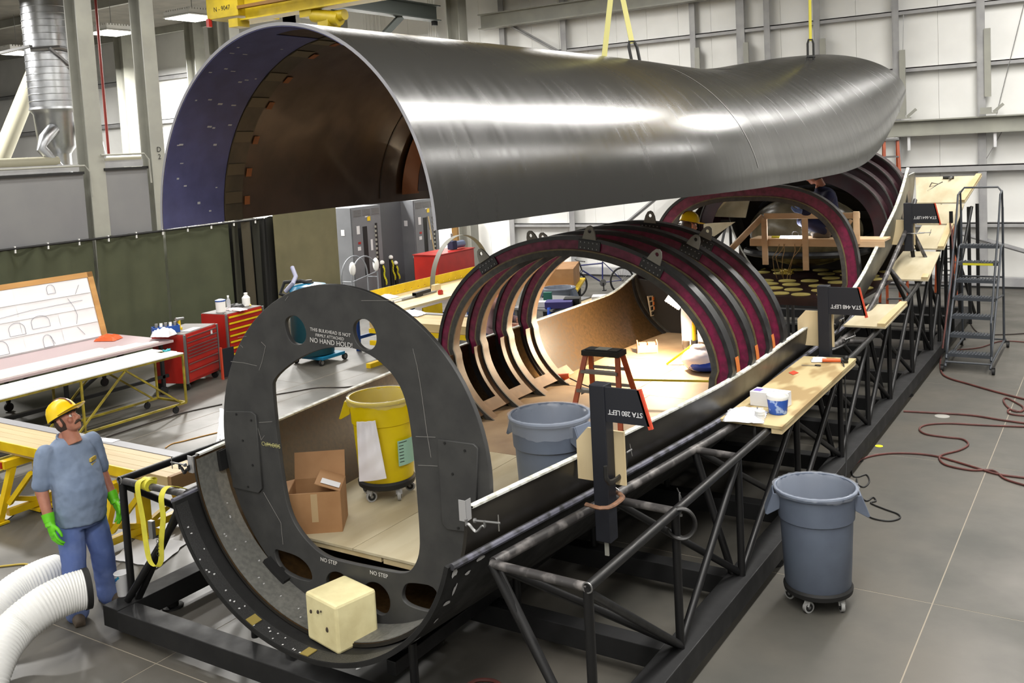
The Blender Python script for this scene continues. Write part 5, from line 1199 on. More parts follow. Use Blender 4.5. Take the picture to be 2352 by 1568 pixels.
ribbon([(x1+.02, 4.66, 1.18), (x1+.01, 4.70, zt1), (x1, 4.62, zt1+.02), (x1, 4.55, zt1-.02), (x1+.03, 4.55, 1.0), (x1+.06, 4.54, .8), (x1+.10, 4.53, .68), (x1+.17, 4.53, .64), (x1+.24, 4.53, .7), (x1+.25, 4.54, .85), (x2, 4.55, 1.05), (x2-.0, 4.55, zt1-.06), (x2, 4.62, zt1-.0), (x2+.1, 4.7, zt1-.03), (x2+.2, 4.74, 1.22)], .05, 'webbing', m_strap, t, (1, .25, 0))
mb = MB(); mb.cyl((x1-.03, 4.63, zt1-.02), (x1+.05, 4.63, zt1-.03), .05, n=14); mb.build('wrap', m_strap, t)
mb = MB(); mb.box((x1+.12, 4.56, .92), (.05, .03, .14)); mb.build('ratchet', m_zinc, t, smooth=0)
text_mesh('O HIOS', .05, m_blackm, frame((x1+.235, 4.518, .82), (0.1, 0, 1), (-1, 0, .1)), 'lettering', t)
# ------------------------------------------------------------------ timber deck on yellow trestles (behind the man)
dk = thing('timber_deck', 'long laminated timber deck with yellow steel edge behind the man', 'table', (-9.6, 5.9, 0))
for k in range(4):
    ya = 5.66+.108*k
    mb = MB(); mb.box((-9.85, ya+.054, .735), (4.3, .106, .13)); mb.build('plank', m_pine2 if False else m_decks, dk, smooth=0, bevel=.003) if False else mb.build('plank', M('deck_timber', (192, 170, 124), .55, col2=(172, 148, 102), scale=4, detail=6, stretch=(.12, 1, 1)) if 'deck_timber' not in bpy.data.materials else bpy.data.materials['deck_timber'], dk, smooth=0, bevel=.003)
mb = MB(); mb.box((-9.95, 6.16, .755), (4.0, .13, .10)); mb.build('grey_rail', M('grey_rail', (128, 128, 132), .5), dk, smooth=0)
mb = MB(); mb.box((-10.2, 5.63, .765), (4.1, .02, .10)); mb.build('yellow_edge', m_yellow, dk, smooth=0)
mb = MB(); mb.box((-7.68, 5.9, .735), (.05, .46, .14)); mb.build('end_block', M('end_grain', (140, 108, 70), .7), dk, smooth=0)
p = GZ(262, 1013, .808); mb = MB(Matrix.Translation((p.x-.1, p.y, .807)) @ Matrix.Rotation(.1, 4, 'Z')); mb.box((0, 0, 0), (.24, .11, .003)); tag(mb.build('paper_sheet', m_paper, None, smooth=0), 'white paper slip lying on the grey rail of the timber deck', 'paper')
def trestle(x, lb):
    t = thing('yellow_trestle', lb, 'trestle', (x, 5.9, 0), 'yellow trestles')
    mb = MB(); mb.box((x, 5.88, .62), (.1, .8, .09)); mb.build('top_bar', m_yellow, t, smooth=0, bevel=.005)
    mb = MB(); mb.box((x, 5.9, .34), (.11, .11, .5)); mb.build('column', m_yellow, t, smooth=0, bevel=.005)
    for sy in (-1, 1):
        mb = MB(); mb.beam((x, 5.9+sy*.3, .6), (x, 5.9+sy*.5, .03), .08, .06); mb.build('leg', m_yellow, t, smooth=0)
        mb = MB(); mb.beam((x, 5.9+sy*.04, .12), (x, 5.9+sy*.42, .26), .05, .05); mb.build('brace', m_yellow, t, smooth=0)
        mb = MB(); mb.box((x, 5.9+sy*.5, .015), (.16, .14, .02)); mb.build('foot', m_yellow, t, smooth=0)
    mb = MB(); mb.beam((x, 5.5, .09), (x, 6.3, .09), .07, .07); mb.build('stretcher', m_yellow, t, smooth=0)
    mb = MB(); mb.box((x, 5.9, .03), (.26, .24, .03)); mb.build('base_plate', m_yellow, t, smooth=0)
    mb = MB(); mb.beam((x+.05, 5.5, .2), (x+.35, 5.6, .55), .05, .05); mb.build('side_brace', m_yellow, t, smooth=0)
    mb = MB(); mb.box((x+.0, 5.475, .62), (.03, .01, .07)); mb.build('red_mark', m_red, t, smooth=0)
trestle(-10.25, 'yellow steel trestle left of the man under the timber deck'); trestle(-8.45, 'yellow steel trestle right of the man under the timber deck')
# protective sheets on the floor
def sheet(lb, pts, seed):
    random.seed(seed); A = [GZ(*p, .004) for p in pts]
    mb = MB(); mb.grid(lambda u, v: lerp(lerp(A[0], A[1], u), lerp(A[3], A[2], u), v)+V(random.uniform(-.012, .012), random.uniform(-.012, .012), .004+random.random()*.006), 12, 8)
    return tag(mb.build('floor_sheet', m_paper, None, fix=False, solid=.003, smooth=60), lb, 'sheet', 'white sheets on the floor')
sheet('white protective sheet on the floor beside the jig front', [(258, 1286), (360, 1305), (432, 1245), (318, 1232)], 1)
sheet('white protective sheet on the floor at the left edge', [(-60, 1215), (10, 1200), (72, 1150), (-10, 1135)], 2)
sheet('white plastic sheet hanging behind the left side of the bulkhead', [(497, 1015), (530, 1040), (545, 955), (506, 938)], 3)
def cord(lb, pts, r, mat, z=None, cat='cord', nm='extension_cable'):
    o = hose(lb, pts, r, mat, nm); o['category'] = cat; return o
cord('yellow extension cord on the floor at the left edge', [(-20, 1303), (20, 1298), (60, 1295), (80, 1305), (70, 1318)], .009, m_ycord)
cord('yellow cord emerging below the front left jig corner', [(286, 1412), (284, 1428), (300, 1440), (330, 1440)], .008, m_ycord)
cord('yellow cord with orange plug under the front jig beam', [(425, 1466), (420, 1478), (432, 1486), (452, 1489)], .008, m_ycord)
p0, p1 = GZ(450, 1489, .02), GZ(485, 1493, .02)
t = thing('orange_plug', 'orange plug joining cords under the front jig beam', 'plug', p0)
mb = MB(); mb.cyl(p0, p1, .022, .014, n=10); mb.build('shell', M('plug_orange', (214, 92, 50), .5), t); mb = MB(); mb.cyl(p1, GZ(525, 1497, .02), .009, n=8); mb.build('cord', m_rubberred, t)
cord('thin orange cord on the floor behind the timber deck', [(380, 1028), (395, 1019), (420, 1013), (470, 1000), (500, 993)], .008, M('amber_cord', (190, 140, 60), .5))
cord('long dark hose on the floor beside the yellow cart table', [(240, 1005), (330, 975), (420, 948), (510, 928)], .01, m_dkcord)
cord('brown cord on the floor seen through the hatch opening', [(632, 906), (680, 898), (730, 890), (790, 889), (830, 884)], .009, m_dkcord)
cord('yellow cord coiled on the floor at the far left', [(-10, 1085), (10, 1075), (18, 1062), (4, 1055), (-12, 1058)], .012, m_ycord)
# ------------------------------------------------------------------ yellow cart table with white panels
m_ydirty = M('dirty_yellow', (168, 150, 44), .55, col2=(120, 106, 40), scale=7)
ct = thing('cart_table', 'dirty yellow tubular cart table loaded with white panels', 'table', (-12.5, 7, 0))
x0, x1_, y0, y1_ = -12.17, -12.85, 4.2, 9.4
for x in (x0, x1_):
    for z in (.86, .12):
        mb = MB(); mb.beam((x, y0, z), (x, y1_, z), .03, .03); mb.build('rail', m_ydirty, ct, smooth=0)
    for y in (y0, 6.4, 7.7, y1_):
        mb = MB(); mb.beam((x, y, .12), (x, y, .86), .028, .028); mb.build('leg', m_ydirty, ct, smooth=0)
    for (ya, za, yb, zb2) in ((9.3, .14, 8.4, .84), (8.4, .84, 7.6, .14), (6.3, .14, 5.6, .84), (5.6, .84, 4.8, .14)):
        mb = MB(); mb.beam((x, ya, za), (x, yb, zb2), .025, .025); mb.build('diagonal', m_ydirty, ct, smooth=0)
    for y in (4.4, 6.8, 9.2):
        mb = MB(); mb.cyl((x-.015, y, .05), (x+.015, y, .05), .05, n=14); mb.box((x, y, .09), (.04, .03, .05)); mb.build('caster', m_rub, ct)
for y in (y0, 6.4, y1_):
    for z in (.86, .12):
        mb = MB(); mb.beam((x0, y, z), (x1_, y, z), .03, .03); mb.build('cross_bar', m_ydirty, ct, smooth=0)
for k in range(5):
    mb = MB(); mb.box((-12.22-.155*k, 6.75+.06*math.sin(k*2), .885+.008*(k % 2)), (.15, 5.3-.1*(k % 3), .016)); tag(mb.build('white_board', m_white, None, smooth=0), ['nearest', 'second', 'third', 'fourth', 'farthest'][k]+' long white panel on the yellow cart table', 'panel', 'white panels on the cart')
p = GZ(383, 806, .905); mb = MB(); mb.tube([p+V(.03*math.sin(i*1.3), .06*math.cos(i*.9), .012+.01*math.sin(i*2)) for i in range(16)], .012, n=6); tag(mb.build('glove', M('teal_glove', (20, 150, 160), .6)), 'crumpled teal glove on the end of the white panels', 'glove')
# second table with pinkish top, panels and orange bag
t2 = thing('layout_table', 'large dark framed table with pinkish top under the drawing board', 'table', (-14.1, 8, 0))
mb = MB(); mb.box((-14.15, 7.0, .86), (1.75, 6.2, .04)); mb.build('top', M('pink_top', (190, 170, 172), .5), t2, smooth=0)
for x in (-13.35, -14.95):
    for y in (5.5, 8.2, 9.9):
        mb = MB(); mb.beam((x, y, .14), (x, y, .84), .05, .05); mb.build('leg', m_blackm, t2, smooth=0)
        mb = MB(); mb.cyl((x-.02, y, .07), (x+.02, y, .07), .07, n=14); mb.build('caster', m_rub, t2)
    mb = MB(); mb.beam((x, 4.2, .3), (x, 10, .3), .05, .05); mb.build('stretcher', m_blackm, t2, smooth=0)
    mb = MB(); mb.beam((x, 8.2, .3), (x, 9.2, .84), .04, .04); mb.build('brace', m_blackm, t2, smooth=0)
for k in range(4):
    mb = MB(); mb.box((-13.38-.13*k, 7.0-.12*k, .893+.009*(k % 2)), (.125, 5.7-.25*k, .018)); tag(mb.build('white_board', m_white, None, smooth=0), ['nearest', 'second', 'third', 'farthest'][k]+' long white panel on the pinkish table', 'panel', 'white panels on the table')
crumple('orange_bag', 'crumpled orange plastic bag on the pinkish table', 'bag', GZ(250, 780, .885), .36, .28, .12, M('orange_film', (236, 92, 40), .4), n=10, rot=.4)
# drawing board
B0 = V(-14.85, 7.9, .885); B1 = V(-14.80, 9.93, .885)
T0 = GX(0, 655, -15.1); T1 = GX(222, 622, -15.1)
bd = thing('drawing_board', 'oak framed board with taped paper drawings leaning on the curtain', 'board', (-14.9, 9, .885))
ht = T1-B1; tt0 = B0+ht
yax = (B1-B0).normalized(); L_ = 3.4; org = B1-yax*L_
up_ = ht.normalized(); Hh = ht.length
Tb = frame(org, yax, up_)
mb = MB(Tb); mb.box((L_/2, Hh/2, -.012), (L_, Hh, .016)); mb.build('backing', m_paper, bd, smooth=0)
for (c, d) in (((L_/2, Hh-.045, .0), (L_, .09, .03)), ((L_-.05, Hh/2, 0), (.1, Hh, .03)), ((1.28, .3, .03), (.09, .62, .03))):
    mb = MB(Tb); mb.box(c, d); mb.build('frame_rail', m_oak, bd, smooth=0)
nrow = 4
for r_ in range(nrow):
    z0 = .02+r_*(Hh-.12)/nrow
    for c_ in range(5):
        xw = (L_-.14)/5; xx = .02+c_*xw
        random.seed(r_*7+c_)
        mb = MB(Tb); dz = random.uniform(0, .004); mb.grid(lambda u, v: V(xx+xw*u*1.0, z0+(Hh-.12)/nrow*1.02*v, .004+dz+.006*math.sin(u*5+r_)*math.sin(v*3.1)+(.012 if v < .01 else 0)), 6, 4); ps = mb.build('drawing_sheet', m_paper, bd, fix=False, smooth=60)
m_ink = M('pencil_line', (120, 122, 134), .8)
def inkline(pts):
    mb = MB(Tb)
    for a, b in zip(pts[:-1], pts[1:]): mb.beam((a[0], a[1], .021), (b[0], b[1], .021), .006, .002, up=(0, 0, 1))
    mb.build('drawn_line', m_ink, bd, smooth=0)
for (cx_, cz_, w_, h_) in ((2.35, .12, .16, .2), (2.3, .45, .3, .2), (1.9, .4, .26, .2), (2.6, .95, .14, .15), (1.6, .15, .2, .22), (1.2, .8, .3, .2)):
    inkline([(cx_-w_/2, cz_-h_/2)]+[(cx_+w_/2*math.cos(math.pi-math.pi*i/10), cz_+h_/2*math.sin(math.pi*i/10)) for i in range(11)]+[(cx_+w_/2, cz_-h_/2), (cx_-w_/2, cz_-h_/2)])
for ln in (((2.85, .75), (2.92, .6), (2.95, .45), (2.9, .3)), ((2.9, .25), (3.0, .1)), ((2.4, .2), (2.46, .05)), ((.4, .9), (.9, .85), (1.4, .95)), ((1.5, .6), (2.2, .66), (3.1, .68)), ((3.1, .95), (3.0, .8))): inkline(ln)
# ------------------------------------------------------------------ red tool chests
def chest(nm, lb, o, ax, ay, H, lw, ld, drawers, yel=False):
    t = thing(nm, lb, 'tool chest', (o.x, o.y, 0)); Tc = frame(V(o.x, o.y, .12), ax, ay)
    mb = MB(Tc); mb.box((lw/2, ld/2, H/2), (lw, ld, H)); mb.build('cabinet', m_red, t, smooth=0, bevel=.008)
    for sx in (0, lw):
        mb = MB(Tc); mb.box((sx, -.004, H/2), (.04, .03, H)); mb.build('corner_trim', m_zinc, t, smooth=0)
    z = .04; tot = sum(drawers); sc_ = (H-.08)/tot
    for k, d in enumerate(drawers):
        h = d*sc_
        mb = MB(Tc); mb.box((lw/2, -.008, z+h/2), (lw-.07, .018, h-.012)); dr = mb.build('drawer', m_red, t, smooth=0)
        mb = MB(Tc); mb.box((lw/2, -.022, z+h-.018), (lw-.1, .014, .014 if not yel else .03)); sub(dr, mb, 'drawer_pull', m_yellow if yel else m_steel, smooth=0); z += h
    for sx in (.06, lw-.06):
        for sy in (.06, ld-.06):
            mb = MB(Tc); mb.cyl((sx-.02, sy, -.06), (sx+.02, sy, -.06), .06, n=16); mb.box((sx, sy, -.01), (.06, .06, .03)); mb.build('caster', m_rub, t)
    mb = MB(Tc); mb.box((lw/2, ld/2, H+.006), (lw-.02, ld-.02, .01)); mb.build('top_mat', M('grey_mat', (110, 106, 102), .7) if 'grey_mat' not in bpy.data.materials else bpy.data.materials['grey_mat'], t, smooth=0)
    return t, Tc
FL, FR, BL = GZ(432, 884, .1), GZ(505, 852, .1), GZ(357, 880, .1)
ax = (FR-FL); ax.z = 0; lw = ax.length; ay = V(-ax.y, ax.x, 0)
ch1, Tc1 = chest('tool_chest', 'red wheeled tool chest with chrome drawer pulls', FL, ax, ay, .82, lw, .62, [3, 2.4, 2, 1, 1, 1, 1.6, 1.6])
mb = MB(Tc1); mb.box((lw*.8, -.02, .72), (.05, .004, .07)); mb.build('badge', m_paper, ch1, smooth=0)
o2 = GZ(522, 866, .1)+V(-.25, .25, 0)
ch2, Tc2 = chest('tool_chest', 'red tool chest with yellow drawer pulls partly behind the bulkhead', V(-13.55, 11.45, 0), V(-.1, 1, 0), V(-1, -.1, 0), .92, .95, .6, [3, 2, 2, 2, 2, 2, 2], True)
zc1 = .12+.82+.012; zc2 = .12+.92+.012
def onc(px_, py_, z): return GZ(px_, py_, z)
c_ = Tc1 @ V(.12, .42, .834); t = thing('parts_bin', 'blue open bin of bottles on the nearer red chest', 'bin', c_)
mb = MB(Matrix.Translation(c_) @ Matrix.Rotation(1.1, 4, 'Z'))
for cc_, dd in (((0, -.09, .06), (.42, .01, .12)), ((0, .09, .06), (.42, .01, .12)), ((-.21, 0, .06), (.01, .18, .12)), ((.21, 0, .06), (.01, .18, .12)), ((0, 0, .005), (.42, .18, .01))): mb.box(cc_, dd)
mb.build('tray', m_blue, t, smooth=0)
Tq = Matrix.Translation(c_) @ Matrix.Rotation(1.1, 4, 'Z')
for k in range(5):
    mb = MB(Tq); mb.cyl((-.15+.075*k, .01*(-1)**k, .01), (-.14+.075*k, .02, .17), .026, n=10); mb.build('tube', m_white if k % 2 else m_zinc, t)
crumple('white_bag', 'white printed plastic bag lying in front of the blue parts bin', 'bag', Tc1 @ V(-.12, .3, .835), .34, .26, .17, m_bagw, n=10, rot=.3, amp=.7)
p = Tc1 @ V(.42, .36, .832); t = thing('cordless_drill', 'yellow cordless drill standing on the nearer red chest', 'drill', p)
mb = MB(); mb.cyl(p, p+V(0, 0, .04), .05, n=12); mb.build('battery', m_yellow, t); mb = MB(); mb.cyl(p+V(0, 0, .04), p+V(0, 0, .16), .025, n=10); mb.build('grip', m_yellow, t); mb = MB(); mb.cyl(p+V(.0, -.06, .18), p+V(0, .1, .18), .032, .02, n=10); mb.build('barrel', m_zinc, t)
mb = MB(Tc1); mb.box((.4, .12, .838), (.36, .16, .006)); tag(mb.build('paper_stack', m_paper, None, smooth=0), 'white papers on the front of the nearer red chest', 'paper')
def bottle(nm, lb, p, r, h, body, cap, cat='bottle'):
    t = thing(nm, lb, cat, p); mb = MB(); mb.lathe([(0, 0), (r, 0), (r, h*.62), (r*.45, h*.82), (r*.4, h*.86)], p, n=18); mb.build('body', body, t); mb = MB(); mb.lathe([(r*.46, h*.86), (r*.46, h), (0, h)], p, n=14); mb.build('cap', cap, t); return t
q = lambda u, v: Tc2 @ V(u, v, .935)
p = q(.2, .3); t = thing('wipes_tub', 'white tub with blue lid on the farther red chest', 'tub', p); mb = MB(); mb.lathe([(0, 0), (.085, 0), (.09, .19)], p, n=24); mb.build('tub', m_white, t); mb = MB(); mb.lathe([(.094, .19), (.094, .215), (.03, .235), (0, .235)], p, n=24); mb.build('lid', m_blue, t)
bottle('water_bottle', 'clear water bottle with white cap on the farther red chest', q(.42, .32), .04, .26, m_glass, m_white)
bottle('jug', 'white jug with teal label near the end of the farther red chest', q(.86, .3), .075, .24, m_white, m_white, 'jug')
crumple('work_gloves', 'dark crumpled work gloves on the farther red chest', 'gloves', q(.66, .36), .26, .2, .09, m_blackm, n=8)
crumple('rags', 'pile of white and pink rags on the farther red chest', 'rags', q(.4, .12), .4, .18, .05, M('pinkish_rag', (216, 200, 200), .8), n=9)
random.seed(21)
for k in range(10):
    p = q(.05+.09*k, random.uniform(.06, .45)); mb = MB(); mb.cyl(p, p+V(random.uniform(-.05, .05), random.uniform(-.06, .06), .012), .012, n=8); tag(mb.build('small_part', [m_zinc, m_red, m_blackm, m_white, m_yellow][k % 5]), ['chrome', 'red', 'black', 'white', 'yellow'][k % 5]+[' loose fitting at the near end of the farther red chest', ' loose fitting at the far end of the farther red chest'][k//5], 'fitting', 'loose fittings on the red chest')
t = thing('leaning_sign', 'black panel with orange edge leaning by the farther red chest', 'sign', GZ(520, 872, 0))
p = GZ(518, 868, 0); mb = MB(); mb.box(p+V(.05, .05, .28), (.03, .25, .5)); mb.build('panel', m_signblk, t, smooth=0); mb = MB(); mb.box(p+V(.04, -.09, .28), (.04, .03, .56)); mb.build('edge', m_otrim, t, smooth=0)
# ------------------------------------------------------------------ teal drum vacuum behind the bulkhead
p = V(-12.62, 12.62, 0); t = thing('drum_vacuum', 'teal drum vacuum on a wheeled dolly behind the bulkhead', 'vacuum', p)
mb = MB(); mb.lathe([(0, .18), (.37, .18), (.38, .2), (.38, 1.05), (.0, 1.05)], p, n=32); mb.build('drum', M('dark_teal', (8, 60, 70), .35), t, smooth=35)
mb = MB(); mb.lathe([(.39, 1.05), (.40, 1.1), (.36, 1.2), (.36, 1.36), (.3, 1.44), (.15, 1.47), (0, 1.47)], p, n=32); mb.build('lid', m_teal, t, smooth=35)
mb = MB(); mb.tube([p+V(-.25, -.15, 1.2), p+V(-.45, -.3, 1.3), p+V(-.42, -.2, 1.5), p+V(-.1, -.1, 1.52), p+V(.1, .0, 1.46)], .035, n=10); mb.build('hose', m_rub, t)
mb = MB(); mb.tube([p+V(-.3, -.3, 1.35), p+V(-.15, -.25, 1.5), p+V(-.22, -.1, 1.6), p+V(-.4, .0, 1.75)], .04, n=10); mb.build('wand', M('lilac_grey', (150, 152, 176), .4), t)
mb = MB(); mb.cyl(p+V(0, 0, 1.46), p+V(0, 0, 1.53), .06, n=12); mb.build('motor_cap', m_blackm, t)
mb = MB(); mb.box(p+V(.05, .1, .13), (.7, .6, .06)); mb.build('dolly', m_teal, t, smooth=0, bevel=.01)
for dx, dy in ((-.28, -.18), (.36, -.18), (-.28, .36), (.38, .4)):
    mb = MB(); mb.cyl(p+V(dx-.02, dy, .06), p+V(dx+.02, dy, .06), .06, n=16); mb.build('caster', m_rub, t); mb = MB(); mb.cyl(p+V(dx-.022, dy, .06), p+V(dx+.022, dy, .06), .035, n=12); mb.build('hub', m_zinc, t)
# ------------------------------------------------------------------ benches in the middle distance
bn = thing('work_bench', 'bench with pale wooden top and blue legs behind the bulkhead', 'bench', (-12, 15.3, 0))
mb = MB(); mb.box((-11.95, 15.6, .88), (1.45, 4.4, .045)); mb.build('top', m_pine, bn, smooth=0)
for x in (-11.35, -12.5):
    for y in (13.7, 15.4, 17.4):
        mb = MB(); mb.box((x, y, .43), (.07, .07, .86)); mb.build('leg', m_blue, bn, smooth=0)
    mb = MB(); mb.box((x, 15.6, .25), (.05, 3.9, .06)); mb.build('rail', m_blue, bn, smooth=0)
mb = MB(); mb.box((-11.3, 15.9, .62), (.05, 1.6, .3)); mb.build('drawer_panel', m_zinc, bn, smooth=0)
mb = MB(); mb.box((-11.28, 14.5, .6), (.03, .6, .4)); mb.build('yellow_panel', m_yellow, bn, smooth=0)
def ob(px_, py_): return GZ(px_, py_, .905)
# perforated yellow beam standing on the bench
a, b = V(-12.6, 13.9, .99), V(-12.55, 18.6, .99)
yb_ = thing('perforated_beam', 'long yellow perforated steel angle along the back of the bench', 'beam', (-12.6, 16, .9))
hl = [circ(.14+.22*k, .05, .016, .016, 10) for k in range(21)]
plate([(0, 0), (4.7, 0), (4.7, .19), (0, .19)], hl, .012, frame((-12.5, 13.95, .905), (0, 1, 0), (0, 0, 1)), m_yellow, 'web', yb_, .001)
mb = MB(); mb.box((-12.55, 16.3, .91), (.1, 4.7, .01)); mb.build('flange', m_yellow, yb_, smooth=0)
p = ob(962, 680); mb = MB(); T_ = Matrix.Translation(p+V(0, .1, .045)) @ Matrix.Rotation(.1, 4, 'Z'); mb.T = T_
for cc_, dd in (((0, 0, .045), (.09, .55, .008)), ((0, 0, -.045), (.09, .55, .008)), ((.045, 0, 0), (.008, .55, .09)), ((-.045, 0, 0), (.008, .55, .09))): mb.box(cc_, dd)
tag(mb.build('square_tube', m_blackm, None, smooth=0), 'black square steel tube offcut on the bench', 'tube')
p = ob(1012, 676); t = thing('red_box', 'small red plastic cube box on the bench', 'box', p); mb = MB(); mb.box(p+V(0, 0, .04), (.08, .08, .08)); mb.build('body', m_red, t, smooth=0, bevel=.006); mb = MB(); mb.box(p+V(0, 0, .088), (.05, .05, .015)); mb.build('lid', m_red, t, smooth=0)
p = ob(1000, 668); mb = MB(); mb.box(p+V(-.05, .1, .06), (.1, .2, .12)); tag(mb.build('wood_block', m_pine, None, smooth=0, bevel=.004), 'pale wooden block next to the red cube', 'block')
for k in range(3):
    p = ob(905+18*k, 694-4*k); mb = MB(); mb.box(p+V(0, .3, .02+.0*k), (.06, 1.1, .03)); tag(mb.build('metal_strip', m_zinc if k != 1 else m_white, None, smooth=0), ['near', 'middle', 'far'][k]+' pale metal strip lying along the bench', 'strip', 'metal strips on the bench')
crumple('plastic_wrap', 'crumpled white plastic wrap on the left end of the bench', 'wrap', ob(885, 683), .5, .3, .08, m_bagw, n=9)
crumple('white_bag', 'crumpled white bag with red print below the bench', 'bag', GZ(945, 722, .80), .5, .3, .1, m_bagw, n=9)
# second timber deck with yellow frame
d2 = thing('timber_deck', 'pale timber deck on yellow frame behind the hoop frames', 'table', (-10, 13.1, 0))
for k in range(3):
    mb = MB(); mb.box((-10.0, 13.05+.25*k, .72), (3.0, .245, .14)); mb.build('plank', bpy.data.materials['deck_timber'], d2, smooth=0)
mb = MB(); mb.box((-10.0, 13.73, .78), (3.0, .12, .06)); mb.build('grey_rail', bpy.data.materials['grey_rail'], d2, smooth=0)
for z in (.6, .38):
    mb = MB(); mb.box((-10.0, 12.93, z), (3.0, .06, .08)); mb.build('yellow_rail', m_yellow, d2, smooth=0)
for x in (-11.3, -9.0):
    mb = MB(); mb.box((x, 13.0, .3), (.1, .1, .6)); mb.build('leg', m_yellow, d2, smooth=0); mb = MB(); mb.box((x, 13.0, .04), (.1, .8, .08)); mb.build('foot', m_yellow, d2, smooth=0)
# steel band loop standing on the bench
c_ = GX(1060, 640, -12.2); t = thing('steel_band', 'large bent steel band loop standing on the bench', 'band', (-12.2, c_.y, .9))
mb = MB(); mb.grid(lambda u, v: V(-12.25+.12*v, c_.y+1.05*math.cos(math.pi*u), .91+1.0*math.sin(math.pi*u)), 40, 1); mb.build('band', M('band_steel', (110, 108, 98), .5), t, fix=False, solid=.008)
# switchgear cabinets
def switch(y0, y1, lb, tagx):
    t = thing('switchgear_cabinet', lb, 'cabinet', (-17.75, (y0+y1)/2, 0)); ym = (y0+y1)/2; w = y1-y0; H = 2.36; XF = -17.4
    mb = MB(); mb.box((-17.8, ym, H/2), (.8, w, H)); mb.build('body', m_cabin, t, smooth=0)
    mb = MB(); mb.box((XF+.01, ym, H/2), (.03, w-.06, H-.06)); mb.build('front_panel', m_cabin, t, smooth=0)
    for k in range(3):
        mb = MB(); yc = y0+w*(.2+.3*k); mb.box((XF+.03, yc, 2.2), (.012, w*.26, .18)); v = mb.build('vent', m_gpanel, t, smooth=0)
        for q_ in range(5):
            mb = MB(); mb.box((XF+.038, yc, 2.13+.035*q_), (.004, w*.24, .008)); sub(v, mb, 'louvre', m_blackm, smooth=0)
    mb = MB(); mb.box((XF+.03, y0+w*.42, 1.15), (.01, w*.14, 1.35)); mb.build('breaker_slot', m_blackm, t, smooth=0)
    mb = MB(); mb.box((XF+.03, y0+w*.8, 1.25), (.01, w*.07, 1.25)); sl = mb.build('breaker_slot', m_blackm, t, smooth=0)
    for k in range(10):
        mb = MB(); mb.box((XF+.04, y0+w*.76, .7+.12*k), (.02, w*.06, .06)); mb.build('breaker', m_ltgrey, t, smooth=0)
    for (yy, z, sy, sz, mt) in ((.2, 1.75, .12, .22, m_paper), (.2, 1.25, .12, .1, m_paper), (.22, 1.4, .1, .06, m_red), (.57, 2.02, .12, .12, m_yellow), (.5, 2.08, .12, .03, m_paper), (.62, 1.3, .08, .3, m_paper)):
        mb = MB(); mb.box((XF+.03, y0+w*yy, z), (.008, sy, sz)); mb.build('placard', mt, t, smooth=0)
    mb = MB(); mb.box((-17.7, y0-.004, 1.7), (.12, .006, .16)); mb.build('placard', m_paper, t, smooth=0)
switch(19.08, 20.3, 'nearer grey electrical switchgear cabinet with breaker slots', 0); switch(21.75, 22.9, 'farther grey electrical switchgear cabinet with breaker slots', 1)
mb = MB(); mb.box((-17.9, 21.02, 1.25), (.1, 1.46, 2.5)); tag(mb.build('blank_sheet', M('dark_switch_grey', (84, 86, 90), .5), None, smooth=0), 'dark grey blank panel between the two switchgear cabinets', 'panel')
mb = MB(); p = GX(925, 500, -17.9); q_ = GX(933, 630, -17.3); mb.cyl(V(-17.35, p.y+.5, 1.85), V(-17.2, p.y+.6, .3), .02, n=8); tag(mb.build('wooden_pole', m_pine), 'thin wooden pole leaning against the farther cabinet', 'pole')
# chain posts
for k, (px_, py_, pb, lb) in enumerate(((882, 603, 672, 'leftmost low'), (902, 591, 660, 'tallest left'), (912, 604, 658, 'right low'), (958, 590, 650, 'farthest right'))):
    b = GZ(px_, pb, 0); h = GY(px_, py_, b.y).z
    t = thing('chain_post', lb+' black chain post with white ball top before the cabinets', 'post', b, 'chain posts')
    mb = MB(); mb.cyl(b, V(b.x, b.y, h-.04), .055, n=12); mb.lathe([(.0, .03), (.2, .02), (.2, 0)], V(b.x, b.y, 0), n=20); mb.build('post', m_blackm, t)
    mb = MB(); mb.ball((b.x, b.y, h), .065, 16, 10); mb.build('ball', m_white, t)
    ch_ = MB()
    for i in range(16):
        f = i/15; pz_ = h-.1-f*(h-.35); px2 = b.x+.09+.02*math.sin(f*9); o = V(px2, b.y-.06+.08*f, pz_); d = V(0, 1, 0) if i % 2 else V(1, 0, 0)
        ch_.tube([o+V(0, 0, .035)*math.cos(q)+d*.02*math.sin(q) for q in [2*math.pi*j/8 for j in range(8)]], .008, n=5, closed=True)
    ch_.build('chain', M('chain_yellow', (214, 206, 30), .5) if k == 0 else bpy.data.materials['chain_yellow'], t, kind='stuff')
# tubular hoop rack
c_ = GZ(842, 690, 0); t = thing('hoop_cart', 'grey tubular hand cart with rounded hoops before the cabinets', 'cart', c_)
for dx in (0, .35):
    mb = MB(); mb.tube([c_+V(-dx, -.5, .0), c_+V(-dx, -.5, .6)]+[c_+V(-dx, -.5*math.cos(math.pi*i/14), .6+.55*math.sin(math.pi*i/14)) for i in range(15)]+[c_+V(-dx, .5, 0)], .02, n=8); mb.build('hoop', M('tube_grey', (128, 132, 138), .4) if dx == 0 else bpy.data.materials['tube_grey'], t)
for z in (.1, .55):
    for sy in (-.5, .5):
        mb = MB(); mb.cyl(c_+V(0, sy, z), c_+V(-.35, sy, z), .015, n=8); mb.build('cross_tube', bpy.data.materials['tube_grey'], t)
mb = MB(); mb.cyl(c_+V(0, -.5, .55), c_+V(0, .5, .7), .015, n=8); mb.build('cross_tube', bpy.data.materials['tube_grey'], t)
for sy in (-.45, .45):
    mb = MB(); mb.ball(c_+V(0, sy, .88), .09, 12, 8, (1, .8, 2.0)); mb.build('padding', m_white, t)
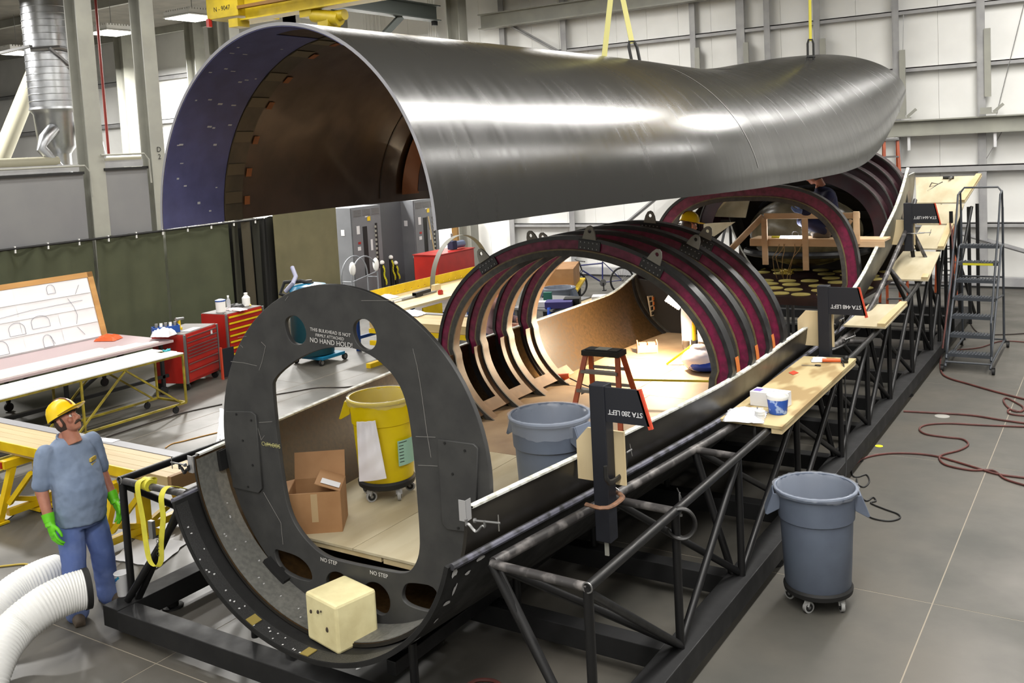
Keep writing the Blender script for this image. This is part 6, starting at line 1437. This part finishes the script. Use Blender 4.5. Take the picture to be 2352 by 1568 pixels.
# red bin, blue pump, timber post
p = V(-15.2, 20.6, 0); t = thing('red_cabinet', 'red steel skip cabinet behind the yellow perforated beam', 'cabinet', p)
A = [GX(997, 580, -15.4), GX(1096, 577, -15.2)]
mb = MB(); zt_ = (A[0].z+A[1].z)/2; ya, yb2 = A[0].y, A[1].y; mb.prism([V(-15.3, ya, .05), V(-15.3, yb2, .05), V(-15.3, yb2, zt_), V(-15.3, ya, zt_)], [V(-16.1, ya, .05), V(-16.1, yb2, .05), V(-16.1, yb2, zt_), V(-16.1, ya, zt_)]); mb.build('body', m_red, t, smooth=0, bevel=.02)
mb = MB(); mb.box((-15.7, (ya+yb2)/2, .03), (.7, yb2-ya-.2, .06)); mb.build('skid', m_blackm, t, smooth=0)
mb = MB(); mb.box((-15.7, (ya+yb2)/2, zt_+.012), (.84, yb2-ya+.04, .024)); mb.build('lid', m_red, t, smooth=0)
p = GX(1090, 572, -15.6); p.y = min(p.y, yb2-.35); p.z = zt_+.025; t = thing('electric_pump', 'dark blue electric pump on top of the red cabinet', 'pump', p)
mb = MB(); mb.box(p+V(0, -.25, .13), (.2, .2, .24)); mb.build('gearbox', m_navy, t, smooth=0, bevel=.02); mb = MB(); mb.cyl(p+V(0, -.15, .12), p+V(0, .25, .12), .1, n=16); mb.build('motor', M('pump_blue', (86, 96, 124), .4), t); mb = MB(); mb.cyl(p+V(0, -.25, .25), p+V(0, -.25, .45), .03, n=10); mb.build('spout', m_steel, t)
p = GY(1047, 545, 23.6); mb = MB(); mb.box((p.x, 23.6, 1.2), (.2, .12, 2.4)); tag(mb.build('timber_post', M('brown_timber', (140, 104, 50), .6), None, smooth=0), 'brown timber post standing against the back wall', 'post')
# ------------------------------------------------------------------ bicycle
bp0, bp1 = V(-11.40, 20.35, 0), V(-10.62, 21.35, 0); dv = (bp1-bp0).normalized(); R_ = .31
bk_ = thing('bicycle', 'blue framed bicycle parked near the back wall', 'bicycle', (bp0+bp1)/2); wf = bp0+V(0, 0, R_); wr = bp1+V(0, 0, R_)
sd = V(-dv.y, dv.x, 0)
def bp_(u, z): return bp0+dv*u+V(0, 0, z)
for c_, nm in ((wf, 'front'), (wr, 'rear')):
    mb = MB(); mb.tube([c_+(dv*math.cos(q)+V(0, 0, 1)*math.sin(q))*R_ for q in [2*math.pi*i/40 for i in range(40)]], .026, n=8, closed=True); wh = mb.build('wheel', m_rub, bk_)
    mb = MB()
    for i in range(18): q = 2*math.pi*i/18; mb.cyl(c_, c_+(dv*math.cos(q)+V(0, 0, 1)*math.sin(q))*(R_-.02), .003, n=4)
    sub(wh, mb, 'spokes', m_zinc, kind='stuff'); mb = MB(); mb.cyl(c_-sd*.05, c_+sd*.05, .025, n=10); sub(wh, mb, 'hub', m_zinc)
Lb = (bp1-bp0).length; hd0, hd1 = bp_(.16, .78), bp_(.20, .66); st_ = bp_(Lb*.60, .82); bb = bp_(Lb*.58, .30)
m_bike = M('bike_blue', (40, 48, 110), .35)
for a, b, r in ((hd0, st_-V(0, 0, .04), .018), (hd1, bb, .02), (st_, bb, .018), (bb, wr, .012), (st_, wr, .011)):
    mb = MB(); mb.cyl(a, b, r, n=8); mb.build('frame_tube', m_bike, bk_)
for s_ in (-1, 1):
    mb = MB(); mb.tube([hd1+sd*.05*s_, wf+sd*.05*s_], .012, n=8); mb.build('fork_blade', m_blackm, bk_)
mb = MB(); mb.cyl(hd1, hd0+V(0, 0, .1)-dv*.03, .018, n=8); mb.build('stem', m_blackm, bk_)
hb = hd0+V(0, 0, .12)-dv*.05; mb = MB(); mb.tube([hb-sd*.3+dv*.05, hb-sd*.1, hb+sd*.1, hb+sd*.3+dv*.05], .014, n=8); mb.build('handlebar', m_blackm, bk_)
mb = MB(); mb.ball(st_+V(0, 0, .06), 1, 12, 8, (.12, .09, .04)); mb.build('saddle', m_blackm, bk_)
mb = MB(); mb.cyl(bb-sd*.03, bb-sd*.02, .09, n=20); mb.build('chainring', m_zinc, bk_); mb = MB(); mb.beam(bb-sd*.06, bb-sd*.06+V(0, 0, -.17), .02, .02); mb.box(bb-sd*.1+V(0, 0, -.18), (.08, .08, .02)); mb.build('crank', m_blackm, bk_)
# ------------------------------------------------------------------ background table with boxes
t = thing('side_table', 'grey metal table with purple and green boxes behind the shell wall', 'table', (-9.5, 15.8, 0))
mb = MB(); mb.box((-9.35, 15.75, .72), (.9, 1.5, .04)); mb.build('top', m_gpanel, t, smooth=0)
for x in (-9.75, -8.95):
    for y in (15.1, 16.4):
        mb = MB(); mb.box((x, y, .35), (.06, .06, .7)); mb.build('leg', m_zinc, t, smooth=0)
def sbox(lb, px_, py_, z, s, mat, nm='carton', cat='box'):
    p = GZ(px_, py_, z); mb = MB(Matrix.Translation(p) @ Matrix.Rotation(.4, 4, 'Z')); mb.box((0, 0, s[2]/2), s); return tag(mb.build(nm, mat, None, smooth=0, bevel=.004), lb, cat)
sbox('purple cloth covered box hanging over the metal table edge', 1285, 705, .745, (.5, .35, .12), M('purple_cloth', (66, 60, 120), .8), 'cloth_box')
sbox('green and white carton on the metal table', 1259, 697, .745, (.16, .1, .22), M('green_carton', (30, 100, 84), .6))
sbox('white carton on the left end of the metal table', 1236, 704, .745, (.3, .2, .1), m_paper)
sbox('black plastic crate on the right of the metal table', 1315, 700, .745, (.3, .3, .14), m_blackm, 'crate', 'crate')
cq = GZ(1385, 695, .72); t = thing('folding_table', 'low wooden table with a white carton beyond the shell edge', 'table', (cq.x, cq.y, 0))
mb = MB(); mb.box((cq.x, cq.y, .70), (1.1, .9, .035)); mb.build('top', m_pine, t, smooth=0)
for dx in (-.48, .48):
    for dy in (-.38, .38):
        mb = MB(); mb.box((cq.x+dx, cq.y+dy, .34), (.05, .05, .68)); mb.build('leg', m_zinc, t, smooth=0)
sbox('white carton resting beyond the shell edge', 1385, 695, .72, (.4, .3, .14), m_paper)
p = V(-9.0, 15.05, .76); mb = MB(); mb.tube([p, p+V(.02, -.03, -.06), p+V(.02, -.04, -.2)], .04, n=8); tag(mb.build('blue_cloth', M('bright_blue', (30, 84, 200), .6)), 'bright blue glove draped off the metal table edge', 'glove')
sbox('long brown cardboard carton on the yellow plank trolley', 1290, 652, .62, (.7, 1.3, .42), m_card, 'cardboard_box')
t = thing('plank_trolley', 'yellow edged plank trolley under the long cardboard carton', 'trolley', (-11, 18.2, 0))
q0 = GZ(1290, 652, .62); mb = MB(Matrix.Translation((q0.x, q0.y, .59)) @ Matrix.Rotation(.4, 4, 'Z')); mb.box((0, 0, 0), (.9, 1.9, .05)); mb.build('deck', m_yellow, t, smooth=0)
for dx, dy in ((-.3, -.7), (.3, -.7), (-.3, .7), (.3, .7)):
    mb = MB(); v_ = rz(.4) @ V(dx, dy, 0); mb.box((q0.x+v_.x, q0.y+v_.y, .29), (.08, .08, .56)); mb.build('leg', m_blackm, t, smooth=0)
b2 = GZ(1291, 672, .78); bin_('trash_bin', b2.x-.35, b2.y+.5, 0, m_bingrey, 'clear lined grey bin in the background by the bicycle', dolly=False, H=.80, R=.32)
# ------------------------------------------------------------------ duct work and pipes at the top left
XD = -20.0
t = thing('spiral_duct', 'large shiny galvanised spiral duct at the top left', 'duct', (XD, 12.6, 3.6))
cy_ = lambda y: GX(118, y, XD).y
a = GX(118, 150, XD); R_ = .50
mb = MB(); z_ = 5.15; prof = []
while z_ < 8.7:
    prof += [(R_, z_), (R_, z_+.12), (R_+.012, z_+.13), (R_+.012, z_+.14)]; z_ += .145
mb.lathe(prof, (XD, 12.62, 0), n=36); mb.build('spiral_pipe', m_galv, t, smooth=30)
mb = MB(); mb.lathe([(R_+.01, 5.15), (R_+.02, 5.1), (R_-.06, 5.0), (R_-.1, 4.3), (.28, 4.15), (.26, 4.1), (.26, 2.6)], (XD, 12.62, 0), n=36); mb.build('cone', m_galv, t, smooth=40)
mb = MB(); mb.tube([V(XD+.3, 12.35, 4.65), V(XD+.45, 12.05, 4.45), V(XD+.45, 11.95, 4.25), V(XD+.5, 12.35, 3.75), V(XD+.55, 12.6, 3.55)], [.14, .13, .11, .1, .1], n=14); mb.build('branch', m_galv, t)
mb = MB(); mb.tube([V(XD+.3, 12.9, 4.7), V(XD+.5, 13.3, 4.3), V(XD+.5, 13.4, 3.8)], [.12, .1, .09], n=14); mb.build('branch', m_galv, t)
mb = MB(); mb.tube([V(XD+.3, 12.0, 6.35), V(XD+.55, 12.5, 6.4), V(XD+.4, 13.2, 6.3)], .05, n=8); mb.beam((XD+.5, 11.9, 6.4), (XD-.2, 11.6, 6.3), .1, .05); mb.beam((XD+.52, 12.3, 6.38), (XD+.52, 13.3, 5.6), .06, .05); mb.build('support_bracket', m_zinc, t)
m_beige = M('beige_pipe', (162, 158, 138), .5)
a, b = GX(88, 150, -21.6), GX(-10, 390, -21.6)
mb = MB(); mb.cyl(a, b, .2, n=16); tag(mb.build('diagonal_pipe', m_beige), 'thick beige diagonal pipe left of the silver duct', 'pipe')
a, b = GX(-40, 378, -19.5), GX(132, 370, -19.5); mb = MB(); mb.cyl(a, V(a.x, b.y, a.z), .11, n=14); tag(mb.build('horizontal_pipe', m_beige), 'beige horizontal pipe above the wide grey panel', 'pipe')
a, b = GX(235, 368, -19.5), GX(335, 362, -19.5); mb = MB(); mb.cyl(a, V(a.x, b.y, a.z), .1, n=14); tag(mb.build('horizontal_pipe', m_beige), 'beige horizontal pipe between the two steel columns', 'pipe')
a = GX(213, 0, -18.6); b = GX(256, 355, -18.6); mb = MB(); mb.cyl(V(-18.6, (a.y+b.y)/2, 8.6), V(-18.6, (a.y+b.y)/2, b.z), .028, n=10); tag(mb.build('red_pipe', M('pipe_red', (140, 40, 28), .5)), 'thin red vertical pipe right of the first steel column', 'pipe')
for k, (pa, pb_, lb) in enumerate((((-10, 388), (205, 380), 'thin pale rail above the wide grey panel'), ((232, 360), (340, 352), 'thin pale rail between the steel columns'))):
    a, b = GX(*pa, -16.8), GX(*pb_, -16.8); mb = MB(); mb.tube([V(-16.8, a.y, b.z), V(-16.8, b.y-.1, b.z), V(-16.8, b.y, b.z-.12), V(-16.8, b.y+.02, b.z-.6)], .02, n=8); tag(mb.build('conduit_rail', m_ltgrey), lb, 'conduit')
for k, (x, lb) in enumerate(((-23.5, 'wide flange column behind the silver duct'), (-27.2, 'wide flange column right of the silver duct'), (-21.8, 'white column strip beyond the red pipe'))):
    hcol(x*1.0-4, 22.8-.2*k, .45, CEIL, lb, 'wall_column')
# ------------------------------------------------------------------ people
def loft(mb, rings, n=24):
    vs = []
    for (c, a, b) in rings:
        for j in range(n):
            q = 2*math.pi*j/n; vs.append(V(c[0]+a*math.cos(q), c[1]+b*math.sin(q), c[2]))
    fs = [(i*n+j, i*n+(j+1) % n, (i+1)*n+(j+1) % n, (i+1)*n+j) for i in range(len(rings)-1) for j in range(n)]
    fs += [tuple(range(n-1, -1, -1)), tuple((len(rings)-1)*n+j for j in range(n))]
    mb.add(vs, fs)
def chain(mb, pts, rs, n=14):
    for i in range(len(pts)-1): mb.cyl(pts[i], pts[i+1], rs[i], rs[i+1], n=n)
    for p, r in zip(pts, rs): mb.ball(p, r*.985, n, 8)
def fuse(mb, name, mat, root, vox=.012, it=6, fac=.5):
    o = mb.build(name, mat, root, smooth=0, fix=False)
    r = o.modifiers.new('remesh', 'REMESH'); r.mode = 'VOXEL'; r.voxel_size = vox; r.use_smooth_shade = True
    s = o.modifiers.new('smooth', 'SMOOTH'); s.factor = fac; s.iterations = it
    return o
m_skinp = M('skin', (186, 128, 104), .5, col2=(168, 108, 88), scale=9)
m_hair = M('brown_hair', (62, 46, 36), .7)
m_eye = M('eye_white', (225, 220, 212), .3); m_iris = M('iris', (40, 34, 30), .3)
m_shirt = M('blue_tshirt', (136, 152, 178), .85, col2=(118, 134, 160), scale=5, bump=.35, bscale=9)
m_jeans = M('denim', (88, 108, 164), .85, col2=(128, 144, 188), scale=3.5, lo=.45, hi=.75, bump=.35, bscale=10)
m_glove = M('green_glove', (112, 214, 30), .45, col2=(96, 196, 24), scale=9)
m_hat = M('hard_hat_yellow', (244, 206, 20), .3)
m_hatb = M('hat_band', (110, 60, 30), .5)
m_boot = M('work_boot', (86, 74, 62), .7)
def head(T, root, hat=True, hatT=None, tache=True, vox=.0055, hair=True, hatmat=None):
    """head centred on T, facing +x"""
    mb = MB(T)
    mb.ball((-.012, 0, .02), .1, 22, 16, (1.0, .80, 1.02)); mb.ball((.03, 0, -.045), .075, 18, 12, (.95, .84, .95)); mb.ball((.058, 0, -.088), .034, 14, 10, (1, 1.15, .75))
    mb.ball((.07, 0, .035), .03, 12, 8, (.7, 1.9, .55)); mb.cyl((.084, 0, .03), (.112, 0, -.022), .012, .019, n=10); mb.ball((.108, 0, -.024), .019, 10, 8); 
    for s in (-1, 1):
        mb.ball((.1, s*.015, -.03), .012, 8, 6); mb.ball((.07, s*.045, -.02), .03, 10, 8, (.7, .8, .9)); mb.ball((-.005, s*.083, -.01), .033, 12, 10, (.62, .35, 1.1)); mb.ball((-.012, s*.09, .012), .02, 10, 8, (.7, .5, .7))
    mb.ball((.088, 0, -.062), .02, 12, 8, (.7, 1.5, .6)); mb.ball((.085, 0, -.077), .017, 12, 8, (.7, 1.4, .55))
    mb.cyl((-.03, 0, -.05), (-.045, 0, -.2), .062, .068, n=18)
    fuse(mb, 'head', m_skinp, root, vox, 4, .45)
    for s in (-1, 1):
        mb = MB(T); mb.ball((.078, s*.032, .012), .0135, 12, 8); mb.build('eye', m_eye, root); mb = MB(T); mb.ball((.0885, s*.033, .014), .006, 10, 6, (.6, 1, 1)); mb.build('iris', m_iris, root)
        mb = MB(T); mb.tube([(.088, s*.016, .036), (.09, s*.034, .041), (.078, s*.054, .036)], .006, n=6); mb.build('eyebrow', m_hair, root)
    if tache:
        mb = MB(T); mb.tube([(.086, -.036, -.062), (.102, -.018, -.05), (.108, 0, -.046), (.102, .018, -.05), (.086, .036, -.062)], [.006, .011, .011, .011, .006], n=8); mb.build('moustache', m_hair, root)
    if hair:
        mb = MB(T); mb.ball((-.03, 0, -.01), .098, 20, 14, (.9, .86, 1.0)); 
        for s in (-1, 1): mb.ball((.012, s*.072, .0), .03, 10, 8, (.55, .5, 1.2))
        fuse(mb, 'hair', m_hair, root, .007, 3)
    if hat: hardhat(hatT or T, root, hatmat)
def hardhat(T, root, mat=None):
    mat = mat or m_hat
    mb = MB(T @ Matrix.Translation((-.012, 0, .045))); n = 32
    prof = [(.138, .0), (.134, .012), (.128, .04), (.118, .075), (.095, .11), (.06, .132), (.025, .141), (0, .143)]
    mb.lathe(prof, n=n, sx=1.06, sy=.88); mb.lathe([(.138, 0), (.13, -.002), (.124, .02)], n=n, sx=1.06, sy=.88); h = mb.build('helmet', mat, root, smooth=50, fix=False)
    mb = MB(T @ Matrix.Translation((-.012, 0, .045)))
    def vis(u, v):
        a = lerp(-1.15, 1.15, u); r0 = .136; ex = .075*math.cos(a)**1.2 if math.cos(a) > 0 else 0
        r = r0+ex*v+.004; return V(1.06*r*math.cos(a), .90*r*math.sin(a), .006-.014*v*math.cos(a)+.022*v*v*math.cos(a))
    mb.grid(vis, 24, 6); mb.build('visor', mat, root, fix=False, solid=.005, smooth=60)
    mb = MB(T @ Matrix.Translation((-.012, 0, .045))); mb.tube([(1.06*r*s, 0, z+.004) for s, r, z in [(1, .128, .04), (1, .118, .075), (1, .095, .11), (1, .06, .132), (1, 0, .143), (-1, .06, .132), (-1, .095, .11), (-1, .118, .075)]], .009, n=8, flat=.6); mb.build('ridge_stripe', m_hatb, root)
    mb = MB(T @ Matrix.Translation((-.012, 0, .04))); mb.lathe([(.122, -.005), (.124, .02)], n=n, sx=1.02, sy=.86); mb.build('headband', m_blackm, root, fix=False)
def hand(T, root, mat, mirror=1, vox=.0045, curl=.5, nm='glove'):
    """hand hanging along -z, palm facing +y*mirror inward, thumb to +x"""
    mb = MB(T)
    mb.ball((0, 0, -.05), .05, 16, 12, (.86, .42, 1.1)); mb.cyl((0, 0, .03), (0, 0, -.03), .034, .036, n=14); mb.ball((0, 0, -.085), .042, 14, 10, (.95, .42, .6))
    for k, (x, L_) in enumerate(((.031, .075), (.011, .085), (-.010, .08), (-.030, .062))):
        p0 = V(x, 0, -.09); p1 = V(x*1.12, mirror*.006*(1+curl), -.09-L_*.5); p2 = V(x*1.15, mirror*(.012+.03*curl), -.09-L_*.85); p3 = V(x*1.15, mirror*(.02+.05*curl), -.09-L_*1.02)
        chain(mb, [p0, p1, p2, p3], [.0105, .0102, .0095, .008], 10)
    chain(mb, [V(.03, mirror*.006, -.035), V(.055, mirror*.016, -.065), V(.06, mirror*.026, -.098), V(.056, mirror*.032, -.118)], [.014, .013, .011, .009], 10)
    return fuse(mb, nm, mat, root, vox, 3, .4)
def shoe(T, root, mat, nm='boot'):
    mb = MB(T); mb.ball((.03, 0, .045), 1, 18, 12, (.14, .05, .05)); mb.ball((.1, 0, .035), 1, 16, 10, (.08, .052, .042)); mb.cyl((-.04, 0, .05), (-.045, 0, .16), .052, .055, n=14); mb.box((.04, 0, .012), (.25, .085, .024))
    return fuse(mb, nm, mat, root, .008, 4)
# ---- the man in the blue shirt
mx, my = -7.47, 4.64
man = thing('person', 'person in blue T-shirt, jeans, green gloves and yellow hard hat looking up', 'person', (mx, my, 0))
Tm = Matrix.Translation((mx, my, 0)) @ Matrix(((1, 0, -.045, 0), (0, 1, -.02, 0), (0, 0, 1, 0), (0, 0, 0, 1))) @ Matrix.Rotation(math.radians(-4), 4, 'Z')
# body: one continuous figure
LS, RS = V(-.015, .2, 1.43), V(-.015, -.2, 1.43)
LE, RE = V(-.02, .255, 1.14), V(-.05, -.26, 1.14)
LW, RW = V(.09, .275, .90), V(.05, -.275, .88)
LH, RH = V(.0, .095, .90), V(.01, -.095, .90)
LK, RK = V(.03, .14, .49), V(.05, -.12, .49)
LA, RA = V(-.04, .18, .10), V(.05, -.16, .10)
mb = MB(Tm)
loft(mb, [((.02, 0, .86), .13, .17), ((.03, 0, .98), .16, .175), ((.045, 0, 1.1), .165, .175), ((.03, 0, 1.22), .145, .175), ((.0, 0, 1.34), .115, .18), ((-.015, 0, 1.43), .09, .17), ((-.02, 0, 1.49), .06, .08), ((-.02, 0, 1.56), .055, .055)])
chain(mb, [LS, LE, LW], [.058, .052, .038]); chain(mb, [RS, RE, RW], [.058, .052, .038])
chain(mb, [LH, LK, LA], [.09, .06, .045]); chain(mb, [RH, RK, RA], [.09, .06, .045])
fuse(mb, 'body', m_skinp, man, .014, 6)
# shirt
mb = MB(Tm)
loft(mb, [((.03, 0, .80), .172, .212), ((.045, 0, .90), .192, .215), ((.062, 0, 1.02), .208, .213), ((.06, 0, 1.12), .205, .208), ((.035, 0, 1.22), .178, .208), ((.01, 0, 1.32), .148, .215), ((-.008, 0, 1.40), .128, .215), ((-.015, 0, 1.46), .102, .185), ((-.02, 0, 1.505), .078, .10), ((-.02, 0, 1.52), .07, .075)])
for S, E in ((LS, LE), (RS, RE)):
    d = (E-S); chain(mb, [S+V(0, 0, -.005), S+d*.45, S+d*.86], [.080, .080, .078])
sh = fuse(mb, 'tshirt', m_shirt, man, .010, 5)
tx = sh.modifiers.new('wrinkle', 'DISPLACE'); tex = bpy.data.textures.new('wrinkle', 'CLOUDS'); tex.noise_scale = .11; tx.texture = tex; tx.strength = .022; tx.mid_level = .5
# jeans
mb = MB(Tm)
loft(mb, [((.015, 0, .76), .15, .185), ((.02, 0, .84), .16, .195), ((.025, 0, .94), .16, .19)])
chain(mb, [LH+V(0, 0, -.04), LK, LA+V(0, 0, .06), LA+V(.01, 0, -.03)], [.122, .098, .092, .098]); chain(mb, [RH+V(0, 0, -.04), RK, RA+V(0, 0, .06), RA+V(.01, 0, -.03)], [.122, .098, .092, .098])
jn = fuse(mb, 'jeans', m_jeans, man, .011, 5)
tx = jn.modifiers.new('wrinkle', 'DISPLACE'); tx.texture = tex; tx.strength = .014; tx.mid_level = .5
for A_, yw in ((LA, .25), (RA, -.35)): shoe(Tm @ Matrix.Translation((A_.x, A_.y, 0)) @ Matrix.Rotation(yw, 4, 'Z'), man, m_boot)
for W, E, mi in ((LW, LE, -1), (RW, RE, 1)):
    d = (E-W).normalized(); xf = V(1, 0, 0); xf = (xf-d*xf.dot(d)).normalized(); yf = d.cross(xf)
    Th = Tm @ frame(W, xf, yf, d) @ Matrix.Scale(1.15, 4)
    hand(Th, man, m_glove, mi)
    mb = MB(Tm); mb.cyl(W-d*.0+d*.0, W+d*.07, .043, .05, n=18); mb.build('glove_cuff', m_glove, man)
Hm = Tm @ Matrix.Translation((.02, .0, 1.665)) @ Matrix.Rotation(math.radians(22), 4, 'Z') @ Matrix.Rotation(math.radians(-24), 4, 'Y')
head(Hm, man, True, Hm @ Matrix.Rotation(math.radians(-4), 4, 'Y'))
# collar and chest print
mb = MB(Tm); mb.tube([(-.02+.075*math.cos(q), .078*math.sin(q), 1.512-.022*math.cos(q)) for q in [2*math.pi*i/24 for i in range(24)]], .010, n=6, closed=True); mb.build('collar', m_shirt, man)
pc = Tm @ V(.16, .11, 1.30)
m_print = M('shirt_print', (206, 178, 80), .8)
nx = V(.86, .5, .15).normalized(); tu = V(-.5, .86, 0).normalized()
mb = MB(); 
for (du, dv_, su, sv) in ((0, .02, .085, .03), (.0, -.022, .075, .02)): mb.box((0, 0, 0), (0, 0, 0)) if False else mb.prism([pc+tu*(du-su/2)+V(0, 0, dv_-sv/2), pc+tu*(du+su/2)+V(0, 0, dv_-sv/2), pc+tu*(du+su/2)+V(0, 0, dv_+sv/2), pc+tu*(du-su/2)+V(0, 0, dv_+sv/2)], [pc-nx*.02+tu*(du-su/2)+V(0, 0, dv_-sv/2), pc-nx*.02+tu*(du+su/2)+V(0, 0, dv_-sv/2), pc-nx*.02+tu*(du+su/2)+V(0, 0, dv_+sv/2), pc-nx*.02+tu*(du-su/2)+V(0, 0, dv_+sv/2)])
mb.build('chest_print', m_print, man, smooth=0)
# ---- generic clothed figure from joints
def figure(lb, base, J, top_mat, leg_mat, hatT, vox=.02, hands=None, tops=1.0, cap=True, vis=True):
    t = thing('person', lb, 'person', base)
    mb = MB(); chain(mb, [J['pelvis'], J['chest'], J['neck']], [.13, .14, .055]); 
    for s in 'LR':
        chain(mb, [J['sh'+s], J['el'+s], J['wr'+s]], [.05, .042, .032]); chain(mb, [J['pelvis'], J['kn'+s], J['an'+s]], [.09, .06, .045])
    fuse(mb, 'body', m_skinp, t, vox)
    mb = MB(); chain(mb, [J['pelvis']+(J['chest']-J['pelvis'])*.1, lerp(J['pelvis'], J['chest'], .5), J['chest'], lerp(J['chest'], J['neck'], .7)], [.165, .175, .175, .09])
    for s in 'LR': chain(mb, [J['chest'], J['sh'+s], J['el'+s], lerp(J['el'+s], J['wr'+s], .85)], [.12, .085, .068, .055])
    fuse(mb, 'jacket', top_mat, t, vox*.8)
    mb = MB(); chain(mb, [J['pelvis']+V(0, 0, .05), J['pelvis']], [.16, .165])
    for s in 'LR': chain(mb, [J['pelvis'], lerp(J['pelvis'], J['kn'+s], .3), J['kn'+s], J['an'+s]], [.13, .12, .085, .075])
    fuse(mb, 'trousers', leg_mat, t, vox*.8)
    for s in 'LR':
        d = (J['el'+s]-J['wr'+s]).normalized(); xf = d.orthogonal().normalized(); hand(frame(J['wr'+s], xf, d.cross(xf), d), t, hands or m_skinp, 1, .006, nm='glove' if hands else 'hand')
        dd = V(*J.get('toe', (0, -1, 0))).normalized(); shoe(frame(J['an'+s]-V(0, 0, .1), dd, V(-dd.y, dd.x, 0)), t, m_boot)
    head(hatT, t, cap, None, False, .009)
    return t
# worker in white coveralls standing inside the shell, back to the camera
wx, wy = -4.93, 12.0
w0 = V(wx, wy, ZF)
J = dict(pelvis=w0+V(0, 0, .92), chest=w0+V(.02, .0, 1.3), neck=w0+V(.02, .02, 1.5), shL=w0+V(-.2, .02, 1.4), shR=w0+V(.2, .0, 1.4), elL=w0+V(-.3, .12, 1.15), elR=w0+V(.3, .12, 1.15), wrL=w0+V(-.2, .36, 1.15), wrR=w0+V(.2, .36, 1.15),
         knL=w0+V(-.1, .02, .5), knR=w0+V(.12, .02, .5), anL=w0+V(-.1, 0, .1), anR=w0+V(.13, 0, .1), toe=(0, 1, 0))
hp_ = GY(1582, 502, wy); figure('person in white coveralls and yellow hard hat standing inside the shell', w0, J, m_navy, M('white_coverall', (226, 224, 232), .8), Matrix.Translation((hp_.x, wy+.02, hp_.z-.09)) @ Matrix.Rotation(1.0, 4, 'Z') @ Matrix.Rotation(.25, 4, 'Y'))
# worker in dark blue coveralls crouching on the plank
k0 = V(-3.98, WYR+.28, zp+.07)
def gq(px_, py_, Y): return GY(px_, py_, Y)
J = dict(pelvis=gq(1905, 522, k0.y+.1), chest=gq(1895, 455, k0.y+.05), neck=gq(1880, 430, k0.y), shL=gq(1878, 448, k0.y+.12), shR=gq(1905, 450, k0.y-.14), elL=gq(1868, 480, k0.y+.1), elR=gq(1870, 490, k0.y-.22), wrL=gq(1850, 490, k0.y+.05), wrR=gq(1843, 486, WYR-.02),
         knL=gq(1842, 508, k0.y), knR=gq(1850, 512, k0.y-.1), anL=gq(1890, 540, k0.y+.1), anR=gq(1893, 538, k0.y-.1), toe=(-1, -.2, 0))
for s in 'LR': J['an'+s].z = zp+.07+.1
hp_ = gq(1866, 408, k0.y); m_bluec = M('dark_blue_coverall', (22, 26, 66), .8, col2=(16, 18, 48), scale=4)
figure('person in dark blue coveralls and yellow hard hat crouching on the plank', k0, J, m_bluec, m_bluec, Matrix.Translation((hp_.x+.02, hp_.y, hp_.z+.03)) @ Matrix.Rotation(math.radians(195), 4, 'Z') @ Matrix.Rotation(.35, 4, 'Y'), hands=M('pale_blue_glove', (120, 140, 190), .6))
# person in mauve shirt glimpsed between the hoops beyond the shell
v0 = GZ(1128, 775, 0); v0 = V(-8.2, 11.55, 0)
s_ = GX(1132, 712, -8.2); v0.y = s_.y+.05
J = dict(pelvis=v0+V(0, 0, .9), chest=v0+V(.05, -.02, 1.27), neck=v0+V(.06, -.02, 1.47), shL=v0+V(.05, .2, 1.38), shR=v0+V(.05, -.2, 1.38), elL=v0+V(.1, .26, 1.1), elR=v0+V(.1, -.26, 1.1), wrL=v0+V(.34, .12, 1.12), wrR=v0+V(.34, -.12, 1.08),
         knL=v0+V(.02, .12, .5), knR=v0+V(.02, -.12, .5), anL=v0+V(0, .12, .1), anR=v0+V(0, -.12, .1), toe=(1, 0, 0))
figure('person in a mauve shirt half hidden between the hoop legs beyond the shell', v0, J, M('mauve_shirt', (140, 112, 116), .85), m_navy, Matrix.Translation(v0+V(.1, 0, 1.62)), cap=False)
bpy.data.scenes.remove(TMP)
